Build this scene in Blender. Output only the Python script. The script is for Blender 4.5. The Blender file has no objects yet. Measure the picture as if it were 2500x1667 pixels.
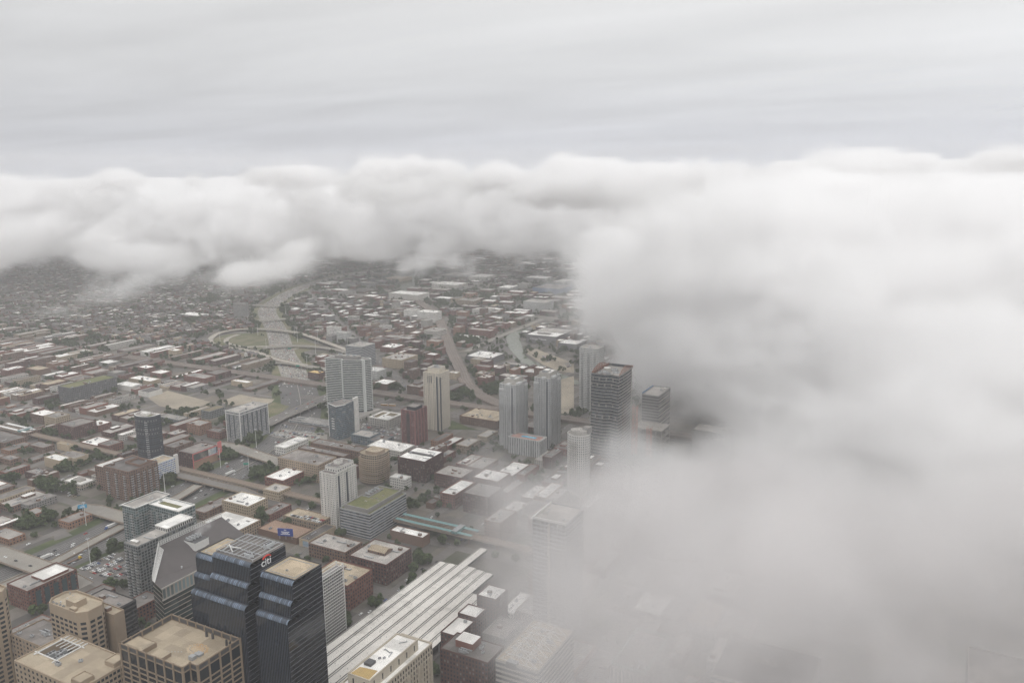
import bpy, math, random
from mathutils import Matrix, Vector
R_ = math.radians
rnd = random.Random(7)
scene = bpy.context.scene
col = scene.collection

# ------------------------------------------------------------------ camera
# world: +X east, +Y north, metres; the camera looks north-west from a skyscraper deck
EYE = 412.0
YAW, PIT, ROLL, FPX = 28.51, 11.70, 0.49, 2018.0
a_, p_, r_ = R_(YAW), R_(PIT), R_(ROLL)
FWD = Vector((-math.sin(a_) * math.cos(p_), math.cos(a_) * math.cos(p_), -math.sin(p_)))
_rt = Vector((math.cos(a_), math.sin(a_), 0))
_dn = FWD.cross(_rt)
RT = math.cos(r_) * _rt + math.sin(r_) * _dn
DN = -math.sin(r_) * _rt + math.cos(r_) * _dn
cam_d = bpy.data.cameras.new('camera')
cam = bpy.data.objects.new('camera', cam_d)
col.objects.link(cam)
M = Matrix.Identity(4)
for i in range(3):
    M[i][0], M[i][1], M[i][2] = RT[i], -DN[i], -FWD[i]
M[2][3] = EYE
cam.matrix_world = M
cam_d.sensor_width = 36.0
cam_d.lens = FPX / 2500 * 36.0
cam_d.clip_start, cam_d.clip_end = 1.0, 80000.0
scene.camera = cam

# ------------------------------------------------------------------ sky, sun, exposure
SUN_EL, SUN_AZ = 52.0, 150.0          # high hazy sun behind the overcast, from the south-east
w = bpy.data.worlds.new('World'); scene.world = w
w.use_nodes = True
nt = w.node_tree; nt.nodes.clear()
def N(t, tree=None, **kw):
    n = (tree or nt).nodes.new(t)
    for k, v in kw.items(): setattr(n, k, v)
    return n
def Lk(a, b, tree=None): (tree or nt).links.new(a, b)
out = N('ShaderNodeOutputWorld'); bg = N('ShaderNodeBackground')
sky = N('ShaderNodeTexSky', sky_type='NISHITA', sun_disc=False)
sky.sun_elevation = R_(SUN_EL); sky.sun_rotation = R_(SUN_AZ); sky.air_density = 1.0; sky.dust_density = 3.0
tc = N('ShaderNodeTexCoord'); sep = N('ShaderNodeSeparateXYZ'); Lk(tc.outputs['Generated'], sep.inputs[0])
# overcast deck: direction projected on a high flat layer, so the streaks flatten towards the horizon
zc = N('ShaderNodeMath', operation='MAXIMUM'); Lk(sep.outputs['Z'], zc.inputs[0]); zc.inputs[1].default_value = 0.0
za = N('ShaderNodeMath', operation='ADD'); Lk(zc.outputs[0], za.inputs[0]); za.inputs[1].default_value = 0.07
dv = N('ShaderNodeVectorMath', operation='DIVIDE'); Lk(tc.outputs['Generated'], dv.inputs[0])
cb = N('ShaderNodeCombineXYZ'); 
for i in range(3): Lk(za.outputs[0], cb.inputs[i])
Lk(cb.outputs[0], dv.inputs[1])
mp = N('ShaderNodeMapping'); mp.inputs['Rotation'].default_value = (0, 0, R_(-20)); mp.inputs['Scale'].default_value = (0.42, 0.95, 0.0)
Lk(dv.outputs[0], mp.inputs['Vector'])
nz = N('ShaderNodeTexNoise'); nz.inputs['Scale'].default_value = 0.75; nz.inputs['Detail'].default_value = 6; nz.inputs['Roughness'].default_value = 0.5; nz.inputs['Distortion'].default_value = 0.35
Lk(mp.outputs[0], nz.inputs['Vector'])
nr = N('ShaderNodeMapRange'); nr.inputs['From Min'].default_value = 0.3; nr.inputs['From Max'].default_value = 0.7
Lk(nz.outputs['Fac'], nr.inputs['Value'])
# overcast radiance by elevation (a CIE-like overcast: brighter overhead), with a slate gap low over the horizon
ramp = N('ShaderNodeValToRGB'); cr = ramp.color_ramp; cr.interpolation = 'B_SPLINE'
SK = [(0.0, (.158, .170, .197)), (0.022, (.182, .191, .213)), (0.055, (.220, .224, .236)), (0.11, (.252, .254, .258)), (0.22, (.280, .279, .279)), (0.45, (.335, .335, .333)), (1.0, (.42, .42, .418))]
cr.elements[0].position, cr.elements[0].color = SK[0][0], (*SK[0][1], 1)
cr.elements[1].position, cr.elements[1].color = SK[-1][0], (*SK[-1][1], 1)
for p, c in SK[1:-1]:
    e = cr.elements.new(p); e.color = (*c, 1)
Lk(sep.outputs['Z'], ramp.inputs[0])
gain = N('ShaderNodeMapRange'); gain.inputs['To Min'].default_value = 0.86; gain.inputs['To Max'].default_value = 1.08
Lk(nr.outputs[0], gain.inputs['Value'])
# the deck is a little thinner and brighter towards the right (north)
azd = N('ShaderNodeVectorMath', operation='DOT_PRODUCT'); Lk(tc.outputs['Generated'], azd.inputs[0]); azd.inputs[1].default_value = (math.cos(a_), math.sin(a_), 0)
azm = N('ShaderNodeMath', operation='MULTIPLY_ADD'); Lk(azd.outputs['Value'], azm.inputs[0]); azm.inputs[1].default_value = .20; Lk(gain.outputs[0], azm.inputs[2])
mul = N('ShaderNodeVectorMath', operation='SCALE'); Lk(ramp.outputs[0], mul.inputs[0]); Lk(azm.outputs[0], mul.inputs['Scale'])
SKY_GAIN = 40.0
mul2 = N('ShaderNodeVectorMath', operation='SCALE'); Lk(mul.outputs[0], mul2.inputs[0]); mul2.inputs['Scale'].default_value = SKY_GAIN
mix = N('ShaderNodeMix', data_type='RGBA'); mix.inputs['Factor'].default_value = 0.95
Lk(sky.outputs[0], mix.inputs['A']); Lk(mul2.outputs[0], mix.inputs['B'])
Lk(mix.outputs['Result'], bg.inputs[0]); bg.inputs[1].default_value = 0.1
Lk(bg.outputs[0], out.inputs[0])

sun_d = bpy.data.lights.new('sun', 'SUN'); sun_d.energy = 1.3; sun_d.angle = R_(20); sun_d.color = (1.0, 0.975, 0.95)
sun = bpy.data.objects.new('sun', sun_d); col.objects.link(sun)
az = R_(SUN_AZ); el = R_(SUN_EL)
sdir = Vector((math.sin(az) * math.cos(el), math.cos(az) * math.cos(el), math.sin(el)))
sun.rotation_euler = sdir.to_track_quat('Z', 'Y').to_euler()
vs = scene.view_settings
vs.view_transform = 'Standard'; vs.look = 'None'; vs.gamma = 1.0; vs.exposure = -0.40
scene.display_settings.display_device = 'sRGB'

cy = scene.cycles
cy.use_denoising = True
cy.use_adaptive_sampling = True; cy.adaptive_threshold = 0.04; cy.adaptive_min_samples = 16
cy.max_bounces = 18; cy.diffuse_bounces = 2; cy.glossy_bounces = 2; cy.transmission_bounces = 2; cy.transparent_max_bounces = 6
cy.volume_bounces = 14
cy.volume_step_rate = 1.0; cy.volume_max_steps = 512
cy.caustics_reflective = False; cy.caustics_refractive = False
try: cy.denoiser = 'OPENIMAGEDENOISE'
except Exception: pass
# ------------------------------------------------------------------ survey: photograph sheets (x0, y0, scale) -> points at a height
SHEET = {1: (0, 1250, 650 / 2352), 2: (400, 1250, 650 / 2352), 3: (800, 1250, 650 / 2352), 4: (1250, 1250, 650 / 2352), 5: (0, 950, 650 / 2352),
         6: (600, 950, 650 / 2352), 7: (1100, 850, 650 / 2352), 8: (0, 600, 780 / 2352), 9: (500, 620, 650 / 2352), 10: (900, 600, 650 / 2352),
         11: (0, 980, 400 / 2323), 12: (300, 950, 400 / 2323), 13: (650, 780, 400 / 2323), 14: (1000, 780, 400 / 2323), 15: (1650, 1450, 350 / 2352), 16: (1400, 900, 500 / 2352)}
def at(s, x, y, z=0.0):
    o = SHEET[s]; u = o[0] + x * o[2]; v = o[1] + y * o[2]
    d = FWD + RT * ((u - 1250) / FPX) + DN * ((v - 833.5) / FPX)
    t = (EYE - z) / -d.z
    return (d.x * t, d.y * t)
def seen(E, Nn, z=0.0):
    v = Vector((E, Nn, z - EYE)); q = v.dot(FWD)
    if q <= 1: return (-9999, -9999, q)
    return (1250 + FPX * v.dot(RT) / q, 833.5 + FPX * v.dot(DN) / q, q)
def dist(E, Nn, z=0.0): return math.sqrt(E * E + Nn * Nn + (EYE - z) ** 2)

# ------------------------------------------------------------------ materials
MATS = {}
def nodes_of(m):
    m.use_nodes = True
    t = m.node_tree; return t, t.nodes['Principled BSDF']
def math_n(t, op, a, b=None, c=None, clamp=False):
    n = t.nodes.new('ShaderNodeMath'); n.operation = op; n.use_clamp = clamp
    for i, v in enumerate((a, b, c)):
        if v is None: continue
        if isinstance(v, (int, float)): n.inputs[i].default_value = v
        else: t.links.new(v, n.inputs[i])
    return n.outputs[0]
def noise_n(t, vec, scale, detail=4, rough=.55):
    n = t.nodes.new('ShaderNodeTexNoise'); n.inputs['Scale'].default_value = scale; n.inputs['Detail'].default_value = detail; n.inputs['Roughness'].default_value = rough
    t.links.new(vec, n.inputs['Vector']); return n.outputs['Fac']
def mix_n(t, f, a, b):
    n = t.nodes.new('ShaderNodeMix'); n.data_type = 'RGBA'
    for nm, v in (('Factor', f), ('A', a), ('B', b)):
        if isinstance(v, (int, float)): n.inputs[nm].default_value = v
        elif isinstance(v, tuple): n.inputs[nm].default_value = (*v[:3], 1)
        else: t.links.new(v, n.inputs[nm])
    return n.outputs['Result']
def scale_n(t, c, f):
    n = t.nodes.new('ShaderNodeVectorMath'); n.operation = 'SCALE'
    if isinstance(c, tuple): n.inputs[0].default_value = c[:3]
    else: t.links.new(c, n.inputs[0])
    if isinstance(f, (int, float)): n.inputs['Scale'].default_value = f
    else: t.links.new(f, n.inputs['Scale'])
    return n.outputs[0]
def surf(name, c, rough=.85, var=.25, size=6.0, c2=None, vary=.0, metal=0.0, stain=None, patch=0.0):
    """plain weathered surface: two noise sizes, optional second colour in patches, optional change from copy to copy"""
    if name in MATS: return MATS[name]
    m = bpy.data.materials.new(name); t, b = nodes_of(m)
    g = t.nodes.new('ShaderNodeNewGeometry').outputs['Position']
    f1 = noise_n(t, g, 1 / size, 5, .6); f2 = noise_n(t, g, 1 / (size * 7), 3)
    cc = c
    if c2 is not None:
        k = math_n(t, 'MULTIPLY_ADD', f2, 5.0, -2.1, clamp=True); cc = mix_n(t, k, c, c2)
    s = math_n(t, 'MULTIPLY_ADD', f1, 2 * var, 1 - var)
    if vary:
        r = t.nodes.new('ShaderNodeObjectInfo').outputs['Random']
        s = math_n(t, 'MULTIPLY', s, math_n(t, 'MULTIPLY_ADD', r, 2 * vary, 1 - vary))
    if patch:   # sheets and repairs laid at different times
        mv = t.nodes.new('ShaderNodeVectorMath'); mv.operation = 'SCALE'; t.links.new(g, mv.inputs[0]); mv.inputs['Scale'].default_value = 1 / patch
        fl_ = t.nodes.new('ShaderNodeVectorMath'); fl_.operation = 'FLOOR'; t.links.new(mv.outputs[0], fl_.inputs[0])
        wn_ = t.nodes.new('ShaderNodeTexWhiteNoise'); t.links.new(fl_.outputs[0], wn_.inputs['Vector'])
        s = math_n(t, 'MULTIPLY', s, math_n(t, 'MULTIPLY_ADD', wn_.outputs['Value'], .34, .80))
    if stain:
        k = math_n(t, 'MULTIPLY_ADD', noise_n(t, g, 1 / (size * 2.3), 6, .7), 6.0, -3.3, clamp=True)
        cc = mix_n(t, math_n(t, 'MULTIPLY', k, .75), cc, stain)
    t.links.new(scale_n(t, cc, s), b.inputs['Base Color'])
    b.inputs['Roughness'].default_value = rough; b.inputs['Metallic'].default_value = metal
    MATS[name] = m; return m
def facade(name, wall, glass=(.035, .042, .05), wf=.55, hf=.55, blinds=.18, vary=.16, band=None, gr=.18, cy=.5, mull=None):
    """wall whose UV counts bays and storeys; openings of wf x hf of a bay; band = colour of the spandrels above and below the openings"""
    if name in MATS: return MATS[name]
    m = bpy.data.materials.new(name); t, b = nodes_of(m)
    uv = t.nodes.new('ShaderNodeUVMap'); s = t.nodes.new('ShaderNodeSeparateXYZ'); t.links.new(uv.outputs[0], s.inputs[0])
    u, v = s.outputs[0], s.outputs[1]
    fu, fv = math_n(t, 'FRACT', u), math_n(t, 'FRACT', v)
    inx = math_n(t, 'LESS_THAN', math_n(t, 'ABSOLUTE', math_n(t, 'SUBTRACT', fu, .5)), wf / 2 if wf < 1 else 2)
    iny = math_n(t, 'LESS_THAN', math_n(t, 'ABSOLUTE', math_n(t, 'SUBTRACT', fv, cy)), hf / 2 if hf < 1 else 2)
    win = math_n(t, 'MULTIPLY', inx, iny)
    if mull:   # thin bars splitting each opening
        mm = math_n(t, 'LESS_THAN', math_n(t, 'ABSOLUTE', math_n(t, 'SUBTRACT', math_n(t, 'FRACT', math_n(t, 'MULTIPLY', u, mull)), .5)), .40)
        win = math_n(t, 'MULTIPLY', win, mm)
    cid = t.nodes.new('ShaderNodeCombineXYZ')
    k = mull or 1
    t.links.new(math_n(t, 'FLOOR', math_n(t, 'MULTIPLY', u, k)), cid.inputs[0]); t.links.new(math_n(t, 'FLOOR', v), cid.inputs[1])
    r = t.nodes.new('ShaderNodeObjectInfo').outputs['Random']; t.links.new(math_n(t, 'MULTIPLY', r, 91.0), cid.inputs[2])
    wn = t.nodes.new('ShaderNodeTexWhiteNoise'); t.links.new(cid.outputs[0], wn.inputs['Vector'])
    wv = wn.outputs['Value']
    bl = math_n(t, 'LESS_THAN', wv, blinds)
    gv = scale_n(t, glass, math_n(t, 'MULTIPLY_ADD', wv, 1.1, .45))
    gl = mix_n(t, math_n(t, 'MULTIPLY', bl, .6), gv, (.30, .29, .27))
    g = t.nodes.new('ShaderNodeNewGeometry').outputs['Position']
    st = t.nodes.new('ShaderNodeVectorMath'); st.operation = 'MULTIPLY'; t.links.new(g, st.inputs[0]); st.inputs[1].default_value = (1, 1, .25)
    n1 = noise_n(t, st.outputs[0], .22, 5, .6)
    sc = math_n(t, 'MULTIPLY', math_n(t, 'MULTIPLY_ADD', n1, .44, .78), math_n(t, 'MULTIPLY_ADD', r, 2 * vary, 1 - vary))
    wc = wall
    if band is not None: wc = mix_n(t, inx, wall, band)
    wc = scale_n(t, wc, sc)
    t.links.new(mix_n(t, win, wc, gl), b.inputs['Base Color'])
    t.links.new(math_n(t, 'MULTIPLY_ADD', win, gr - .85, .85), b.inputs['Roughness'])
    MATS[name] = m; return m

BRICK = (.178, .078, .058); DKBRICK = (.106, .052, .043); BROWN = (.168, .104, .076); TAN = (.29, .225, .165); BUFF = (.38, .31, .225); WHITE = (.62, .605, .575); GREY = (.25, .24, .232); PALE = (.43, .41, .38)
for nm, c, wf, hf in [('brick', BRICK, .45, .5), ('dark_brick', DKBRICK, .5, .55), ('brown_brick', BROWN, .5, .5), ('tan_masonry', TAN, .45, .5), ('buff_masonry', BUFF, .4, .45), ('white_wall', WHITE, .5, .5),
                      ('grey_wall', GREY, .5, .45), ('pale_wall', PALE, .5, .5), ('orange_brick', (.29, .16, .105), .45, .5)]:
    facade(nm, c, wf=wf, hf=hf)
for nm, c in [('blank_brick', BRICK), ('blank_brown', BROWN), ('blank_tan', TAN), ('blank_buff', BUFF), ('blank_grey', GREY), ('blank_pale', PALE), ('blank_white', WHITE)]:
    surf(nm, c, vary=.15, var=.18, size=9, stain=tuple(.55 * k for k in c))
surf('roof_grey', patch=7.3, c=(.225, .203, .188), var=.3, size=5, c2=(.15, .137, .128), vary=.22, stain=(.14, .13, .125))
surf('roof_pale', patch=9.1, c=(.37, .345, .32), var=.24, size=6, c2=(.275, .255, .235), vary=.15, stain=(.22, .21, .2))
surf('roof_white', patch=11.7, c=(.80, .785, .755), var=.14, size=8, c2=(.64, .62, .59), vary=.08, stain=(.46, .45, .43))
surf('roof_dark', patch=8.3, c=(.075, .068, .066), var=.35, size=6, c2=(.125, .113, .107), vary=.25)
surf('roof_tan', patch=8.7, c=(.39, .325, .24), var=.18, size=7, c2=(.33, .27, .195), stain=(.24, .2, .15))
surf('roof_green', (.12, .13, .052), var=.4, size=5, c2=(.16, .155, .075), rough=1)
surf('steel_white', (.66, .655, .635), var=.08, rough=.5)
surf('steel_grey', (.36, .37, .38), var=.2, rough=.5, vary=.25)
surf('steel_dark', (.07, .07, .072), var=.3, rough=.5)
surf('concrete', (.33, .305, .275), var=.16, size=7, stain=(.25, .235, .21))
surf('bridge_concrete', (.29, .235, .19), var=.18, size=7, stain=(.2, .17, .14))
surf('rust', (.22, .115, .07), var=.35)
surf('glass_dark', (.028, .034, .042), rough=.12, var=.3, size=4, vary=.3)
surf('pool_water', (.16, .48, .66), rough=.1, var=.1)

# ------------------------------------------------------------------ mesh building
class MB:
    def __init__(s): s.v = []; s.f = []; s.m = []; s.u = []
    def quad(s, a, b, c, d, m=0, uv=None):
        i = len(s.v); s.v += [a, b, c, d]; s.f.append((i, i + 1, i + 2, i + 3)); s.m.append(m)
        s.u += list(uv) if uv else [(.01, .01)] * 4
    def face(s, pts, m=0, uv=None):
        i = len(s.v); s.v += list(pts); s.f.append(tuple(range(i, i + len(pts)))); s.m.append(m)
        s.u += list(uv) if uv else [(.01, .01)] * len(pts)
    def box(s, x0, x1, y0, y1, z0, z1, m=0, mt=None, bottom=False):
        mt = m if mt is None else mt
        s.quad((x0, y0, z0), (x1, y0, z0), (x1, y0, z1), (x0, y0, z1), m)
        s.quad((x1, y0, z0), (x1, y1, z0), (x1, y1, z1), (x1, y0, z1), m)
        s.quad((x1, y1, z0), (x0, y1, z0), (x0, y1, z1), (x1, y1, z1), m)
        s.quad((x0, y1, z0), (x0, y0, z0), (x0, y0, z1), (x0, y1, z1), m)
        s.quad((x0, y0, z1), (x1, y0, z1), (x1, y1, z1), (x0, y1, z1), mt)
        if bottom: s.quad((x0, y1, z0), (x1, y1, z0), (x1, y0, z0), (x0, y0, z0), m)
    def walls(s, poly, z0, z1, bay, fl, m=0, band=0.0, blank=None, v0=0):
        """upright walls of a closed plan (anticlockwise), UV in bays and storeys; the top `band` metres are plain"""
        n = len(poly); zt = z1 - band; fls = max(1, round((zt - z0) / fl))
        for i in range(n):
            a, b = poly[i], poly[(i + 1) % n]
            L = math.hypot(b[0] - a[0], b[1] - a[1]); nb = max(1, round(L / bay))
            uv = [(0, v0), (nb, v0), (nb, v0 + fls), (0, v0 + fls)]
            if L < bay * .55 or (blank and i in blank): uv = None
            s.quad((a[0], a[1], z0), (b[0], b[1], z0), (b[0], b[1], zt), (a[0], a[1], zt), m, uv)
            if band > 0: s.quad((a[0], a[1], zt), (b[0], b[1], zt), (b[0], b[1], z1), (a[0], a[1], z1), m)
    def ring(s, poly, t, z0, z1, m=0):
        """coping and inner face of a parapet: poly anticlockwise, t thick, z0 = roof level"""
        q = inset(poly, t); n = len(poly)
        for i in range(n):
            j = (i + 1) % n
            s.quad((*poly[i], z1), (*poly[j], z1), (*q[j], z1), (*q[i], z1), m)
            s.quad((*q[j], z0), (*q[i], z0), (*q[i], z1), (*q[j], z1), m)
    def bar(s, p, q, r, m=0):
        p, q = Vector(p), Vector(q); d = (q - p).normalized()
        a = d.cross(Vector((0, 0, 1)) if abs(d.z) < .9 else Vector((1, 0, 0))).normalized() * r; b = d.cross(a).normalized() * r
        c = [a + b, a - b, -a - b, -a + b]
        for i in range(4):
            j = (i + 1) % 4
            s.quad(tuple(p + c[j]), tuple(p + c[i]), tuple(q + c[i]), tuple(q + c[j]), m)
        s.quad(*[tuple(q + k) for k in c], m); s.quad(*[tuple(p + k) for k in reversed(c)], m)
    def cyl(s, x, y, r, z0, z1, n=12, m=0, mt=None, r1=None):
        r1 = r if r1 is None else r1; mt = m if mt is None else mt
        A = [(math.cos(2 * math.pi * i / n), math.sin(2 * math.pi * i / n)) for i in range(n)]
        for i in range(n):
            a, b = A[i], A[(i + 1) % n]
            s.quad((x + a[0] * r, y + a[1] * r, z0), (x + b[0] * r, y + b[1] * r, z0), (x + b[0] * r1, y + b[1] * r1, z1), (x + a[0] * r1, y + a[1] * r1, z1), m)
        s.face([(x + a[0] * r1, y + a[1] * r1, z1) for a in A], mt)
    def mesh(s, name, mats):
        me = bpy.data.meshes.new(name); me.from_pydata(s.v, [], s.f)
        for k in mats: me.materials.append(k)
        if len(mats) > 1: me.polygons.foreach_set('material_index', s.m)
        ul = me.uv_layers.new(name='UVMap'); ul.data.foreach_set('uv', [c for p in s.u for c in p])
        me.update(); return me
    def build(s, name, mats, parent=None, loc=(0, 0, 0)):
        return put(s.mesh(name, mats), name, parent, loc)
def inset(poly, t):
    n = len(poly); out_ = []
    for i in range(n):
        a, b, c = Vector(poly[i - 1]), Vector(poly[i]), Vector(poly[(i + 1) % n])
        d1 = (b - a).normalized(); d2 = (c - b).normalized()
        n1 = Vector((-d1.y, d1.x)); n2 = Vector((-d2.y, d2.x))
        k = 1 + n1.dot(n2)
        out_.append(tuple(b + (n1 + n2) * (t / max(k, .2))))
    return out_
def put(me, name, parent=None, loc=(0, 0, 0), rz=0.0):
    o = bpy.data.objects.new(name, me); col.objects.link(o)
    o.location = loc; o.rotation_euler = (0, 0, rz)
    if parent is not None: o.parent = parent
    return o
def tag(o, label, cat, group=None):
    o['label'] = label; o['category'] = cat
    if group: o['group'] = group
    return o
def empty(name, label, cat, loc, group=None, rz=0.0):
    o = bpy.data.objects.new(name, None); col.objects.link(o); o.empty_display_size = 2
    o.location = loc; o.rotation_euler = (0, 0, rz); return tag(o, label, cat, group)
def struct(o): o['kind'] = 'structure'; return o
def rect(x0, x1, y0, y1): return [(x0, y0), (x1, y0), (x1, y1), (x0, y1)]
TAKEN = []                                # footprints already built on: (E0, E1, N0, N1)
MARKS = []                                # landmarks for wording: (E, N, phrase)

# rooftop furniture: made once, copied
def _mk(fn, name, mats):
    b = MB(); fn(b); return b.mesh(name, mats)
def _hvac(b):
    b.box(-1.6, 1.6, -1.0, 1.0, .35, 1.9, 0); b.box(-1.4, 1.4, -.8, .8, 0, .35, 1); b.cyl(-.75, 0, .6, 1.9, 2.15, 10, 1); b.cyl(.75, 0, .6, 1.9, 2.15, 10, 1)
def _big(b):
    b.box(-3, 3, -1.6, 1.6, .4, 3.0, 0); b.box(-2.6, 2.6, -1.3, 1.3, 0, .4, 1)
    for x in (-2, 0, 2): b.cyl(x, 0, .8, 3.0, 3.4, 10, 1)
    b.box(3, 5.2, -.5, .5, .6, 1.6, 0)
def _duct(b): b.box(-5, 5, -.45, .45, .5, 1.3, 0); b.box(-5, -4.1, -.45, .45, 0, .5, 0); b.box(4.1, 5, -.45, 2.4, .5, 1.3, 0)
def _sky(b):
    b.box(-2.4, 2.4, -1.3, 1.3, 0, .4, 0)
    b.face([(-2.4, -1.3, .4), (2.4, -1.3, .4), (2.0, 0, 1.2), (-2.0, 0, 1.2)], 1); b.face([(2.4, 1.3, .4), (-2.4, 1.3, .4), (-2.0, 0, 1.2), (2.0, 0, 1.2)], 1)
    b.face([(-2.4, 1.3, .4), (-2.4, -1.3, .4), (-2.0, 0, 1.2)], 1); b.face([(2.4, -1.3, .4), (2.4, 1.3, .4), (2.0, 0, 1.2)], 1)
def _bulk(b): b.box(-2, 2, -1.6, 1.6, 0, 2.8, 0, 1); b.box(-2.15, 2.15, -1.75, 1.75, 2.8, 2.95, 1, bottom=True)
def _vent(b): b.cyl(0, 0, .35, 0, 1.1, 8, 0); b.cyl(0, 0, .6, 1.1, 1.4, 8, 0, r1=.25)
def _tank(b):
    for x in (-1, 1):
        for y in (-1, 1): b.bar((x, y, 0), (x, y, 3.2), .14, 1)
    b.cyl(0, 0, 1.7, 3.2, 6.4, 14, 0); b.cyl(0, 0, 1.8, 6.4, 7.5, 14, 1, r1=.1)
UNIT = {'hvac': ('air_handler', _mk(_hvac, 'air_handler', [MATS['steel_grey'], MATS['steel_dark']])), 'big': ('chiller', _mk(_big, 'chiller', [MATS['steel_grey'], MATS['steel_dark']])),
        'duct': ('duct', _mk(_duct, 'duct', [MATS['steel_grey']])), 'sky': ('skylight', _mk(_sky, 'skylight', [MATS['steel_grey'], MATS['roof_pale']])),
        'bulk': ('stair_bulkhead', _mk(_bulk, 'stair_bulkhead', [MATS['blank_brown'], MATS['roof_pale']])), 'vent': ('vent', _mk(_vent, 'vent', [MATS['steel_grey']])),
        'tank': ('water_tank', _mk(_tank, 'water_tank', [MATS['blank_brown'], MATS['steel_dark']])), 'bulkw': ('stair_bulkhead', _mk(_bulk, 'stair_bulkhead', [MATS['blank_pale'], MATS['roof_white']]))}
def unit(kind, root, x, y, z, rz=0.0, s=1.0):
    nm, me = UNIT[kind]; o = put(me, nm, root, (x, y, z), rz); o.scale = (s, s, s); return o
def roofscape(root, w_, d_, z, n, rs, kinds=('hvac', 'hvac', 'vent', 'sky', 'duct', 'bulk')):
    for i in range(n):
        k = rs.choice(kinds); s = rs.uniform(.75, 1.15)
        m = 3.2 if k != 'duct' else 5.6
        if w_ < 2 * m or d_ < 2 * m: k, m, s = 'vent', 1.5, 1.2
        unit(k, root, rs.uniform(-w_ / 2 + m, w_ / 2 - m), rs.uniform(-d_ / 2 + m, d_ / 2 - m), z, rs.choice((0, math.pi / 2)), s)

def block(name, label, cat, E0, E1, N0, N1, H, wm='brick', rm='roof_grey', bay=4.5, fl=3.7, par=1.0, units=3, kinds=None, group=None, pent=None, z0=0.0, mark=None, band=None, coping=None, seed=None, blank=None):
    """flat-roofed building: Empty > wall, roof, (penthouse), rooftop plant"""
    rs = random.Random(seed if seed is not None else int(abs(E0 * 31 + N0 * 17 + H)))
    cx, cy_ = (E0 + E1) / 2, (N0 + N1) / 2; w_, d_ = E1 - E0, N1 - N0
    root = empty(name, label, cat, (cx, cy_, z0), group)
    P = rect(-w_ / 2, w_ / 2, -d_ / 2, d_ / 2)
    b = MB(); b.walls(P, 0, H + par, bay, fl, 0, band=(band or 0) + par, blank=blank); b.ring(P, .45, H, H + par, 0)
    b.build('wall', [MATS[wm]], root)
    if coping:
        b = MB(); q = inset(P, -.25)
        b.ring(q, .85, H + par + .02, H + par + .3, 0)
        for i in range(4):
            j = (i + 1) % 4; b.quad((*q[i], H + par - .35), (*q[j], H + par - .35), (*q[j], H + par + .3), (*q[i], H + par + .3), 0)
        b.build('coping', [MATS[coping]], root)
    b = MB(); Q = inset(P, .45); b.face([(x, y, H) for x, y in Q], 0); b.build('roof', [MATS[rm]], root)
    if pent:
        px0, px1, py0, py1, ph, pm, prm = pent
        b = MB(); pp = rect(px0 * w_ / 2, px1 * w_ / 2, py0 * d_ / 2, py1 * d_ / 2); b.walls(pp, H + .004, H + ph, 5, 4, 0, band=ph * .99)
        b.face([(x, y, H + ph) for x, y in pp], 1); b.build('penthouse', [MATS[pm], MATS[prm]], root)
    roofscape(root, w_, d_, H, units, rs, kinds or ('hvac', 'hvac', 'vent', 'sky', 'duct', 'bulk'))
    TAKEN.append((E0, E1, N0, N1))
    if mark: MARKS.append((cx, cy_, mark))
    return root
def prism(name, label, cat, poly, H, wm, rm, bay=4, fl=3.7, par=1.0, band=0.0, group=None, mark=None, z0=0.0, units=0, kinds=None):
    cx = sum(p[0] for p in poly) / len(poly); cy_ = sum(p[1] for p in poly) / len(poly)
    root = empty(name, label, cat, (cx, cy_, z0), group)
    P = [(x - cx, y - cy_) for x, y in poly]
    b = MB(); b.walls(P, 0, H + par, bay, fl, 0, band=band + par); b.ring(P, .45, H, H + par, 0); b.build('wall', [MATS[wm]], root)
    b = MB(); b.face([(x, y, H) for x, y in inset(P, .45)], 0); b.build('roof', [MATS[rm]], root)
    xs = [p[0] for p in poly]; ys = [p[1] for p in poly]
    TAKEN.append((min(xs), max(xs), min(ys), max(ys)))
    if units: roofscape(root, .7 * (max(xs) - min(xs)), .7 * (max(ys) - min(ys)), H, units, random.Random(int(abs(cx))), kinds or ('hvac', 'vent', 'big'))
    if mark: MARKS.append((cx, cy_, mark))
    return root
def repeat_part(root, name, me, spots, cap=100):
    """copies of one part; past the cap (nearest kept) the rest become one part"""
    L = root.location
    spots = sorted(spots, key=lambda s: dist(L.x + s[0], L.y + s[1], L.z + s[2]))
    for s in spots[:cap]: put(me, name, root, s[:3], s[3])
    if len(spots) > cap:
        b = MB(); src = [tuple(v.co) for v in me.vertices]
        for s in spots[cap:]:
            c, d = math.cos(s[3]), math.sin(s[3])
            for f in me.polygons:
                b.face([(s[0] + src[i][0] * c - src[i][1] * d, s[1] + src[i][0] * d + src[i][1] * c, s[2] + src[i][2]) for i in f.vertices], f.material_index)
        o = b.build(name, list(me.materials), root); o['kind'] = 'stuff'
def window_mesh(w_, h_, glass='glass_dark', frame='steel_dark', t=.12, name='window'):
    """a window for a wall facing -Y: frame with a recessed pane"""
    b = MB(); y = -.10
    b.quad((-w_ / 2 + t, -.03, t), (w_ / 2 - t, -.03, t), (w_ / 2 - t, -.03, h_ - t), (-w_ / 2 + t, -.03, h_ - t), 1)
    for x0, x1, z0, z1 in ((-w_ / 2, w_ / 2, 0, t), (-w_ / 2, w_ / 2, h_ - t, h_), (-w_ / 2, -w_ / 2 + t, t, h_ - t), (w_ / 2 - t, w_ / 2, t, h_ - t)):
        b.box(x0, x1, y, 0, z0, z1, 0, bottom=True)
    return b.mesh(name, [MATS[frame], MATS[glass]])
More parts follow.
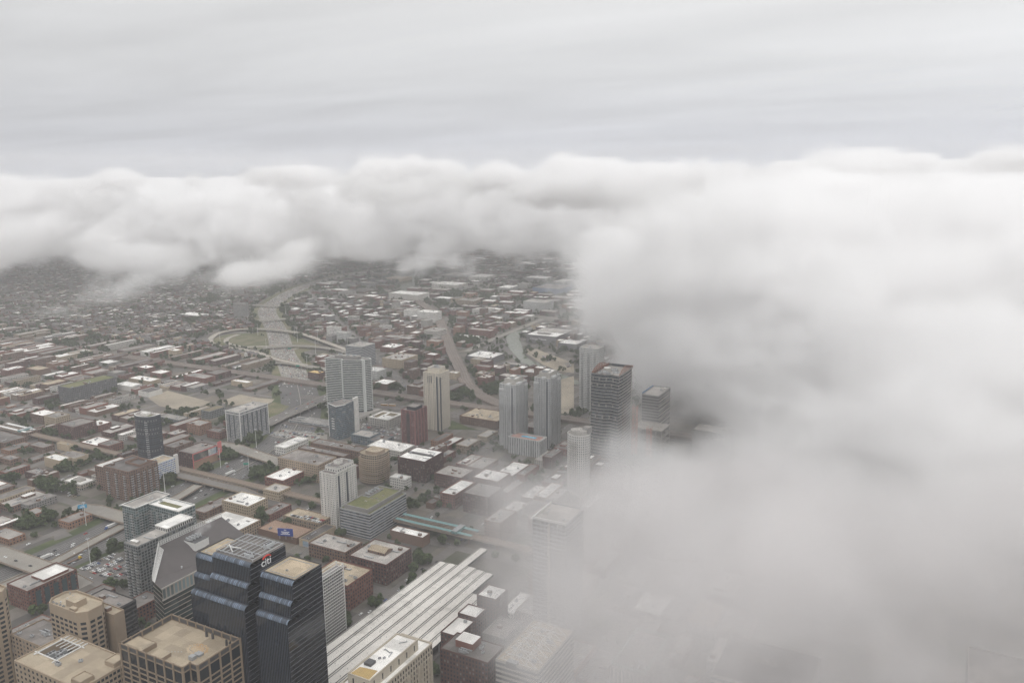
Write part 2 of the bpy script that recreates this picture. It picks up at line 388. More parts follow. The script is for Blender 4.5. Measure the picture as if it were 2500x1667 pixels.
def face_spots(a, b_, z0, cols, rows, fl, u0=.5):
    """window places along the wall from plan point a to b_ (outside on the right hand)"""
    L = math.hypot(b_[0] - a[0], b_[1] - a[1]); rz = math.atan2(b_[1] - a[1], b_[0] - a[0]); o = []
    for c in range(cols):
        k = (c + u0) / cols
        for r in range(rows): o.append((a[0] + (b_[0] - a[0]) * k, a[1] + (b_[1] - a[1]) * k, z0 + r * fl, rz))
    return o
# ------------------------------------------------------------------ the ground and everything that lies on it
def ground_mat():
    m = bpy.data.materials.new('city_ground'); t, b = nodes_of(m)
    g = t.nodes.new('ShaderNodeNewGeometry').outputs['Position']
    f = noise_n(t, g, 1 / 60, 6, .65); f2 = noise_n(t, g, 1 / 14, 4, .6); f3 = noise_n(t, g, 1 / 38, 5, .6)
    c = mix_n(t, math_n(t, 'MULTIPLY_ADD', f, 6, -2.6, clamp=True), (.100, .090, .080), (.165, .145, .122))
    c = mix_n(t, math_n(t, 'MULTIPLY_ADD', f3, 9, -5.0, clamp=True), c, (.05, .06, .030))
    # parcels: yards, gravel lots, paved lots and rough grass side by side
    mp_ = t.nodes.new('ShaderNodeVectorMath'); mp_.operation = 'MULTIPLY'; t.links.new(g, mp_.inputs[0]); mp_.inputs[1].default_value = (1 / 21.0, 1 / 33.0, 0)
    fl_ = t.nodes.new('ShaderNodeVectorMath'); fl_.operation = 'FLOOR'; t.links.new(mp_.outputs[0], fl_.inputs[0])
    wn_ = t.nodes.new('ShaderNodeTexWhiteNoise'); t.links.new(fl_.outputs[0], wn_.inputs['Vector'])
    pr = t.nodes.new('ShaderNodeValToRGB'); pr.color_ramp.interpolation = 'CONSTANT'
    pr.color_ramp.elements[0].color = (.085, .08, .075, 1); pr.color_ramp.elements[1].position = .3; pr.color_ramp.elements[1].color = (.15, .135, .115, 1)
    for p_, c_ in ((.52, (.055, .065, .034, 1)), (.68, (.12, .108, .10, 1)), (.84, (.225, .205, .18, 1)), (.92, (.17, .145, .115, 1))):
        e_ = pr.color_ramp.elements.new(p_); e_.color = c_
    t.links.new(wn_.outputs['Value'], pr.inputs[0]); c = mix_n(t, .55, c, pr.outputs[0])
    t.links.new(scale_n(t, c, math_n(t, 'MULTIPLY_ADD', f2, .7, .62)), b.inputs['Base Color']); b.inputs['Roughness'].default_value = .95
    return m
surf('asphalt', (.085, .081, .08), var=.2, size=5, c2=(.11, .105, .10), stain=(.07, .07, .07))
surf('street', (.135, .124, .116), var=.2, size=6, c2=(.17, .157, .145), stain=(.15, .145, .14))
surf('ramp_concrete', (.36, .33, .285), var=.12, size=8)
surf('pale_road', (.28, .258, .225), var=.16, size=8, c2=(.22, .205, .185), stain=(.21, .2, .19))
surf('grass', (.050, .068, .026), var=.4, size=4, c2=(.085, .10, .04), rough=1)
surf('dry_grass', (.095, .105, .045), var=.3, size=6, c2=(.17, .15, .09), rough=1)
surf('gravel', (.33, .285, .22), var=.22, size=9, c2=(.25, .215, .17), stain=(.22, .20, .15))
surf('ballast', (.185, .148, .125), var=.3, size=3, c2=(.14, .115, .10))
surf('dark_ballast', (.105, .095, .09), var=.35, size=3, c2=(.15, .135, .125))
surf('canal_water', (.10, .115, .075), rough=.12, var=.15, size=20)
surf('paint_line', (.42, .41, .40), var=.1)
surf('steel_rail', (.25, .22, .2), rough=.4, var=.2)
surf('wood_tie', (.21, .155, .115), var=.3, size=2)
surf('teal_roof', (.17, .29, .29), var=.12, size=5)
surf('ochre', (.42, .30, .13), var=.2, size=4)
b = MB(); b.quad((-45000, -6000, 0), (45000, -6000, 0), (45000, 60000, 0), (-45000, 60000, 0))
g_ = struct(b.build('ground', [ground_mat()]))

def sheet(name, pts, mat, z):
    b = MB(); P = list(pts)
    A = sum(P[i][0] * P[(i + 1) % len(P)][1] - P[(i + 1) % len(P)][0] * P[i][1] for i in range(len(P)))
    if A < 0: P.reverse()
    b.face([(x, y, z) for x, y in P]); return struct(b.build(name, [MATS[mat]]))
def smooth(pts, k=5):
    out_ = []
    n = len(pts)
    for i in range(n - 1):
        p0, p1, p2, p3 = [Vector(pts[max(0, min(n - 1, j))]) for j in (i - 1, i, i + 1, i + 2)]
        for s in range(k):
            u = s / k
            out_.append(tuple(.5 * ((2 * p1) + (p2 - p0) * u + (2 * p0 - 5 * p1 + 4 * p2 - p3) * u * u + (3 * p1 - p0 - 3 * p2 + p3) * u ** 3)))
    return out_ + [tuple(pts[-1])]
def offs(pts, o):
    r = []
    for i, p in enumerate(pts):
        a, c = pts[max(0, i - 1)], pts[min(len(pts) - 1, i + 1)]
        dx, dy = c[0] - a[0], c[1] - a[1]; L = math.hypot(dx, dy) or 1
        r.append((p[0] - dy / L * o, p[1] + dx / L * o, p[2]))
    return r
def strip(b, pts, o0, o1, m=0, thick=0.0, dz=0.0):
    A, B = offs(pts, o0), offs(pts, o1)
    for i in range(len(pts) - 1):
        a0, a1, b0, b1 = [(q[0], q[1], q[2] + dz) for q in (A[i], A[i + 1], B[i], B[i + 1])]
        b.quad(b0, b1, a1, a0, m) if o0 > o1 else b.quad(a0, a1, b1, b0, m)
        if thick:
            for p, q, s in ((a0, a1, 1), (b1, b0, 1)):
                b.quad((p[0], p[1], p[2] - thick), (q[0], q[1], q[2] - thick), q, p, m)
            b.quad((a0[0], a0[1], a0[2] - thick), (b0[0], b0[1], b0[2] - thick), (b1[0], b1[1], b1[2] - thick), (a1[0], a1[1], a1[2] - thick), m)
LINES = []                                 # (polyline, half width): ground that buildings and trees keep clear of
def road(name, pts, w_, mat, z, k=0, clear=True):
    P = [(p[0], p[1], z) for p in pts]; P = smooth(P, k) if k else P
    b = MB(); strip(b, P, -w_ / 2, w_ / 2)
    if clear: LINES.append(([(p[0], p[1]) for p in P], w_ / 2))
    return struct(b.build(name, [MATS[mat]]))

# streets of the grid
EL = [-402 - 66 * 0, -468, -538, -607, -690, -792, -905, -1062, -1152, -1258] + [-1258 - 118 * i for i in range(1, 31)]
EL[0] = -368 + 12
NL = [366, 484, 606, 723, 857, 985, 1098] + [1212 + 104 * i for i in range(1, 24)]
for e in EL[1:]:
    road('street', [(e, 250), (e, 3700)], 13 if e > -700 else 11, 'street', .06)
for n_ in NL:
    road('street', [(-4900, n_), (-60, n_)], 13 if n_ < 1000 else 10, 'street', .10)
road('avenue', [(-700, 1080), (-884, 1239), (-1180, 1490), (-1528, 1782), (-1860, 2067), (-2300, 2440)], 17, 'street', .14)

# expressway in its strip of grass
EXP = [(-846, 150), (-842, 300), (-840, 430), (-842, 550), (-864, 682), (-868, 760), (-880, 845), (-915, 940), (-985, 1040), (-1090, 1150), (-1240, 1292), (-1360, 1392), (-1575, 1594), (-1840, 1827), (-1960, 2000), (-2060, 2180), (-2145, 2400), (-2185, 2650), (-2130, 2900), (-2000, 3100)]
EX = smooth([(x, y, 0) for x, y in EXP], 6)
NEARX = [p for p in EX if p[1] < 1225]; FARX = [p for p in EX if p[1] > 1190]
for P, hw, nm in ((NEARX, 50, 'grass'), (FARX, 44, 'dry_grass')):
    b = MB(); strip(b, P, -hw, hw, dz=.18); struct(b.build('verge', [MATS[nm]]))
b = MB(); strip(b, NEARX, -35, 35, dz=.24); struct(b.build('expressway', [MATS['asphalt']]))
b = MB(); strip(b, FARX, -27, 27, dz=.25); struct(b.build('expressway', [MATS['pale_road']]))
LINES.append(([(p[0], p[1]) for p in EX], 50))
b = MB()
for o in (-26.5, -22.6, -18.7, -14.2, -9, -5.3, 5.3, 9, 14.2, 18.7, 22.6, 26.5): strip(b, [p for p in EX if p[1] < 1010], o - .15, o + .15, dz=.29)
struct(b.build('lane_lines', [MATS['paint_line']]))
b = MB(); strip(b, EX, -.5, .5, thick=1.0, dz=1.25)
tag(b.build('median_barrier', [MATS['concrete']]), 'long low concrete barrier along the middle of the expressway', 'barrier')
# exit ramp climbing out of the near expressway
def deck(name, label, cat, pts, w_, k=0, road_m='pale_road', side='bridge_concrete', par=1.0, thick=1.3, piers=0, group=None, pw=.45):
    """raised roadway: deck, two parapets, piers"""
    P = smooth(pts, k) if k else [tuple(p) for p in pts]
    o0 = P[len(P) // 2]; L = (o0[0], o0[1], 0)
    P = [(p[0] - L[0], p[1] - L[1], p[2]) for p in P]
    root = empty(name, label, cat, L, group)
    b = MB(); strip(b, P, -w_ / 2, w_ / 2, 0, thick); b.build('deck', [MATS[road_m]], root)
    for s in (-1, 1):
        b = MB(); c = s * (w_ / 2 + pw / 2); strip(b, P, c - pw / 2, c + pw / 2, 0, thick + par, dz=par); b.build('parapet', [MATS[side]], root)
    if piers:
        acc = 0
        for i in range(1, len(P)):
            acc += math.hypot(P[i][0] - P[i - 1][0], P[i][1] - P[i - 1][1])
            if acc >= piers and P[i][2] > 3:
                acc = 0; dx, dy = P[i][0] - P[i - 1][0], P[i][1] - P[i - 1][1]; q = math.hypot(dx, dy); nx, ny = -dy / q, dx / q
                b = MB(); z1 = P[i][2] - thick + .1
                for k_ in (-.3, .3): b.cyl(P[i][0] + nx * w_ * k_, P[i][1] + ny * w_ * k_, .8, 0, z1 - 1, 8)
                b.bar((P[i][0] - nx * w_ * .42, P[i][1] - ny * w_ * .42, z1 - .6), (P[i][0] + nx * w_ * .42, P[i][1] + ny * w_ * .42, z1 - .6), .6)
                b.build('pier', [MATS[side]], root)
    LINES.append(([(p[0] + L[0], p[1] + L[1]) for p in P], w_ / 2))
    return root
def hump(y, w_, x0, x1, z, ap=45, dy=0):
    n = 12; f = lambda x: z * max(0, min(1, min(x - (x0 - ap), (x1 + ap) - x) / ap)) + .3
    xs = sorted(set([x0 - ap + (x1 - x0 + 2 * ap) * i / n for i in range(n + 1)] + [x0, x1]))
    return [(x, y + dy * (x - x0), f(x)) for x in xs]
deck('road_bridge', 'pale concrete road bridge over the expressway nearest the lower left edge', 'bridge', hump(470, 24, -905, -800, 6), 24, piers=24, group='road bridges over the expressway')
deck('road_bridge', 'concrete road bridge over the expressway beside the blue billboard on a pole', 'bridge', hump(596, 22, -915, -805, 6), 22, piers=24, group='road bridges over the expressway')
deck('road_bridge', 'concrete road bridge over the expressway beside the pale gridded tower', 'bridge', hump(847, 22, -945, -840, 6, dy=-.17), 22, piers=24, group='road bridges over the expressway')
deck('road_bridge', 'tan road bridge running beside the elevated railway across the expressway', 'bridge', hump(726, 14, -925, -800, 6), 14, road_m='street', piers=24, group='road bridges over the expressway')
deck('exit_ramp', 'curving concrete ramp rising between the expressway lanes to the tan bridge', 'ramp', [(-829, 330, .5), (-829, 420, .6), (-832, 490, 1.2), (-840, 545, 2.2), (-846, 600, 3.6), (-852, 660, 5), (-863, 712, 6)], 13, k=4, road_m='pale_road', piers=0, thick=.9)
deck('viaduct', 'long concrete road viaduct over the railway yard with cars on it', 'viaduct', [(-976, 905, .4), (-980, 935, 5), (-986, 990, 7), (-992, 1060, 7), (-998, 1120, 7), (-1006, 1168, 7), (-1012, 1215, 7), (-1020, 1280, .4)], 24, road_m='street', side='concrete', piers=34)
# interchange loops far up the expressway
deck('loop_ramp', 'outer concrete loop ramp curving round the grassy interchange', 'ramp', [(*p, z) for p, z in zip([(-1206, 1301), (-1315, 1320), (-1395, 1352), (-1473, 1371), (-1527, 1372), (-1576, 1383), (-1616, 1408), (-1650, 1443), (-1676, 1492), (-1670, 1540), (-1618, 1574), (-1535, 1580), (-1450, 1562), (-1321, 1508), (-1200, 1450), (-1100, 1370)], [7, 7, 6, 4, 3, 3, 3, 3, 4, 5, 6, 7, 7, 6, 4, .5])], 13, k=4, road_m='ramp_concrete', side='ramp_concrete')
deck('loop_ramp', 'inner concrete loop ramp inside the interchange beside the trees', 'ramp', [(*p, .8) for p in [(-1364, 1444), (-1447, 1432), (-1499, 1404), (-1552, 1411), (-1588, 1432), (-1616, 1466), (-1626, 1510)]], 11, k=4, road_m='ramp_concrete', side='ramp_concrete')
deck('overpass', 'low overpass crossing the crowded expressway inside the loop ramps', 'bridge', [(-1440, 1400, .5), (-1417, 1417, 6), (-1367, 1456, 6), (-1264, 1464, 5), (-1160, 1430, .5)], 12, k=4, side='concrete', piers=30)
deck('overpass', 'overpass with green signs crossing the expressway behind the loop ramps', 'bridge', [(-1740, 1625, .5), (-1709, 1660, 6), (-1657, 1722, 6), (-1620, 1765, .5)], 13, k=3, side='concrete', piers=30)
deck('overpass', 'farthest overpass crossing the expressway before it enters the cloud', 'bridge', [(-1985, 1850, .5), (-1931, 1862, 6), (-1813, 1882, 6), (-1770, 1895, .5)], 13, k=3, side='concrete', piers=30)
deck('overpass', 'wide concrete overpass crossing the expressway just beyond the railway line', 'bridge', [(-1330, 1290, .5), (-1275, 1305, 6), (-1205, 1302, 6), (-1150, 1300, 5), (-1100, 1300, .5)], 15, k=3, side='concrete', piers=30)
sheet('interchange_lawn', [(-1640, 1420), (-1560, 1395), (-1420, 1400), (-1330, 1360), (-1330, 1490), (-1450, 1550), (-1600, 1560), (-1660, 1500)], 'dry_grass', .2)
b = MB(); LINES.append(([(-1640, 1470), (-1320, 1450)], 80))

# railways
def railway(name, label, pts, w_, k, z, mat, tracks, embank=True):
    P = smooth([(x, y, z) for x, y in pts], k) if k else [(x, y, z) for x, y in pts]
    L = P[len(P) // 2]; Q = [(p[0] - L[0], p[1] - L[1], z) for p in P]
    root = empty(name, label, 'railway', (L[0], L[1], 0))
    b = MB(); strip(b, Q, -w_ / 2, w_ / 2, 0, z if embank else .3); b.build('embankment', [MATS[mat]], root)
    for o in tracks:
        b = MB(); 
        for s in (-.72, .72): strip(b, Q, o + s - .12, o + s + .12, 0, .15, dz=.25)
        b.build('track', [MATS['steel_rail']], root)
    LINES.append(([(p[0], p[1]) for p in P], w_ / 2 + 3)); return root
railway('railway', 'brown railway embankment running straight across the picture beyond the sandy lots', [(-2700, 1190), (-2000, 1190), (-1480, 1197), (-1220, 1200), (-860, 1203), (-720, 1206), (-560, 1212), (-300, 1215)], 24, 0, 5, 'ballast', (-9, -5, 5, 9))
railway('railway', 'brown railway line curving away past the cream tower', [(-640, 1212), (-706, 1243), (-776, 1288), (-836, 1347), (-902, 1433), (-1012, 1572), (-1142, 1742), (-1268, 1908), (-1360, 2010), (-1440, 2091), (-1600, 2230)], 26, 4, 4.4, 'ballast', (-8, -3, 3, 8))
railway('railway_yard', 'dark railway yard full of tracks below the striped twin tower', [(-990, 1000), (-900, 1010), (-800, 1018), (-735, 1024)], 44, 0, .5, 'dark_ballast', (-19, -14, -9, -4, 1, 6, 11, 16), embank=False)
railway('railway', 'dark railway cutting behind the striped twin tower and its podium', [(-1060, 1128), (-870, 1148), (-760, 1152), (-700, 1154)], 30, 0, .5, 'dark_ballast', (-11, -6, -1, 4, 9), embank=False)
# elevated railway in the street with its stations
root = empty('elevated_railway', 'rusty brown elevated railway on steel legs along the street, crossing the expressway', 'railway', (-900, 742, 0))
b = MB(); b.box(-900, 560, -4.5, 4.5, 7.2, 8.0, 0, bottom=True); b.build('deck', [MATS['wood_tie']], root)
for s in (-3.4, -1.4, 1.4, 3.4):
    b = MB(); b.box(-900, 560, s - .15, s + .15, 8.0, 8.25, 0); b.build('track', [MATS['steel_rail']], root)
for s in (-4.7, 4.7):
    b = MB(); b.box(-900, 560, s - .25, s + .25, 6.4, 8.9, 0, bottom=True); b.build('girder', [MATS['bridge_concrete']], root)
for i in range(0, 1440, 18):
    if i % 36: continue
    b = MB(); x = -890 + i
    for s in (-4.6, 4.6): b.bar((x, s, 0), (x, s, 7.0), .3)
    b.bar((x, -4.7, 6.9), (x, 4.7, 6.9), .35)
    b.build('trestle', [MATS['rust']], root)
LINES.append(([(-1800, 742), (-340, 742)], 8))
def station(name, label, e0, e1, roof):
    r = empty(name, label, 'station', ((e0 + e1) / 2, 742, 8))
    L = (e1 - e0) / 2
    for s in (-1, 1):
        b = MB(); y = s * 7.2
        b.box(-L, L, y - 2.3, y + 2.3, .4, 1.0, 0, bottom=True); b.build('platform', [MATS['bridge_concrete']], r)
        b = MB(); b.quad((-L, y - 2.6, 4.4), (L, y - 2.6, 4.4), (L, y, 5.0), (-L, y, 5.0)); b.quad((-L, y, 5.0), (L, y, 5.0), (L, y + 2.6, 4.4), (-L, y + 2.6, 4.4))
        b.quad((-L, y + 2.6, 4.38), (L, y + 2.6, 4.38), (L, y - 2.6, 4.38), (-L, y - 2.6, 4.38)); b.build('canopy', [MATS[roof]], r)
        b = MB()
        for i in range(12): b.bar((-L + (i + .5) * L / 6, y, 1), (-L + (i + .5) * L / 6, y, 4.7), .12)
        b.build('columns', [MATS['steel_grey']], r)
    b = MB(); b.box(L * .5, L * .5 + 7, -10, 10, 3.0, 6.2, 0, 1); b.build('footbridge', [MATS['teal_roof'], MATS['steel_grey']], r)
station('elevated_station', 'turquoise canopies of the elevated station, misty, behind the white train shed', -556, -452, 'teal_roof')
station('elevated_station', 'pale canopies of the elevated station at the left edge of the photograph', -1352, -1276, 'steel_white')
# canal and other flat ground
road('canal', [(-640, 1440), (-775, 1536), (-850, 1600), (-930, 1725), (-980, 1815), (-985, 1900), (-960, 2050)], 34, 'canal_water', .30, k=4)
road('river', [(-1700, 2330), (-1745, 2430), (-1900, 2640), (-1990, 2790), (-2060, 2960)], 60, 'canal_water', .30, k=4)
road('avenue', [(-990, 1600), (-1006, 1755), (-1012, 1885), (-1020, 2060)], 16, 'pale_road', .34)
LOTZ = [.2]
def lot(name, s, pts, mat, z=.2):
    LOTZ[0] += .012; z = LOTZ[0]
    q = [at(s, *p) for p in pts]; xs = [p[0] for p in q]; ys = [p[1] for p in q]
    TAKEN.append((min(xs), max(xs), min(ys), max(ys))); return sheet(name, q, mat, z)
lot('car_park', 1, [(660, 510), (900, 400), (1040, 350), (1190, 520), (1180, 700), (900, 600)], 'street')
lot('sandy_lot', 12, [(350, 120), (640, 20), (1240, 180), (1130, 240), (800, 290), (520, 240)], 'gravel')
lot('sandy_lot', 12, [(1380, 180), (1650, 75), (1990, 140), (1830, 200), (1560, 240)], 'gravel')
lot('meadow', 13, [(-60, 1260), (110, 1170), (330, 1230), (240, 1300), (60, 1390)], 'dry_grass')
lot('sandy_lot', 13, [(-260, 1100), (120, 1130), (80, 1170), (-100, 1260)], 'gravel')
lot('car_park', 6, [(190, 400), (330, 350), (720, 400), (720, 450), (640, 470), (460, 440), (280, 430)], 'pale_road')
lot('car_park', 6, [(1010, 300), (1110, 300), (1370, 350), (1360, 450), (1220, 430), (1000, 350)], 'pale_road')
lot('car_park', 14, [(1560, 420), (1800, 420), (2330, 620), (2330, 760), (2140, 740), (1890, 640)], 'gravel')
lot('plaza', 14, [(2150, 850), (2330, 800), (2330, 1330), (2150, 1330)], 'gravel')
lot('storage_yard', 14, [(1030, 400), (1350, 260), (1400, 400), (1540, 560), (1380, 490), (1150, 450)], 'street')
lot('lawn', 14, [(540, 1560), (600, 1430), (840, 1530), (1000, 1568)], 'grass')
lot('car_park', 12, [(1280, 860), (1560, 820), (1500, 900), (1330, 980)], 'pale_road')
lot('school_yard', 5, [(480, 1250), (560, 1240), (640, 1290), (480, 1340)], 'street')
# ------------------------------------------------------------------ the buildings one can tell apart
RS = random.Random(11)
def mark(E, Nn, s): MARKS.append((E, Nn, s))

# --- brown office block with the framed roof screen (bottom left)
facade('brown_frame', (.33, .27, .2), glass=(.03, .032, .036), wf=.86, hf=.62, blinds=.05, vary=.03)
surf('brown_stone', (.265, .205, .148), var=.12, size=5, stain=(.22, .18, .14))
def frame_office():
    E0, E1, N0, N1, H = -478, -410, 319, 361, 96
    root = empty('frame_office_tower', 'brown framed office block with rust stained tan roof and dark glass bays', 'office building', ((E0 + E1) / 2, (N0 + N1) / 2, 0))
    w_, d_ = E1 - E0, N1 - N0
    P = [(-w_ / 2, -d_ / 2 - 0), (w_ / 2 - 7, -d_ / 2), (w_ / 2 - 7, -d_ / 2 + 6), (w_ / 2, -d_ / 2 + 6), (w_ / 2, d_ / 2), (-w_ / 2, d_ / 2)]
    b = MB(); b.walls(P, 0, H, 8.5, 3.9, 0); b.build('wall', [MATS['glass_dark']], root)
    b = MB(); b.face([(x, y, H) for x, y in P]); b.build('roof', [MATS['roof_tan']], root)
    # stone frame: posts and spandrels on every wall
    pb = MB(); bb = MB(); spots = []
    n = len(P)
    for i in range(n):
        a, c = P[i], P[(i + 1) % n]; L = math.hypot(c[0] - a[0], c[1] - a[1]); nb = max(1, round(L / 8.6)); dx, dy = (c[0] - a[0]) / L, (c[1] - a[1]) / L
        ox, oy = dy, -dx
        for k in range(nb + 1):
            x, y = a[0] + dx * L * k / nb, a[1] + dy * L * k / nb
            pb.box(x - .55 - abs(ox) * .2, x + .55 + abs(ox) * .2, y - .55 - abs(oy) * .2, y + .55 + abs(oy) * .2, 0, H + 4.5, 0)
        for r in range(25):
            z = H - 9.5 - 3.9 * r
            if z < 0: break
            p0 = (a[0] + ox * .16, a[1] + oy * .16); p1 = (c[0] + ox * .16, c[1] + oy * .16)
            bb.quad((*p0, z), (*p1, z), (*p1, z + 1.25), (*p0, z + 1.25)); bb.quad((*p0, z + 1.25), (*p1, z + 1.25), (a[0], a[1] and c[1] or c[1], z + 1.25) if 0 else (c[0], c[1], z + 1.25), (a[0], a[1], z + 1.25))
        # roof screen: low kerb, dark louvres, top rail
        rz = math.atan2(dy, dx)
        for k in range(nb): spots.append((a[0] + dx * L * (k + .5) / nb - ox * .1, a[1] + dy * L * (k + .5) / nb - oy * .1, H + .5, rz))
        q0, q1 = (a[0] - ox * .35, a[1] - oy * .35), (c[0] - ox * .35, c[1] - oy * .35)
        for z0, z1 in ((H - .3, H + .6), (H + 3.7, H + 4.5)):
            pb.quad((a[0] + ox * .2, a[1] + oy * .2, z0), (c[0] + ox * .2, c[1] + oy * .2, z0), (c[0] + ox * .2, c[1] + oy * .2, z1), (a[0] + ox * .2, a[1] + oy * .2, z1))
            pb.quad((*q1, z0), (*q0, z0), (*q0, z1), (*q1, z1)); pb.quad((a[0] + ox * .2, a[1] + oy * .2, z1), (c[0] + ox * .2, c[1] + oy * .2, z1), (*q1, z1), (*q0, z1))
    pb.build('stone_frame', [MATS['brown_stone']], root); bb.build('spandrels', [MATS['brown_stone']], root)
    lv = MB(); lv.quad((-3.7, 0, 0), (3.7, 0, 0), (3.7, 0, 3.3), (-3.7, 0, 3.3)); lv.quad((3.7, .2, 0), (-3.7, .2, 0), (-3.7, .2, 3.3), (3.7, .2, 3.3))
    for i in range(5): lv.box(-3.7 + i * 1.7, -3.5 + i * 1.7, -.04, .24, 0, 3.3)
    me = lv.mesh('louvre', [MATS['steel_dark']])
    for s in spots: put(me, 'louvre', root, s[:3], s[3])
    # roof things
    b = MB(); pp = rect(-32, -14, -20, -8); b.walls(pp, H, H + 3.2, 5, 4, 0, band=3.2); b.face([(x, y, H + 3.2) for x, y in pp], 1); b.ring(pp, .3, H + 3.2, H + 3.5, 0); b.build('penthouse', [MATS['brown_stone'], MATS['roof_tan']], root)
    b = MB(); b.box(-7, 4, -19.5, -11, H, H + 2.6, 0, 1); b.build('penthouse', [MATS['brown_stone'], MATS['roof_tan']], root)
    b = MB(); n_ = 40
    b.face([(13 + 8.5 * math.cos(i * math.pi / 20) * (1 + .12 * math.sin(i * 1.7)), 3 + 6 * math.sin(i * math.pi / 20) * (1 + .15 * math.sin(i * 2.3)), H + .012) for i in range(n_)])
    b.build('rust_stain', [surf('rust_roof', (.40, .265, .145), var=.25, size=3, c2=(.45, .36, .25))], root)
    b = MB(); b.box(17, 22, -3.5, .5, H, H + 1.6); b.box(17.5, 21.5, -8.5, -5, H, H + 2.6, 0); b.build('cooling_unit', [MATS['steel_grey']], root)
    me = _mk(lambda q: (q.cyl(0, 0, .32, 0, .5, 8)), 'roof_cap', [MATS['paint_line']])
    for i in range(14):
        t_ = i * .42; put(me, 'roof_cap', root, (13 + 6 * math.cos(t_), 3 + 4 * math.sin(t_), H))
    for i in range(9): put(me, 'roof_cap', root, (6 - i * 1.9, -4.5 - i * 1.0, H))
    me = _mk(lambda q: (q.cyl(0, 0, .9, 0, 3.4, 10), q.cyl(0, 0, .7, 3.4, 4.2, 10)), 'exhaust_stack', [MATS['steel_dark']])
    for x, y in ((6, 17), (12, 17), (27, 15.5), (31, 15)): put(me, 'exhaust_stack', root, (x, y, H))
    TAKEN.append((E0, E1, N0, N1)); mark(-445, 340, 'the brown framed office block')
frame_office()

# --- the pair of chamfered beige towers
surf('beige_stone', (.33, .262, .192), var=.10, size=6, stain=(.28, .225, .165))
surf('beige_roof', patch=9.7, c=(.41, .345, .255), var=.16, size=5, c2=(.35, .288, .212), stain=(.3, .25, .19))
WIN = window_mesh(4.1, 2.5, 'glass_dark', 'beige_stone', .18)
def beige_tower(label, E0, E1, N0, N1, H, ch=7.0):
    root = empty('beige_tower', label, 'office tower', ((E0 + E1) / 2, (N0 + N1) / 2, 0), 'chamfered beige towers')
    w_, d_ = (E1 - E0) / 2, (N1 - N0) / 2
    P = [(-w_ + ch, -d_), (w_ - ch, -d_), (w_, -d_ + ch), (w_, d_ - ch), (w_ - ch, d_), (-w_ + ch, d_), (-w_, d_ - ch), (-w_, -d_ + ch)]
    b = MB(); b.walls(P, 0, H, 5, 3.8, 0, band=H * .999); b.ring(P, .7, H - 1.6, H, 0); b.build('wall', [MATS['beige_stone']], root)
    b = MB(); b.face([(x, y, H - 1.6) for x, y in inset(P, .7)]); b.build('roof', [MATS['beige_roof']], root)
    sp = []; fl = 3.9; top = H - 10.5
    for i in range(4):
        a, c = P[i], P[(i + 1) % 8]; L = math.hypot(c[0] - a[0], c[1] - a[1]); n_ = max(1, round(L / 5.6))
        sp += face_spots(a, c, top - 17 * fl, n_, 18, fl)
    repeat_part(root, 'window', WIN, sp)
    b = MB(); b.box(-3, 8, -6, 3, H - 1.6, H + 3.4, 0, 1); b.build('penthouse', [MATS['beige_stone'], MATS['beige_roof']], root)
    b = MB(); b.box(5, 11, -9, -6, H - 1.6, H + .6, 0, 1); b.build('penthouse', [MATS['beige_stone'], MATS['beige_roof']], root)
    rs = random.Random(int(H + E0)); 
    for i in range(6): unit('vent', root, rs.uniform(-w_ + 4, -4), rs.uniform(-d_ + 3, d_ - 3), H - 1.6, 0, 1.2)
    for i in range(4): unit('hvac', root, -w_ + 6 + 4 * i, -d_ + 3.2, H - 1.6, 0, .55)
    TAKEN.append((E0, E1, N0, N1)); return root
beige_tower('chamfered beige tower with gridded windows standing left of the dark ribbed block', -579, -536, 330, 352, 100, 5.5)
beige_tower('beige tower cut off by the left edge of the photograph', -665, -622, 306, 330, 100, 5.5)
mark(-557, 341, 'the chamfered beige tower')
facade('ribbed_dark', (.06, .058, .058), glass=(.014, .015, .018), wf=2, hf=.6, blinds=.0, vary=.03)
block('ribbed_office_block', 'dark ribbed office block with grey roof behind the chamfered beige tower', 'office building', -612, -572, 372, 400, 68, 'ribbed_dark', 'roof_grey', units=6, bay=3)
# beige slab joining the tower
block('beige_service_tower', 'blank beige slab joined to the back of the chamfered beige tower', 'tower', -560, -533, 353, 362, 88, 'blank_tan', 'beige_roof' if 0 else 'roof_tan', units=1)
block('low_beige_annex', 'low beige annex with grey plant roof between the beige towers', 'building', -622, -582, 326, 352, 62, 'tan_masonry', 'roof_grey', units=6, kinds=('hvac', 'big', 'duct'))

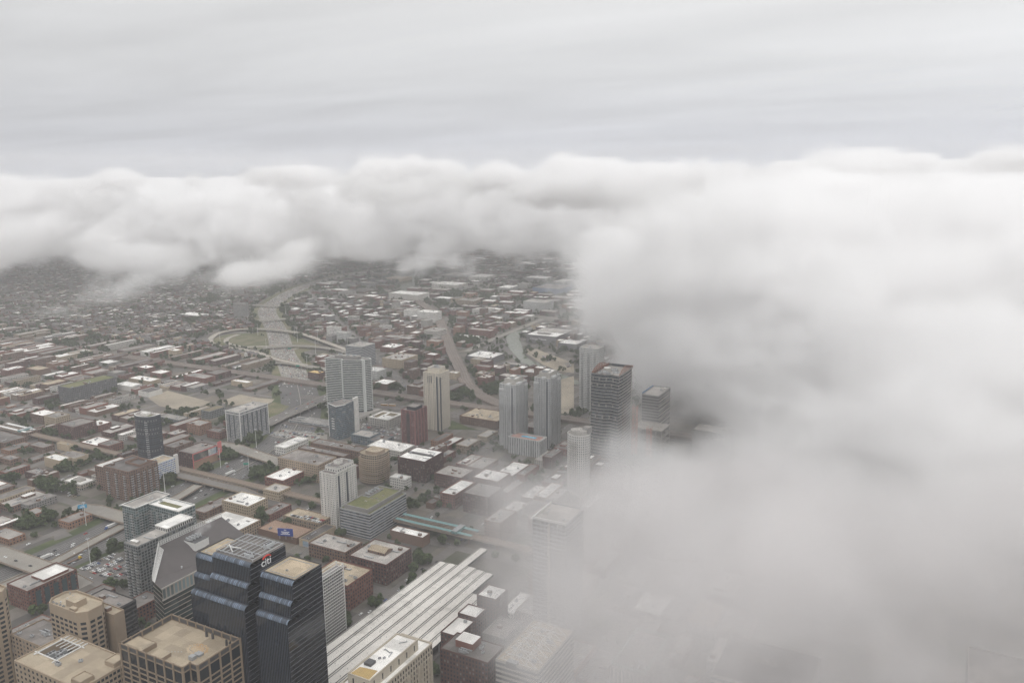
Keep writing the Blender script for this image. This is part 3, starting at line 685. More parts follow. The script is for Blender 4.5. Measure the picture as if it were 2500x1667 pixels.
# --- pale stone block with open roof wells (bottom left corner)
def well_block():
    E0, E1, N0, N1, H = -553, -481, 289, 328, 82
    root = empty('stone_office_block', 'pale stone block with open machinery well and white beams in its roof', 'office building', ((E0 + E1) / 2, (N0 + N1) / 2, 0))
    w_, d_ = (E1 - E0) / 2, (N1 - N0) / 2
    P = rect(-w_, w_, -d_, d_)
    b = MB(); b.walls(P, 0, H, 6, 4, 0, band=H * .999); b.ring(P, .8, H - .9, H, 0); b.build('wall', [MATS['beige_stone']], root)
    # roof deck round a sunken well (x -w..-w+30, y d-22..d-5)
    x0, x1, y0, y1 = -w_ + 5, -w_ + 26, d_ - 25, d_ - 6; z = H - .9
    b = MB()
    for a in ((-w_ + .8, x0, -d_ + .8, d_ - .8), (x1, w_ - .8, -d_ + .8, d_ - .8), (x0, x1, -d_ + .8, y0), (x0, x1, y1, d_ - .8)): b.quad((a[0], a[2], z), (a[1], a[2], z), (a[1], a[3], z), (a[0], a[3], z))
    b.build('roof', [MATS['beige_roof']], root)
    b = MB()
    for p, q in (((x0, y0), (x0, y1)), ((x0, y1), (x1, y1)), ((x1, y1), (x1, y0)), ((x1, y0), (x0, y0))): b.quad((*p, z - 6), (*q, z - 6), (*q, z), (*p, z)) if 0 else b.quad((*q, z - 6), (*p, z - 6), (*p, z), (*q, z))
    b.quad((x0, y0, z - 6), (x1, y0, z - 6), (x1, y1, z - 6), (x0, y1, z - 6), 1); b.build('machinery_well', [MATS['beige_stone'], MATS['steel_dark']], root)
    for i in range(5): unit('big', root, x0 + 4 + 4.4 * i, (y0 + y1) / 2 + (2 if i % 2 else -3), z - 6, math.pi / 2, 1.2)
    b = MB()
    for y in (y0, y1): b.bar((x0 - 3, y, z + .5), (x1 + 3, y, z + .5), .35)
    for k in range(6):
        x = x0 + (x1 - x0) * k / 5; b.bar((x, y1 - 8, z + .5), (x, y1 + 5, z + .5), .25)
    b.bar((x0, y0 - 3, z + .5), (x0, y1 + 4, z + .5), .35); b.bar((x1, y0 - 3, z + .5), (x1, y1 + 4, z + .5), .35); b.build('roof_beams', [MATS['steel_white']], root)
    for cx_, cy2 in ((w_ - 7, d_ - 7), (w_ - 8, -d_ + 8)):
        b = MB(); b.box(cx_ - 5, cx_ + 5, cy2 - 5, cy2 + 5, z, z + 3, 0, 1); b.ring(rect(cx_ - 5, cx_ + 5, cy2 - 5, cy2 + 5), .4, z + 3, z + 3.6, 0); b.build('corner_turret', [MATS['beige_stone'], MATS['beige_roof']], root)
    me = window_mesh(2.4, 2.4, 'glass_dark', 'beige_stone', .15)
    repeat_part(root, 'window', me, face_spots(P[0], P[1], H - 4 - 4 * 8, 15, 9, 4) + face_spots(P[1], P[2], H - 4 - 4 * 8, 13, 9, 4), 90)
    unit('hvac', root, -4, -8, z, 0, 1.2); unit('hvac', root, 6, 2, z, 1, .9)
    TAKEN.append((E0, E1, N0, N1)); mark(-517, 300, 'the pale stone block')
well_block()

# --- dark glass tower with curved setbacks and the red-arced sign
facade('black_curtain', (.055, .066, .086), glass=(.010, .014, .022), wf=.76, hf=2, blinds=.0, gr=.10, vary=.02)
facade('black_floors', (.105, .11, .12), glass=(.009, .012, .018), wf=2, hf=.84, blinds=.0, gr=.12, vary=.02)
surf('lip_glass', (.16, .20, .27), rough=.08, var=.3, size=3)
surf('dark_tower_roof', patch=7.7, c=(.43, .35, .25), var=.16, size=5, c2=(.36, .295, .21), stain=(.28, .23, .17))
def setback_tower():
    cx, cy_ = -414, 390
    root = empty('setback_glass_tower', 'tall dark glass tower with curved setbacks and white sign, beside the train shed', 'office tower', (cx, cy_, 0))
    X = lambda e: e - cx; Y = lambda n_: n_ - cy_
    # lobes of the plan: west, west-centre, centre, east; each steps outwards to the south on the way down
    parts = [('west', -463, -441.05, 374, 404, 145), ('mid', -441, -405, 370, 404, 152), ('east', -400, -371, 374, 403, 145)]
    sb = MB(); eb = MB()
    fl = 3.6
    for nm, e0, e1, n0, n1, H in parts:
        steps = [(H, n0), (H - 13.5, n0 - 2.8), (H - 25, n0 - 6.8), (0, n0 - 6.8)]
        if nm == 'mid': steps = [(152, 370), (138, 366.5), (123.5, 362.6), (0, 362.6)]
        b = MB(); zt = steps[0][0]
        for i in range(3):
            z1, n_ = steps[i]; z0 = steps[i + 1][0] if i < 2 else 0
            r = 2.6   # curved glass lip at the head of each stage
            z_top = z1 - r
            nb = round((e1 - e0) / 1.5); fs = max(1, round((z_top - z0) / fl))
            b.quad((X(e0), Y(n_), z0), (X(e1), Y(n_), z0), (X(e1), Y(n_), z_top), (X(e0), Y(n_), z_top), 0, [(0, 0), (nb, 0), (nb, fs), (0, fs)])
            for s, e in ((1, e1), (-1, e0)):
                nd = round((n1 - n_) / 1.5)
                q = [(X(e), Y(n_), z0), (X(e), Y(n1), z0), (X(e), Y(n1), z1), (X(e), Y(n_), z_top)]
                uvs = [(0, z0 / fl), (nd, z0 / fl), (nd, z1 / fl), (0, z_top / fl)]
                if s > 0: eb.quad(*q, 0, uvs)
                else: eb.quad(q[1], q[0], q[3], q[2], 0, [uvs[1], uvs[0], uvs[3], uvs[2]])
            eb.quad((X(e1), Y(n1), z0), (X(e0), Y(n1), z0), (X(e0), Y(n1), z1), (X(e1), Y(n1), z1), 0, [(0, z0 / fl), (nb, z0 / fl), (nb, z1 / fl), (0, z1 / fl)])
            lip = MB(); K = 6; nback = (n_ + r) if i == 0 else (steps[i - 1][1])
            arc = [(n_ + r - r * math.cos(k * math.pi / 2 / K), z_top + r * math.sin(k * math.pi / 2 / K)) for k in range(K + 1)]
            for k in range(K): lip.quad((X(e0), Y(arc[k][0]), arc[k][1]), (X(e1), Y(arc[k][0]), arc[k][1]), (X(e1), Y(arc[k + 1][0]), arc[k + 1][1]), (X(e0), Y(arc[k + 1][0]), arc[k + 1][1]), 0, [(0, .2), (nb, .2), (nb, .8), (0, .8)])
            if nback > arc[-1][0]: lip.quad((X(e0), Y(arc[-1][0]), z1), (X(e1), Y(arc[-1][0]), z1), (X(e1), Y(nback), z1), (X(e0), Y(nback), z1), 0)
            lip.build('glass_lip', [facade('lip_panes', (.05, .055, .065), glass=(.13, .165, .22), wf=.72, hf=2, blinds=0, gr=.1, vary=.02)], root)
        b.build('curtain_wall', [MATS['black_curtain']], root)
        # roof of each lobe with a track line
        r = MB(); P = rect(X(e0), X(e1), Y(n0 + 2.6), Y(n1)); r.face([(x, y, zt) for x, y in P]); r.build('roof', [MATS['dark_tower_roof' if nm != 'mid' else 'roof_grey']], root)
        if nm != 'mid':
            t_ = MB(); Q = inset(P, 3.2)
            for a, c in zip(Q, Q[1:] + Q[:1]): t_.bar((*a, zt + .15), (*c, zt + .15), .18)
            t_.build('cleaning_track', [MATS['steel_grey']], root)
            pr = MB(); pr.ring(P, .35, zt, zt + .9, 0); 
            for i in range(4): pr.quad((*P[i], zt - .01), (*P[(i + 1) % 4], zt - .01), (*P[(i + 1) % 4], zt + .9), (*P[i], zt + .9))
            pr.build('parapet', [MATS['steel_dark']], root)
    eb.build('side_wall', [MATS['black_floors']], root)
    # recess between the lobes
    b = MB(); b.walls(rect(X(-405), X(-400), Y(378), Y(403)), 0, 143, 1.5, 3.6, 0); b.face([(x, y, 143) for x, y in rect(X(-405), X(-400), Y(378), Y(403))], 0); b.build('recess', [MATS['black_curtain']], root)
    # open steel crown on the centre
    b = MB(); z = 152.0
    for k in range(9):
        x = X(-440 + 4.3 * k); b.bar((x, Y(373), z + 1.6), (x, Y(403), z + 1.6), .22)
    for y in (374, 382, 392, 402): b.bar((X(-440.5), Y(y), z + 1.6), (X(-406), Y(y), z + 1.6), .25)
    for x in (-440.5, -406):
        for y in (374, 388, 402): b.bar((X(x), Y(y), z), (X(x), Y(y), z + 1.6), .2)
    b.build('roof_frame', [MATS['steel_grey']], root)
    b = MB()
    for p, q in (((-437, 376, 0), (-433, 379, 4.5)), ((-433, 379, 4.5), (-428, 377, .5)), ((-437, 382, 0), (-433, 379, 4.5)), ((-433, 379, 3), (-424, 381, 3))): b.bar((X(p[0]), Y(p[1]), z + p[2]), (X(q[0]), Y(q[1]), z + q[2]), .28)
    b.build('roof_crane', [MATS['steel_white']], root)
    unit('big', root, X(-414), Y(378), z, 0, .9); unit('big', root, X(-412), Y(395), z, 1.57, 1.1); unit('hvac', root, X(-386), Y(385), 145, .4, .5)
    # sign on the east face of the centre lobe: white letters under a red arc
    def sign_text(body, size, mat, z0, y0):
        cu = bpy.data.curves.new('sign_letters', 'FONT'); cu.body = body; cu.size = size; cu.extrude = .12; cu.align_x = 'CENTER'
        o = bpy.data.objects.new('tmp', cu); col.objects.link(o)
        me = bpy.data.meshes.new_from_object(o.evaluated_get(bpy.context.evaluated_depsgraph_get())); bpy.data.objects.remove(o)
        me.materials.clear(); me.materials.append(MATS[mat]); return me
    o = put(sign_text('citi', 8.0, 'sign_white', 0, 0), 'sign_letters', root, (X(-404.85), Y(385.0), 145.0)); o.rotation_euler = (math.pi / 2, 0, math.pi / 2)
    b = MB()
    for k in range(10):
        t0, t1 = math.pi * (.12 + .76 * k / 10), math.pi * (.12 + .76 * (k + 1) / 10)
        p = [(X(-404.7), Y(385.6) - 4.0 * math.cos(t0), 149.3 + 2.6 * math.sin(t0)), (X(-404.7), Y(385.6) - 4.0 * math.cos(t1), 149.3 + 2.6 * math.sin(t1))]
        b.bar(p[0], p[1], .38)
    b.build('sign_arc', [MATS['sign_red']], root)
    TAKEN.append((-463, -370, 362, 404)); mark(cx, cy_, 'the dark setback tower')
surf('sign_white', (.8, .8, .8), var=.03); surf('sign_red', (.6, .04, .03), var=.05); surf('sign_blue', (.03, .06, .28), var=.1)
setback_tower()
# white lattice frame climbing the parking structure behind the dark tower
def lattice():
    root = empty('lattice_tower', 'narrow white steel lattice tower behind the right edge of the dark setback tower', 'lattice tower', (-470, 520, 0))
    b = MB()
    for x in (-4, 4):
        for y in (-14, 14): b.bar((x, y, 0), (x, y, 66), .35)
    b.build('mast', [MATS['steel_white']], root)
    b = MB()
    for k in range(22):
        z = 3 * k + 2
        for x in (-4, 4): b.bar((x, -14, z), (x, 14, z), .22)
        for y in (-14, 14): b.bar((-4, y, z), (4, y, z), .22)
    b.build('rungs', [MATS['steel_white']], root)
    b = MB(); b.walls(rect(-3.4, 3.4, -13, 13), 0, 62, 3, 3, 0); b.face([(x, y, 62) for x, y in rect(-3.4, 3.4, -13, 13)]); b.build('core_wall', [MATS['grey_wall']], root)
    TAKEN.append((-475, -464, 505, 535))
lattice()

# --- dark block with the slanting roof and white trellis
facade('banded_green', (.30, .265, .225), glass=(.022, .034, .034), wf=2, hf=.80, blinds=.0, gr=.15, vary=.03)
facade('glass_fins', (.30, .27, .23), glass=(.20, .26, .27), wf=.62, hf=2, blinds=0, vary=.02)
def slant_block():
    ox, oy = -600, 490
    root = empty('slant_roof_office', 'dark office block with slanting grey roof, white trellis edge and banded glass', 'office building', (ox, oy, 0))
    A, B, C, D = (-584, 434, 58), (-581, 540, 58), (-625, 540, 76), (-625, 466, 76); F = (-605, 441, 58)
    l = lambda p: (p[0] - ox, p[1] - oy, p[2])
    b = MB(); A0, B0 = l(A), l(B)
    z1 = 48.0; L = 118; nb = 14
    b.quad((A0[0], A0[1], 0), (B0[0], B0[1], 0), (B0[0], B0[1], z1), (A0[0], A0[1], z1), 0, [(0, 0), (nb, 0), (nb, 11), (0, 11)])
    b.quad((A0[0], A0[1], z1), (B0[0], B0[1], z1), (B0[0], B0[1], 58), (A0[0], A0[1], 58), 1, [(0, 0), (26, 0), (26, 1), (0, 1)])
    F0, D0, C0 = l(F), l(D), l(C)
    b.quad((F0[0], F0[1], 0), (A0[0], A0[1], 0), (A0[0], A0[1], 58), (F0[0], F0[1], 58), 0, [(0, 0), (3, 0), (3, 13), (0, 13)])
    b.quad((D0[0], D0[1], 0), (F0[0], F0[1], 0), (F0[0], F0[1], 58), D0, 0, [(0, 0), (4, 0), (4, 13), (0, 17)])
    b.quad((C0[0], C0[1], 0), (D0[0], D0[1], 0), D0, C0, 0, [(0, 0), (9, 0), (9, 17), (0, 17)])
    b.quad((B0[0], B0[1], 0), (C0[0], C0[1], 0), C0, B0, 0, [(0, 0), (4, 0), (4, 17), (0, 13)])
    b.build('wall', [MATS['banded_green'], MATS['glass_fins']], root)
    b = MB(); b.face([A0, B0, C0, D0, F0]); b.build('roof', [surf('slate_roof', (.098, .088, .087), var=.2, size=7, c2=(.075, .068, .067), stain=(.12, .11, .11))], root)
    b = MB()
    for z0, z2 in ((58, 59.2), (47.4, 48.6)): b.box(A0[0] - .2, A0[0] + .9, A0[1] - .8, B0[1], z0, z2, 0, bottom=True)
    b.build('cornice', [MATS['concrete']], root)
    # trellis: along the west ridge and down the slanting south edge
    b = MB()
    for (p, q, n_) in ((D0, C0, 30), (F0, D0, 10)):
        p, q = Vector(p), Vector(q)
        for dz in (.4, 1.7, 3.0, 4.3): b.bar(tuple(p + Vector((0, 0, dz))), tuple(q + Vector((0, 0, dz))), .16)
        for k in range(n_ + 1):
            m = p.lerp(q, k / n_); b.bar(tuple(m), tuple(m + Vector((0, 0, 4.5))), .16)
    for k in range(8):
        p = Vector(F0).lerp(Vector(A0), k / 7 * .25); b.bar(tuple(p + Vector((0, 0, .4))), tuple(Vector(D0).lerp(Vector((D0[0] + 6, D0[1], D0[2] - 2.4)), k / 7) + Vector((0, 0, .4))), .16)
    b.build('trellis', [MATS['steel_white']], root)
    zr = lambda x: 58 + (A0[0] - x) / (A0[0] - D0[0]) * 18
    b = MB(); x0, x1, y0, y1 = -18, -3, -2, 14
    b.box(x0, x1, y0, y1, zr(x1), zr(x0) + 1.0, 0, 1); b.build('plant_deck', [MATS['steel_white'], MATS['steel_dark']], root)
    for i in range(4): unit('big', root, x0 + 4, y0 + 2.5 + 3.6 * i, zr(x0) + 1.0, 0, .9)
    unit('vent', root, 6, -26, zr(6) - .1, 0, 1.5); unit('vent', root, 4, 22, zr(4) - .1, 0, 1.5)
    TAKEN.append((-626, -578, 432, 553)); mark(ox, oy, 'the slant-roofed office')
slant_block()

# --- apartment slabs with balconies in front of the expressway
facade('glass_flats', (.20, .21, .21), glass=(.045, .055, .06), wf=.72, hf=.70, blinds=.16, vary=.03)
facade('glass_flats_teal', (.24, .27, .27), glass=(.055, .085, .09), wf=.8, hf=.72, blinds=.12, vary=.03)
def balconies(root, a, c, z0, z1, fl, n_, w_=3.0, dep=1.6, mat='steel_grey', skip=0, rs=RS, cap=100):
    me = _mk(lambda q: (q.box(-w_ / 2, w_ / 2, -dep, 0, 0, .22, 0, bottom=True), q.box(-w_ / 2, w_ / 2, -dep, -dep + .06, .22, 1.2, 1), q.box(-w_ / 2, -w_ / 2 + .06, -dep, 0, .22, 1.2, 1), q.box(w_ / 2 - .06, w_ / 2, -dep, 0, .22, 1.2, 1)), 'balcony', [MATS['concrete'], MATS[mat]])
    sp = face_spots(a, c, z0, n_, int((z1 - z0) / fl), fl)
    repeat_part(root, 'balcony', me, sp, cap)
def flats(label, E0, E1, N0, N1, H, wm, rm, nbs, nbe, mk, pent=None, cop=None, fl=3.1, units=4, name='apartment_tower', group=None):
    r = block(name, label, 'apartment building', E0, E1, N0, N1, H, wm, rm, bay=3.4, fl=fl, units=units, pent=pent, coping=cop, mark=mk, group=group)
    w_, d_ = (E1 - E0) / 2, (N1 - N0) / 2
    if nbs: balconies(r, (-w_, -d_), (w_, -d_), fl, H - fl, fl, nbs, cap=50)
    if nbe: balconies(r, (w_, -d_), (w_, d_), fl, H - fl, fl, nbe, cap=50)
    return r
r = flats('pale glass apartment slab with white framed roof storey beside the slant-roofed office', -687, -667, 474, 541, 62, 'glass_flats', 'roof_pale', 3, 0, 'the pale glass apartment slab', units=5)
b = MB(); P = rect(-9, 9, 2, 33); b.walls(P, 62, 66.4, 2.6, 4.4, 0); b.ring(inset(P, -.6), 1.0, 66.4, 67, 1); b.build('roof_storey', [facade('white_frames', (.66, .65, .62), glass=(.06, .06, .062), wf=.6, hf=.62, blinds=.05), MATS['roof_white']], r)
b = MB(); b.face([(x, y, 66.5) for x, y in P]); b.build('roof', [MATS['roof_white']], r)
b = MB(); b.box(-5, 4, -30, -26, 62, 64.5, 0, 1); b.build('penthouse', [MATS['blank_pale'], MATS['roof_white']], r)
r = flats('teal glass apartment block, left wing of the white roofed pair beside the expressway', -786, -764, 545, 590, 55, 'glass_flats_teal', 'roof_pale', 2, 4, 'the teal apartment pair', cop='roof_white', units=3)
r = flats('teal glass apartment block with green roof strip, right wing of the white roofed pair', -764, -716, 562, 584, 54, 'glass_flats_teal', 'roof_white', 5, 3, None, cop='roof_white', units=1)
b = MB(); b.quad((-17, -4, 54.03), (14, -4, 54.03), (14, 3, 54.03), (-17, 3, 54.03)); b.build('green_roof', [MATS['roof_green']], r)

# --- dark oval tower
facade('oval_glass', (.055, .063, .075), glass=(.024, .031, .042), wf=.8, hf=.66, blinds=.10, vary=.02, gr=.12)
def oval_tower():
    root = empty('oval_glass_tower', 'dark blue glass tower with curved front and white rimmed roof, above the low brick streets', 'apartment tower', (-990, 738, 0))
    P = []
    for k in range(13):
        t_ = -math.pi * (1 - k / 12); P.append((19 * math.cos(t_), 1 + 13 * math.sin(t_)))
    P += [(19, 10), (-19, 10)]
    H = 80
    b = MB(); b.walls(P, 0, H, 2.2, 3.1, 0, band=2.2); b.ring(P, 1.6, H - .7, H, 1); b.build('wall', [MATS['oval_glass'], MATS['roof_white']], root)
    b = MB(); b.face([(x, y, H - .7) for x, y in inset(P, 1.6)]); b.build('roof', [MATS['roof_grey']], root)
    b = MB(); b.box(-5, 6, -4, 4, H - .7, H + 2.6, 0, 1); b.build('penthouse', [MATS['blank_white'], MATS['roof_white']], root)
    b = MB(); b.quad((7, -4, H - .6), (13, -4, H - .6), (13, 3, H - .6), (7, 3, H - .6)); b.build('green_roof', [MATS['roof_green']], root)
    balconies(root, (9, -10.9), (14.5, -7.6), 6, 76, 3.1, 1, 3.6, 1.5, cap=60)
    TAKEN.append((-1012, -968, 722, 750)); mark(-990, 738, 'the dark oval tower')
oval_tower()

# --- brick high-rise, patterned blue block, billboard block along the expressway
r = flats('brown brick high-rise with white annex roof beside the tan bridges', -952, -903, 640, 684, 41, 'brown_brick', 'roof_dark', 3, 5, 'the brown brick high-rise', units=2, name='brick_high_rise')
b = MB(); pp = rect(-8, 20, -2, 18); b.ring(pp, 1, 41, 44, 0); b.walls(pp, 41, 44, 5, 3, 0, band=2.9); b.build('roof_screen', [MATS['brown_brick']], r)
block('brick_annex', 'lower brown brick annex with bright white roof beside the brick high-rise', 'building', -985, -953, 650, 688, 33, 'brown_brick', 'roof_white', units=1, kinds=('bulkw',))
facade('blue_patches', (.62, .64, .66), glass=(.055, .105, .24), wf=.72, hf=.55, blinds=.42, vary=.02)
r = block('patterned_block', 'white and blue chequered block standing between the oval tower and the tan bridges', 'building', -948, -924, 694, 728, 29, 'blue_patches', 'roof_tan', bay=2.6, fl=2.9, units=4, mark='the blue chequered block')
b = MB(); b.box(9, 12.2, 16.6, 22, 0, 33, 0); b.build('stair_tower', [MATS['blank_white']], r)
r = block('billboard_warehouse', 'brick warehouse carrying two big billboards and a pink pillar towards the expressway', 'warehouse', -962, -930, 762, 806, 22, 'dark_brick', 'roof_grey', units=3, mark='the billboard warehouse')
surf('pink_paint', (.55, .16, .155), var=.06); surf('poster_dark', (.07, .075, .075), var=.7, size=2.4, c2=(.22, .2, .17)); surf('poster_light', (.25, .32, .40), var=.6, size=2, c2=(.5, .5, .47))
b = MB(); b.box(16, 16.8, 23, 30, 0, 27, 0); b.build('pink_pillar', [MATS['pink_paint']], r)
for y0, y1, mt in ((-20, 4, 'poster_dark'), (5.5, 20, 'poster_light')):
    b = MB(); b.box(16.05, 16.6, y0, y1, 11.5, 21, 0, bottom=True); b.build('billboard', [MATS[mt]], r)
b = MB()
for p, q in (((-22, 11), (22, 11)), ((-22, 22.2), (22, 22.2))): b.bar((16.5, p[0], p[1]), (16.5, q[0], q[1]), .45)
b.bar((16.5, -22, 0), (16.5, -22, 22), .45); b.build('pink_frame', [MATS['pink_paint']], r)
b = MB(); b.quad((16.06, -22, 0), (16.06, 22, 0), (16.06, 22, 10.8), (16.06, -22, 10.8)); b.build('brick_base', [surf('orange_base', (.33, .21, .145), var=.15)], r)
surf('brown_roof_lead', (.2, .18, .16), var=.2)
# --- pale gridded tower
facade('gridded', (.47, .47, .46), glass=(.07, .08, .095), wf=.70, hf=.8, blinds=.25, vary=.02, band=(.33, .34, .35))
r = block('gridded_tower', 'pale gridded apartment tower with white corner trim beside the expressway bridge', 'apartment tower', -984, -954, 875, 934, 49, 'gridded', 'roof_pale', bay=2.6, fl=2.8, units=5, kinds=('big', 'hvac', 'duct'), mark='the pale gridded tower')
b = MB()
for x, y in ((-15, -29.5), (15, -29.5), (15, 29.5)): b.box(x - .5, x + .5, y - .5, y + .5, 0, 51, 0)
for z in (49.5, 45.5): b.box(-15.2, 15.3, -29.8, -29.5, z, z + .9, 0, bottom=True); b.box(15.0, 15.3, -29.8, 29.8, z, z + .9, 0, bottom=True)
b.build('corner_trim', [MATS['steel_white']], r)
surf('dark_fin', (.06, .07, .085), rough=.3)
for k in range(6):
    b = MB(); y = -24 + 9.4 * k; b.box(15.0, 15.22, y, y + 2.6, 7, 44, 0); b.build('dark_bay', [MATS['dark_fin']], r)
for k in range(2):
    b = MB(); x = -9 + 10 * k; b.box(x, x + 2.6, -29.72, -29.5, 7, 44, 0); b.build('dark_bay', [MATS['dark_fin']], r)

# --- white ribbed tower, curved tan tower, green-roofed office
facade('white_ribs', (.62, .605, .575), glass=(.05, .055, .06), wf=.44, hf=.48, blinds=.12, vary=.02)
def ribbed_tower():
    H = 66; E0, E1, N0, N1 = -650, -616, 694, 730
    # footprint from the roof corners in the photograph
    a = at(6, 780, 760, H); E1, N0 = a; E0 = at(6, 650, 735, H)[0]; N1 = at(6, 952, 665, H)[1]
    r = block('white_tower', 'white ribbed apartment tower with stepped crown, left of the green-roofed office', 'apartment tower', E0, E1, N0, N1, H, 'white_ribs', 'roof_grey', bay=2.5, fl=2.8, units=1, mark='the white ribbed tower')
    w_, d_ = (E1 - E0) / 2, (N1 - N0) / 2
    for i in range(9):
        b = MB(); y = -d_ + 2 * d_ * i / 8; b.box(w_, w_ + .7, y - .45, y + .45, 0, H + 1.2, 0); b.build('rib', [MATS['blank_white']], r)
    for i in range(6):
        b = MB(); x = -w_ + 2 * w_ * i / 5; b.box(x - .45, x + .45, -d_ - .7, -d_, 0, H + 1.2, 0); b.build('rib', [MATS['blank_white']], r)
    dk = MB()
    for (y0, y1) in ((-d_ * .75, -d_ * .45), (d_ * .05, d_ * .3)): dk.box(w_ - .1, w_ + .15, y0, y1, 0, H - 3, 0)
    dk.build('dark_bays', [MATS['dark_fin']], r)
    b = MB(); P = rect(-w_ + 2, w_ - 1, -d_ + 7, d_ - 2); b.walls(P, H + .5, H + 6, 4, 5, 0, band=1.5); b.face([(x, y, H + 6) for x, y in P], 1); b.ring(P, .5, H + 6, H + 6.8, 0); b.build('crown_storey', [MATS['white_ribs'], MATS['roof_grey']], r)
    b = MB(); b.box(-4, 3, -2, 6, H + 6, H + 10.5, 0, 1); b.build('penthouse', [MATS['blank_white'], MATS['roof_pale']], r)
    for x, y in ((-w_ + 6, -d_ + 10), (w_ - 4, d_ - 6)): unit('hvac', r, x, y, H + 6)
ribbed_tower()
facade('tan_balconies', (.37, .31, .235), glass=(.05, .052, .055), wf=.72, hf=.62, blinds=.12, vary=.02)
def curved_tower():
    H = 39; e1, n0 = at(6, 1150, 590, H); e0 = at(6, 960, 580, H)[0]; n1 = at(6, 1258, 530, H)[1]
    cx, cy_ = (e0 + e1) / 2, (n0 + n1) / 2; w_, d_ = (e1 - e0) / 2, (n1 - n0) / 2
    P = [(-w_, -d_ + 2)] + [(-w_ + 2 * w_ * k / 10, -d_ - 3.5 * math.sin(math.pi * k / 10) + 1) for k in range(1, 10)] + [(w_, -d_ + 2)] + [(w_ + 3 * math.sin(math.pi * k / 6), -d_ + 2 + (2 * d_ - 2) * k / 6) for k in range(1, 6)] + [(w_, d_), (-w_, d_)]
    root = prism('curved_tower', 'curved tan apartment tower with rows of balconies behind the white ribbed tower', 'apartment tower', [(cx + x, cy_ + y) for x, y in P], H, 'tan_balconies', 'roof_tan', bay=2.8, fl=2.9, mark='the curved tan tower')
    b = MB(); Q = [(x * .7, y * .6 + 3) for x, y in P]; b.walls(Q, H, H + 5, 4, 5, 0, band=5); b.face([(x, y, H + 5) for x, y in Q], 1); b.build('penthouse', [MATS['blank_tan'], MATS['roof_tan']], root)
    for i in range(12):
        b = MB(); z = 3 + 2.95 * i
        b.ring(inset(P, -1.1), 1.0, z, z + .9, 0); Q = inset(P, -1.1)
        for j in range(len(Q)): k = (j + 1) % len(Q); b.quad((*Q[j], z), (*Q[k], z), (*Q[k], z + .9), (*Q[j], z + .9))
        b.build('balcony_band', [MATS['blank_tan']], root)
curved_tower()
facade('band_office', (.36, .36, .36), glass=(.10, .115, .135), wf=2, hf=.55, blinds=.0, vary=.02, gr=.15)
def green_office():
    H = 30.5; root = block('green_roof_office', 'banded grey office block with grassy green roof beside the white ribbed tower', 'office building', -606, -563, 694, 765, H, 'band_office', 'roof_green', bay=5, fl=3.5, units=0, mark='the green-roofed office')
    b = MB(); P = rect(-17, 17, -33, 33); b.walls(P, H, H + 5, 5, 5, 0, band=5); b.ring(P, 1.2, H + 4, H + 5, 0); b.face([(x, y, H + 4) for x, y in inset(P, 1.2)], 1); b.build('upper_storey', [MATS['blank_grey'], MATS['roof_green']], root)
    b = MB(); b.box(-16, -5, -2, 26, H + 4, H + 5.6, 0, 1); b.build('plant_deck', [MATS['steel_grey'], MATS['roof_grey']], root)
    for i in range(6): unit('sky', root, RS.uniform(-3, 12), RS.uniform(-26, 20), H + 4, 0, .6)
    for i in range(4): unit('big', root, -10.5, 2 + 6 * i, H + 5.6, 0, .8)
green_office()

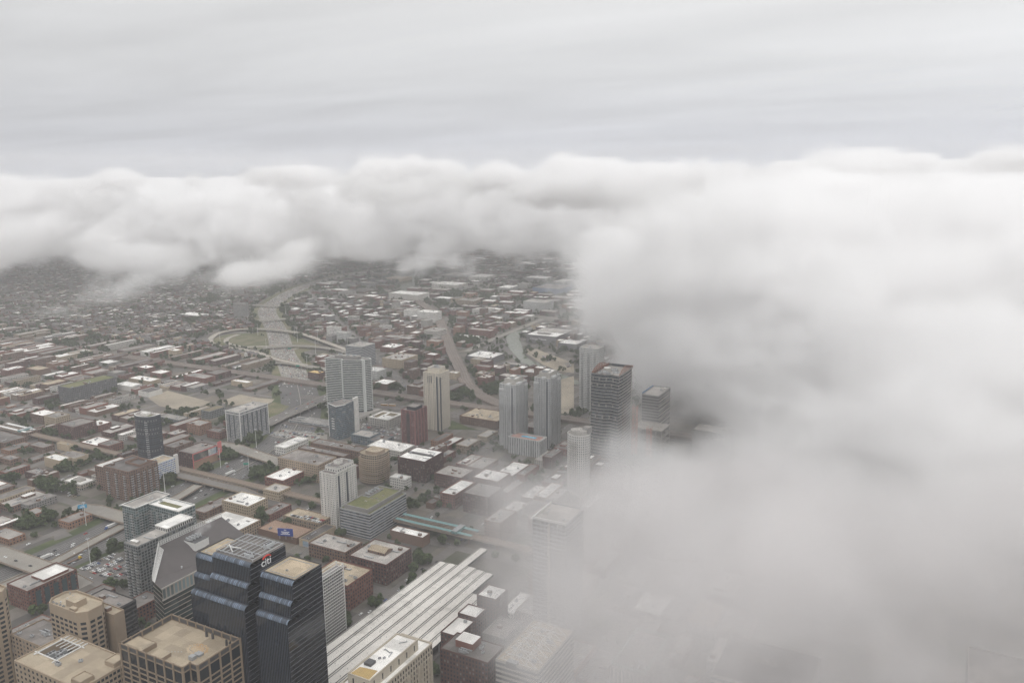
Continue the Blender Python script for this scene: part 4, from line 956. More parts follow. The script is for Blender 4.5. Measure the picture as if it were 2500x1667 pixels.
# --- twin-bay striped tower on its podium
facade('stripe_glass', (.10, .115, .11), glass=(.045, .055, .055), wf=.85, hf=2, blinds=.1, vary=.02)
surf('stripe_slab', (.60, .62, .60), var=.08)
def striped_tower():
    H = 97; z0 = 6; cx, cy_ = -905, 1085
    root = empty('striped_tower', 'tall twin-bay tower striped with pale balcony slabs above a swimming pool podium', 'apartment tower', (cx, cy_, 0))
    e = lambda *p: (at(*p)[0] - cx, at(*p)[1] - cy_)
    # plan: two facets facing south meeting in a shallow recess, and the short east end
    A = e(13, 860, 555, H); B = e(13, 1105, 570, H); C = e(13, 1160, 540, H); D = e(13, 1380, 560, H); G_ = e(13, 1485, 560, H)
    A = (-42, -16); B = (-12, -10); C = (-6, -14.5); D = (22, -4); E2 = (33, 12); F_ = (24, 20); I_ = (-8, 8); J = (-42, 0)
    P = [A, B, C, D, E2, F_, I_, J]
    b = MB(); b.walls(P, z0, H, 3, 3.1, 0, band=1); b.face([(x, y, H) for x, y in P], 1); b.build('wall', [MATS['stripe_glass'], MATS['roof_grey']], root)
    Q = inset(P, -1.5)
    me = MB()
    for j in range(len(Q)): k = (j + 1) % len(Q); me.quad((*Q[j], 0), (*Q[k], 0), (*Q[k], 1.15), (*Q[j], 1.15)); me.quad((*Q[k], 0), (*Q[j], 0), (*P[j], 0), (*P[k], 0)); me.quad((*Q[j], 1.15), (*Q[k], 1.15), (*inset(P, -1.3)[k], 1.15), (*inset(P, -1.3)[j], 1.15))
    sl = me.mesh('balcony_slab', [MATS['stripe_slab']])
    for i in range(29): put(sl, 'balcony_slab', root, (0, 0, z0 + 4 + 3.1 * i))
    for (x, y, w2) in ((25.5, 0.4, 3.2), (-9.2, -12.6, 1.3)):
        b = MB(); b.box(x - w2, x + w2, y - 1.4, y + 1.6, z0, H + 1.5, 0); b.build('pier_wall', [MATS['stripe_slab']], root)
    b = MB(); P2 = [(-28, -8), (16, -2), (16, 9), (-28, 2)]; b.walls(P2, H, H + 5.5, 5, 5, 0, band=5.5); b.face([(x, y, H + 5.5) for x, y in P2], 1); b.build('penthouse', [MATS['blank_grey'], MATS['roof_pale']], root)
    for x in (-20, -5, 8): unit('big', root, x, -1 + x * .1, H + 5.5, 0, 1)
    b = MB(); PP = rect(-34, 42, -30, 26); b.walls(PP, 0, z0, 6, 6, 0, band=2); b.face([(x, y, z0) for x, y in PP], 1); b.ring(PP, .5, z0, z0 + 1, 0); b.build('podium', [MATS['pale_wall'], MATS['roof_pale']], root)
    b = MB(); b.box(-4, 20, -27, -22, z0, z0 + .15, 0); b.build('swimming_pool', [MATS['pool_water']], root)
    TAKEN.append((-950, -860, 1052, 1112)); mark(cx, cy_, 'the striped tower')
striped_tower()
# --- glass wedge tower, cream tower, red tower
facade('wedge_glass', (.16, .19, .21), glass=(.055, .075, .095), wf=.85, hf=.75, blinds=.12, vary=.02, gr=.1)
r = prism('wedge_tower', 'grey glass wedge tower with one tall white edge wall, in front of the striped tower', 'apartment tower', [(-856, 966), (-832, 956), (-826, 972), (-830, 1000), (-856, 1000)], 54, 'wedge_glass', 'roof_grey', bay=2.2, fl=3, mark='the glass wedge tower', units=2)
b = MB(); b.box(8.5, 12.5, 17, 27, 0, 59, 0); b.build('white_end_wall', [MATS['blank_white']], r)
b = MB(); b.bar((-16, -12.5, 0), (-16, -12.5, 55), .5); b.build('white_edge', [MATS['steel_white']], r)
b = MB(); 
for p, q in (((-16.2, -13), (8.2, -23)), ((8.2, -23), (14, -7))): b.bar((*p, 55), (*q, 55), .5)
b.build('roof_edge', [MATS['steel_white']], r)
for k in range(5):
    b = MB(); b.box(-4, 2, -20.5 if k else -20.5, -18, 33 - 4 * k, 33.6 - 4 * k, 0); b.build('balcony', [MATS['steel_white']], r)
block('low_glass_block', 'low stepped glass block at the foot of the glass wedge tower', 'building', -806, -770, 958, 985, 13, 'wedge_glass', 'roof_pale', units=4)
block('low_glass_block', 'second low glass block between the wedge tower and the red tower', 'building', -768, -742, 950, 982, 12, 'wedge_glass', 'roof_grey', units=4)
facade('cream_piers', (.56, .515, .44), glass=(.10, .095, .09), wf=.45, hf=.55, blinds=.15, vary=.02)
def cream_tower():
    H = 95; r = block('cream_tower', 'slim cream tower with dark glass stripe up one corner, beside the red tower', 'apartment tower', -743, -713, 1068, 1098, H, 'cream_piers', 'roof_tan', bay=2.4, fl=3.0, units=0, mark='the cream tower')
    b = MB(); b.box(9, 12.4, -15.3, -15, 0, H - 5, 0); b.box(9, 15.3, -15.3, -9, 0, 0.1, 0); b.build('glass_stripe', [MATS['dark_fin']], r)
    b = MB(); b.box(15.0, 15.3, -14, -10, 0, H - 6, 0); b.build('glass_stripe', [MATS['dark_fin']], r)
    for k in range(3):
        b = MB(); b.box(-9 + 4 * k, -7.2 + 4 * k, -15.25, -15, H - 16, H - 4, 0); b.build('slit_window', [MATS['dark_fin']], r)
    surf('cream_plain', (.56, .515, .44), var=.08)
    for k in range(8):
        b = MB(); x = -15 + 23.4 * k / 7; b.box(x - .4, x + .4, -15.6, -15, 0, H + 1, 0); b.build('pier', [MATS['cream_plain']], r)
    b = MB(); P = rect(-10, 11, -10, 10); b.walls(P, H, H + 7, 4, 5, 0, band=7); b.face([(x, y, H + 7) for x, y in P], 1); b.ring(P, .6, H + 7, H + 8, 0); b.build('crown_storey', [MATS['cream_plain'], MATS['roof_pale']], r)
    unit('big', r, 0, 0, H + 7, 0, 1.2)
cream_tower()
facade('red_frame', (.20, .088, .085), glass=(.05, .045, .048), wf=.62, hf=.62, blinds=.1, vary=.02)
surf('red_roof', (.30, .26, .25), var=.2)
r = block('red_tower', 'red brick apartment tower with stepped dark penthouse in front of the cream tower', 'apartment tower', -730, -706, 988, 1020, 55, 'red_frame', 'red_roof', bay=2.3, fl=2.9, units=0, mark='the red tower')
b = MB(); P = rect(-6, 10, -11, 8); b.walls(P, 55, 60, 4, 5, 0, band=1); b.face([(x, y, 60) for x, y in P], 1); b.build('penthouse', [MATS['glass_dark'], MATS['roof_grey']], r)
b = MB(); b.ring(inset(P, -1.2), 1.3, 60, 60.8, 0); b.build('penthouse_eave', [MATS['roof_grey']], r)
for k in range(4):
    b = MB(); x = -12 + 8 * k; b.box(x - .7, x + .7, -16.8, -16, 0, 56, 0); b.build('pier', [surf('red_pier', (.225, .10, .095), var=.1)], r)
for k in range(5):
    b = MB(); y = -16 + 8 * k; b.box(12, 12.8, y - .7, y + .7, 0, 56, 0); b.build('pier', [MATS['red_pier']], r)
for i in range(15):
    b = MB(); b.box(-4, 4, -17.6, -16, 6 + 3.1 * i, 6.9 + 3.1 * i, 0, bottom=True); b.build('balcony', [MATS['steel_dark']], r)
r = block('green_topped_podium', 'white low building with brown planted roof squares behind the red tower', 'building', -838, -796, 1040, 1083, 14, 'pale_wall', 'roof_white', units=2, mark='the white podium')
for x0, x1, y0, y1 in ((-17, -7, -15, 16), (-2, 14, 2, 17)):
    b = MB(); b.quad((x0, y0, 14.03), (x1, y0, 14.03), (x1, y1, 14.03), (x0, y1, 14.03)); b.build('planted_roof', [surf('brown_sedum', (.16, .13, .08), var=.3, size=4)], r)

# --- twin grey towers, pool podium, round tower, concave glass tower
facade('twin_grey', (.50, .505, .50), glass=(.075, .085, .095), wf=.5, hf=.55, blinds=.12, vary=.02, band=(.40, .41, .42))
facade('grey_ribs', (.53, .535, .53), glass=(.14, .15, .16), wf=.45, hf=2, blinds=.0, vary=.02)
def twin(label, E0, E1, N0, N1, H):
    r = block('grey_tower', label, 'apartment tower', E0, E1, N0, N1, H, 'twin_grey', 'roof_pale', bay=2.6, fl=3.1, units=0, group='twin grey towers', band=0)
    w_, d_ = (E1 - E0) / 2, (N1 - N0) / 2
    for (x0, x1, y0, y1, top) in ((-w_ - .6, -w_ * .45, -d_ - .9, -d_ + 4, -6), (-w_ * .05, w_ * .35, -d_ - 1.6, -d_ + 4, 2), (w_ - 4, w_ + .9, -d_ + 8, -d_ + 20, 2), (w_ - 4, w_ + .9, d_ - 9, d_ + .6, -4)):
        b = MB(); P = rect(x0, x1, y0, y1); b.walls(P, 0, H + top, 1.6, 3.1, 0, band=3); b.face([(x, y, H + top) for x, y in P], 0); b.build('rib_bay', [MATS['grey_ribs']], r)
    b = MB(); P = rect(-w_ * .6, w_ * .75, -d_ * .7, d_ * .7); b.walls(P, H, H + 7, 3, 7, 0, band=7); b.face([(x, y, H + 7) for x, y in P], 1); b.ring(P, .7, H + 7, H + 8, 0); b.build('crown_storey', [MATS['blank_pale'], MATS['roof_white']], r)
    b = MB(); b.box(-w_ * .3, w_ * .3, -d_ * .3, d_ * .2, H + 7, H + 10, 0, 1); b.build('penthouse', [MATS['blank_pale'], MATS['roof_white']], r)
    for i in range(3): unit('big', r, RS.uniform(-4, 5), RS.uniform(-8, 8), H + 7, 0, .8)
    mm = MB(); 
    for k in range(2): mm.box(w_ * .5 + 1.5 * k, w_ * .5 + 1.5 * k + 1.0, -d_ - .12, -d_, 0, H - 4, 0)
    mm.build('dark_bays', [MATS['dark_fin']], r)
    return r
twin('left one of the twin pale grey towers standing out of the mist', -588, -561, 1042, 1080, 100)
twin('right and taller one of the twin pale grey towers standing out of the mist', -545, -518, 1072, 1106, 108)
mark(-553, 1075, 'the twin grey towers')
r = block('pool_podium', 'pale podium with turquoise rooftop pool between the twin grey towers', 'podium', -566, -513, 1027, 1051, 25, 'grey_ribs', 'roof_pale', bay=3, fl=4, units=0, mark='the pool podium')
b = MB(); b.quad((-24, -10, 25.02), (22, -10, 25.02), (22, 9, 25.02), (-24, 9, 25.02)); b.build('pool_deck', [surf('pool_tiles', (.40, .24, .20), var=.15)], r)
b = MB(); b.box(-10, 14, -3, 4, 25.03, 25.3, 0); b.build('swimming_pool', [MATS['pool_water']], r)
facade('round_white', (.62, .61, .585), glass=(.13, .135, .14), wf=.5, hf=.6, blinds=.1, vary=.02)
def round_tower():
    H = 84; cx, cy_ = at(7, 1100, 775, H); cy_ += 12
    P = [(15 * math.cos(t_ * math.pi / 9), 13 * math.sin(t_ * math.pi / 9)) for t_ in range(18)]
    root = prism('round_tower', 'round fronted white apartment tower whose lower half sinks into the fog', 'apartment tower', [(cx + x, cy_ + y) for x, y in P], H, 'round_white', 'roof_pale', bay=2.4, fl=3.1, mark='the round white tower')
    b = MB(); Q = [(x * .72, y * .72) for x, y in P]; b.walls(Q, H, H + 5, 3, 5, 0, band=5); b.face([(x, y, H + 5) for x, y in Q], 1); b.build('crown_storey', [MATS['blank_pale'], MATS['roof_pale']], root)
    b = MB(); b.box(4, 13, 2, 12, H, H + 8, 0, 1); b.build('penthouse', [MATS['blank_grey'], MATS['roof_grey']], root)
    for i in range(20):
        b = MB(); z = H - 10 - 3.1 * i; A = [(15.0 * math.cos(t_) , 13.0 * math.sin(t_)) for t_ in [math.pi * (1.30 + .04 * k) for k in range(8)]]; Bq = [(x * 1.1, y * 1.1) for x, y in A]
        for j in range(7): b.quad((*Bq[j], z), (*Bq[j + 1], z), (*Bq[j + 1], z + .9), (*Bq[j], z + .9)); b.quad((*Bq[j], z + .9), (*Bq[j + 1], z + .9), (*A[j + 1], z + .9), (*A[j], z + .9)); b.quad((*A[j], z), (*A[j + 1], z), (*Bq[j + 1], z), (*Bq[j], z))
        b.build('balcony', [MATS['blank_pale']], root)
round_tower()
facade('concave_glass', (.09, .095, .105), glass=(.04, .05, .06), wf=.92, hf=2, blinds=.05, vary=.02, gr=.1)
def concave_tower():
    H = 130; cx, cy_ = -424, 1088
    root = empty('concave_glass_tower', 'tall banded glass tower with red steel crown half swallowed by cloud', 'office tower', (cx, cy_, 0))
    P = [(-22, -32), (-13, -33.5), (-2, -33.5), (7, -30), (20, -33.5), (21, -20), (20.5, 0), (19, 20), (15, 34), (-22, 34)]
    b = MB(); b.walls(P, 0, H, 2.5, 4.3, 0, band=1); b.build('wall', [MATS['concave_glass']], root)
    b = MB(); b.face([(x, y, H - 4) for x, y in P]); b.build('roof', [MATS['roof_pale']], root)
    Q = inset(P, -.55); me = MB()
    for j in range(len(Q)): k = (j + 1) % len(Q); me.quad((*Q[j], 0), (*Q[k], 0), (*Q[k], .55), (*Q[j], .55)); me.quad((*Q[j], .55), (*Q[k], .55), (*P[k], .55), (*P[j], .55)); me.quad((*Q[k], 0), (*Q[j], 0), (*P[j], 0), (*P[k], 0))
    m_ = me.mesh('floor_band', [MATS['concrete']])
    for i in range(28): put(m_, 'floor_band', root, (0, 0, 4.6 + 4.6 * i))
    b = MB()
    for i in range(12):
        t_ = i / 11; p = (-22 + 2 * 0, -31 + 65 * t_); h = H + 9 * math.sin(math.pi * min(1, t_ * 1.1)) * .8
        b.bar((-21.5, p[1], H - 4), (-21.5, p[1], h), .35); b.bar((20 - 4 * t_, p[1], H - 4), (20 - 4 * t_, p[1], h), .35)
        if i: b.bar((-21.5, p[1], h), (-21.5, q_[1], hq), .35); b.bar((20 - 4 * t_, p[1], h), (20 - 4 * (i - 1) / 11, q_[1], hq), .35); b.bar((-21.5, p[1], h), (-21.5, q_[1], H - 4), .3)
        q_, hq = p, h
    b.build('steel_crown', [surf('red_steel', (.24, .12, .085), var=.25)], root)
    b = MB(); b.cyl(-8, -6, 5, H - 4, H + 3, 16, 0, 1); b.build('cooling_tower', [MATS['blank_pale'], MATS['roof_white']], root)
    for i in range(7): unit('big', root, RS.uniform(-14, 12), RS.uniform(-22, 26), H - 4, RS.choice((0, 1.57)), 1.1)
    TAKEN.append((-448, -402, 1052, 1124)); mark(cx, cy_, 'the banded glass tower')
concave_tower()
facade('dark_grid2', (.22, .215, .21), glass=(.05, .05, .052), wf=2, hf=.6, blinds=0, vary=.02)
facade('far_grid', (.50, .50, .485), glass=(.14, .15, .155), wf=.55, hf=.55, blinds=.15, vary=.02)
r = block('grid_tower', 'pale balcony tower peering out behind the banded glass tower, its top in the cloud', 'apartment tower', -563, -528, 1280, 1306, 112, 'far_grid', 'roof_pale', bay=2.6, fl=3.1, units=2)
balconies(r, (-17.5, -13), (17.5, -13), 6, 108, 3.1, 3, cap=60)

# --- construction site in the fog with its hoists
r = block('unfinished_tower', 'unfinished concrete tower with open floors beside the banded glass tower', 'building', -402, -376, 1149, 1205, 80, 'dark_grid2', 'roof_pale', bay=9, fl=4.4, units=5, kinds=('hvac', 'bulkw'), mark='the unfinished tower')
for i in range(10):
    b = MB(); b.box(-14.5, 14.5, -27.5, 27.5, 8 + 7 * i, 8.6 + 7 * i, 0, bottom=True); b.build('floor_slab', [MATS['concrete']], r)
b = MB(); b.box(-13.6, -13.2, -26, 24, 78, 83, 0, bottom=True); b.build('blue_netting', [surf('blue_net', (.07, .18, .36), var=.3)], r)
def steel_frame():
    root = empty('steel_frame', 'open pale frame building rising out of fog below the unfinished tower', 'building frame', (-378, 1126, 0))
    xs = (-24, -12, 0, 12, 21); ys = (-17, 2, 20); zs = (10, 20, 30, 40)
    b = MB()
    for x in xs:
        for y in ys: b.bar((x, y, 0), (x, y, 40), .4)
    b.build('columns', [MATS['concrete']], root); b = MB()
    for z in zs:
        for x in xs: b.bar((x, ys[0], z), (x, ys[-1], z), .4)
        for y in ys: b.bar((xs[0], y, z), (xs[-1], y, z), .4)
    b.build('beams', [MATS['concrete']], root)
    for z in (10, 20, 30, 40):
        b = MB(); b.box(-23.5, 20.5, -16.5, 19.5, z - .7, z - .3, 0, bottom=True); b.build('floor_slab', [MATS['concrete']], root)
    TAKEN.append((-404, -350, 1095, 1148))
steel_frame()
def hoist(label, x, y, h, mat):
    root = empty('hoist_tower', label, 'hoist tower', (x, y, 0), 'red hoist towers'); s = 3.0
    b = MB()
    for i in (-s, s):
        for j in (-s, s): b.bar((i, j, 0), (i, j, h), .35)
    b.build('legs', [MATS[mat]], root); b = MB()
    for k in range(int(h / 6)):
        z = 6 * k; c = [(-s, -s), (s, -s), (s, s), (-s, s)]
        for i in range(4):
            p, q = c[i], c[(i + 1) % 4]; b.bar((*p, z + 6), (*q, z + 6), .22); b.bar((*p, z), (*q, z + 6), .18)
    b.build('bracing', [MATS[mat]], root)
surf('hoist_red', (.36, .14, .085), var=.2)
hoist('taller rusty hoist tower against the unfinished tower', -396, 1103, 76, 'hoist_red')
hoist('shorter red hoist tower to the right of the taller one', -374, 1104, 46, 'hoist_red')
block('fog_block', 'grey flat block glimpsed through the fog right of the steel frame', 'building', -318, -262, 1130, 1165, 42, 'blank_grey', 'roof_pale', units=0)
r = block('fog_block', 'grey building with white roof frames on the far edge of the fog gap', 'building', -232, -196, 1130, 1180, 46, 'grey_wall', 'roof_pale', units=4)
b = MB()
for x in (-10, 2): b.bar((x, -20, 48), (x, 18, 48), .6)
for y in (-20, 18): b.bar((-10, y, 48), (2, y, 48), .6)
b.build('roof_frame', [MATS['steel_white']], r)
b = MB(); b.box(15, 18, -24, -20, 0, 62, 0); b.build('mast', [MATS['blank_pale']], r)

# --- white train shed
surf('shed_roof', (.70, .67, .625), var=.10, size=9, c2=(.60, .57, .53), stain=(.36, .34, .31))
def train_shed():
    y0 = 432; root = empty('train_shed', 'long white train shed roof cut by dark smoke slots, running away beside the dark tower', 'train shed', (-415, 550, 0))
    X = lambda e: e + 415; Y = lambda n_: n_ - 550
    b = MB(); b.box(X(-456), X(-366), Y(y0), Y(672), 0, 1.0, 0); b.build('track_bed', [MATS['dark_ballast']], root)
    cuts = [-454.5, -443.8, -432.6, -421.4, -410.2, -399, -387.8, -376.6, -368]; ends = [671, 672, 718, 675, 673, 672, 629, 626]
    for i in range(8):
        x0, x1, n1 = cuts[i] + 1.15, cuts[i + 1] - 1.15, ends[i]
        b = MB(); a0, a1 = X(x0), X(x1); m = (a0 + a1) / 2
        b.quad((a0, Y(y0), 9.4), (m, Y(y0), 9.9), (m, Y(n1), 9.9), (a0, Y(n1), 9.4)); b.quad((m, Y(y0), 9.9), (a1, Y(y0), 9.4), (a1, Y(n1), 9.4), (m, Y(n1), 9.9))
        for x, s in ((a0, -1), (a1, 1)):
            b.box(x - .18, x + .18, Y(y0 + 20), Y(n1), 7.2, 10.1, 1, 0, bottom=True)
        b.face([(a0, Y(y0), 8.8), (a1, Y(y0), 8.8), (a1, Y(y0), 9.4), (m, Y(y0), 9.9), (a0, Y(y0), 9.4)])
        b.build('roof_strip', [MATS['shed_roof'], MATS['steel_dark']], root)
        if i < 7:
            b = MB(); c = X(cuts[i + 1]); nn = min(ends[i], ends[i + 1])
            b.quad((c - 1.15, Y(y0), 9.1), (c + 1.15, Y(y0), 9.1), (c + 1.15, Y(y0 + 24), 9.1), (c - 1.15, Y(y0 + 24), 9.1))
            k = y0 + 24
            while k < nn - 6:
                b.box(c - .9, c + .9, Y(k), Y(k + .7), 8.4, 8.8, 0, bottom=True); k += 16
            b.box(c - .38, c + .38, Y(y0 + 24), Y(nn), 9.3, 9.75, 0, bottom=True); b.build('slot_ties', [MATS['shed_roof']], root)
    for i in range(60):
        c = RS.randrange(8); unit('vent', root, X((cuts[c] + cuts[c + 1]) / 2 + RS.uniform(-2.5, 2.5)), Y(RS.uniform(y0 + 5, ends[c] - 5)), 9.6, 0, .7)
    for n_ in range(445, 640, 48):
        b = MB()
        for x in (-453, -369): b.box(X(x) - .4, X(x) + .4, Y(n_), Y(n_) + .8, 1, 8.7, 0)
        b.build('columns', [MATS['steel_grey']], root)
    TAKEN.append((-458, -362, 428, 720)); mark(-415, 560, 'the white train shed')
train_shed()

# --- ornate limestone block, brick block, trussed roof, foggy neighbours (bottom centre)
facade('limestone', (.42, .37, .30), glass=(.05, .05, .052), wf=.42, hf=.6, blinds=.12, vary=.02)
surf('limestone_plain', (.44, .39, .32), var=.12, stain=(.33, .29, .24))
def stone_block():
    H = 66; E0, E1, N0, N1 = -349, -321, 392, 462
    root = block('limestone_block', 'ornate limestone block with long penthouse and white patched roof beside the train shed', 'office building', E0, E1, N0, N1, H, 'limestone', 'roof_white', bay=3.2, fl=4.0, units=0, coping='limestone_plain', mark='the limestone block')
    b = MB(); P = rect(-10, 9, -33, 24); b.walls(P, H, H + 7.5, 9.5, 7.5, 0); b.ring(P, .8, H + 7.5, H + 8.6, 1); 
    for i in range(4): b.quad((*P[i], H + 7.5), (*P[(i + 1) % 4], H + 7.5), (*P[(i + 1) % 4], H + 8.6), (*P[i], H + 8.6), 1)
    b.face([(x, y, H + 7.6) for x, y in inset(P, .8)], 2); b.build('penthouse', [facade('limestone_slits', (.47, .425, .35), glass=(.04, .04, .042), wf=.14, hf=.6, blinds=0, vary=.02), MATS['limestone_plain'], MATS['roof_white']], root)
    b = MB(); b.quad((-9, -31, H + 7.65), (7, -31, H + 7.65), (6, -20, H + 7.65), (-8, -22, H + 7.65)); b.build('ochre_patch', [MATS['ochre']], root)
    b = MB(); b.box(-7, -1, -19, -13, H + 7.6, H + 9.6, 0); b.build('dark_plant', [MATS['steel_dark']], root)
    for i in range(5): unit(RS.choice(('duct', 'hvac')), root, RS.uniform(-3, 3), RS.uniform(-12, 18), H + 7.6, RS.uniform(0, 3), .6)
    me = _mk(lambda q: q.box(-.5, .5, -.9, 0, 0, 46, 0), 'pilaster', [MATS['limestone_plain']])
    repeat_part(root, 'pilaster', me, face_spots((14, -35), (14, 35), 12, 17, 1, 1), 40)
stone_block()
r = block('brick_office', 'dark brick office block with small white roofed penthouse right of the limestone block', 'office building', -336, -292, 494, 520, 40, 'dark_brick', 'roof_grey', bay=3, fl=3.8, units=7, kinds=('hvac', 'big', 'duct'), mark='the dark brick office')
b = MB(); P = rect(-13, 3, -4, 9); b.walls(P, 40, 46, 5, 5, 0, band=5); b.face([(x, y, 46) for x, y in P], 1); b.build('penthouse', [MATS['blank_brick'], MATS['roof_white']], r)
facade('rail_office', (.34, .32, .295), glass=(.09, .095, .10), wf=2, hf=.5, blinds=.0, vary=.02)
def truss_block():
    H = 70; E0, E1, N0, N1 = -266, -232, 461, 521
    root = block('truss_roof_tower', 'grey office tower with white steel trusses across its flat roof, fading into fog', 'office tower', E0, E1, N0, N1, H, 'rail_office', 'roof_tan', bay=5, fl=4, units=5, kinds=('hvac', 'big'), mark='the truss-roofed tower')
    for i in range(7):
        b = MB(); y = -27 + 8 * i; z = H + .4
        b.bar((-15, y, z), (15, y, z), .22); b.bar((-6, y, z + 6), (6, y, z + 6), .22); b.bar((-15, y, z), (-6, y, z + 6), .22); b.bar((15, y, z), (6, y, z + 6), .22)
        for x in (-6, 0, 6): b.bar((x, y, z), (x, y, z + 6), .18)
        b.bar((-6, y, z), (0, y, z + 6), .18); b.bar((6, y, z), (0, y, z + 6), .18)
        if i: 
            for x in (-6, 6): b.bar((x, y - 8, z + 6), (x, y, z + 6), .2); b.bar((x, y - 8, z), (x, y, z + 6), .16)
        b.build('truss', [MATS['steel_white']], root)
    b = MB(); b.box(-8, 0, -30.5, -26, H - 3, H + 1.8, 0, 1); b.build('notch', [MATS['steel_dark'], MATS['steel_grey']], root)
truss_block()
facade('fog_tower', (.30, .31, .32), glass=(.08, .085, .09), wf=.8, hf=.6, blinds=.06, vary=.02)
r = block('foggy_tower', 'slim grey tower showing only as a dim banded shape inside the fog', 'office tower', -310, -278, 606, 644, 112, 'fog_tower', 'roof_pale', bay=4, fl=3.9, units=3, mark='the dim tower in the fog')
b = MB()
for z in (112.8, 113.6): b.bar((-16, -19, z), (16, -19, z), .5); b.bar((-16, -19, z), (-16, 19, z), .5)
b.build('roof_edge', [MATS['steel_white']], r)
b = MB(); b.box(-1.2, 1.2, -19.8, -19, 0, 110, 0); b.build('pier', [MATS['blank_pale']], r)
facade('rib_stone', (.36, .33, .30), glass=(.09, .09, .092), wf=.5, hf=2, blinds=.0, vary=.02)
r = block('ribbed_tower', 'ribbed stone tower with pale green roof rails, faint in the fog at the bottom', 'office tower', -196, -169, 505, 560, 60, 'rib_stone', 'roof_grey', bay=3, fl=4, units=5, mark='the faint ribbed tower')
b = MB(); P = rect(-13, 13, -27, 27); Q = inset(P, .4)
for z in (62, 63.4):
    for i in range(4): b.bar((*Q[i], z), (*Q[(i + 1) % 4], z), .2)
b.build('roof_rail', [surf('verdigris', (.24, .33, .30), var=.2)], r)
r = block('lettered_block', 'low foggy block with an eye emblem and large pale letters painted on its roof', 'building', -127, -62, 520, 578, 66, 'rail_office', 'roof_dark', units=0, mark='the lettered block')
def roof_letters():
    cu = bpy.data.curves.new('letters', 'FONT'); cu.body = 'CBS'; cu.size = 12; cu.extrude = .05
    o = bpy.data.objects.new('tmp', cu); col.objects.link(o)
    me = bpy.data.meshes.new_from_object(o.evaluated_get(bpy.context.evaluated_depsgraph_get())); bpy.data.objects.remove(o)
    me.materials.clear(); me.materials.append(MATS['roof_grey']); put(me, 'roof_letters', r, (-14, 2, 66.1))
    b = MB()
    for k in range(18):
        t0, t1 = k * math.pi / 9, (k + 1) * math.pi / 9
        for rr, w2 in ((4.4, .8),):
            b.quad((-22 + rr * math.cos(t0), 6 + rr * math.sin(t0), 66.1), (-22 + (rr + w2) * math.cos(t0), 6 + (rr + w2) * math.sin(t0), 66.1), (-22 + (rr + w2) * math.cos(t1), 6 + (rr + w2) * math.sin(t1), 66.1), (-22 + rr * math.cos(t1), 6 + rr * math.sin(t1), 66.1))
    b.face([(-22 + 1.8 * math.cos(k * math.pi / 8), 6 + 1.8 * math.sin(k * math.pi / 8), 66.1) for k in range(16)]); b.build('roof_emblem', [MATS['roof_grey']], r)
roof_letters()
block('fog_block', 'low grey block with pale roof edge in front of the lettered block', 'building', -118, -62, 455, 512, 58, 'rail_office', 'roof_grey', units=3)
facade('dark_piers', (.30, .27, .25), glass=(.03, .03, .034), wf=.62, hf=2, blinds=.0, vary=.02)
block('pier_tower', 'dark tower with pale vertical piers at the bottom right corner', 'office tower', 26, 78, 470, 540, 121, 'dark_piers', 'roof_grey', bay=7, fl=4, units=2)
# --- blue billboard on a roof, blue billboard on a pole, gantry signs
def billboard(label, loc, rz, w_, h_, pole, mat, legs=1, name='billboard'):
    root = empty(name, label, 'billboard', loc, None, rz)
    b = MB(); b.box(-w_ / 2, w_ / 2, -.3, .3, pole, pole + h_, 0, bottom=True); b.build('panel', [MATS[mat]], root)
    b = MB(); 
    for k in range(legs):
        x = 0 if legs == 1 else -w_ * .4 + w_ * .8 * k / (legs - 1); b.bar((x, .5, 0), (x, .5, pole + h_ * .7), .45 if legs == 1 else .2)
    b.bar((-w_ * .45, .5, pole), (w_ * .45, .5, pole), .2); b.build('post', [MATS['steel_grey']], root)
    b = MB()
    for i, (ww, zz) in enumerate(((.16, .78), (.55, .52), (.4, .38), (.6, .22))): b.box(-w_ * ww / 2, w_ * ww / 2, -.36, -.3, pole + h_ * zz, pole + h_ * (zz + .08), 0, bottom=True)
    b.build('lettering', [MATS['sign_white']], root); return root
billboard('blue billboard with pale lettering standing on the roof behind the dark setback tower', (-640, 640, 7), .35, 18, 9, 4, 'sign_blue', 3)
billboard('bright blue billboard on a tall pole beside the expressway bridge', (*at(11, 1185, 1640), 0), .9, 10, 4.6, 12, surf('cyan_board', (.06, .30, .50), var=.1) and 'cyan_board', 1)
TEAL = surf('sign_green', (.02, .22, .16), var=.05)
for s, x, y, lab in ((12, 1750, 1070, 'green road sign over the expressway lanes beside a tall lamp mast'), (13, 330, 420, 'green road sign on the overpass inside the loop ramps'), (13, 450, 665, 'green road sign on the wide overpass beyond the railway')):
    p = at(s, x, y, 5); root = empty('road_sign', lab, 'road sign', (p[0], p[1], 0), 'green expressway signs', .5)
    b = MB(); b.box(-4, 4, -.15, .15, 5, 8, 0, bottom=True); b.build('panel', [TEAL], root); b = MB(); b.bar((-4, .3, 0), (-4, .3, 8), .2); b.bar((-4, .3, 7.5), (4, .3, 7.5), .2); b.build('post', [MATS['steel_grey']], root)

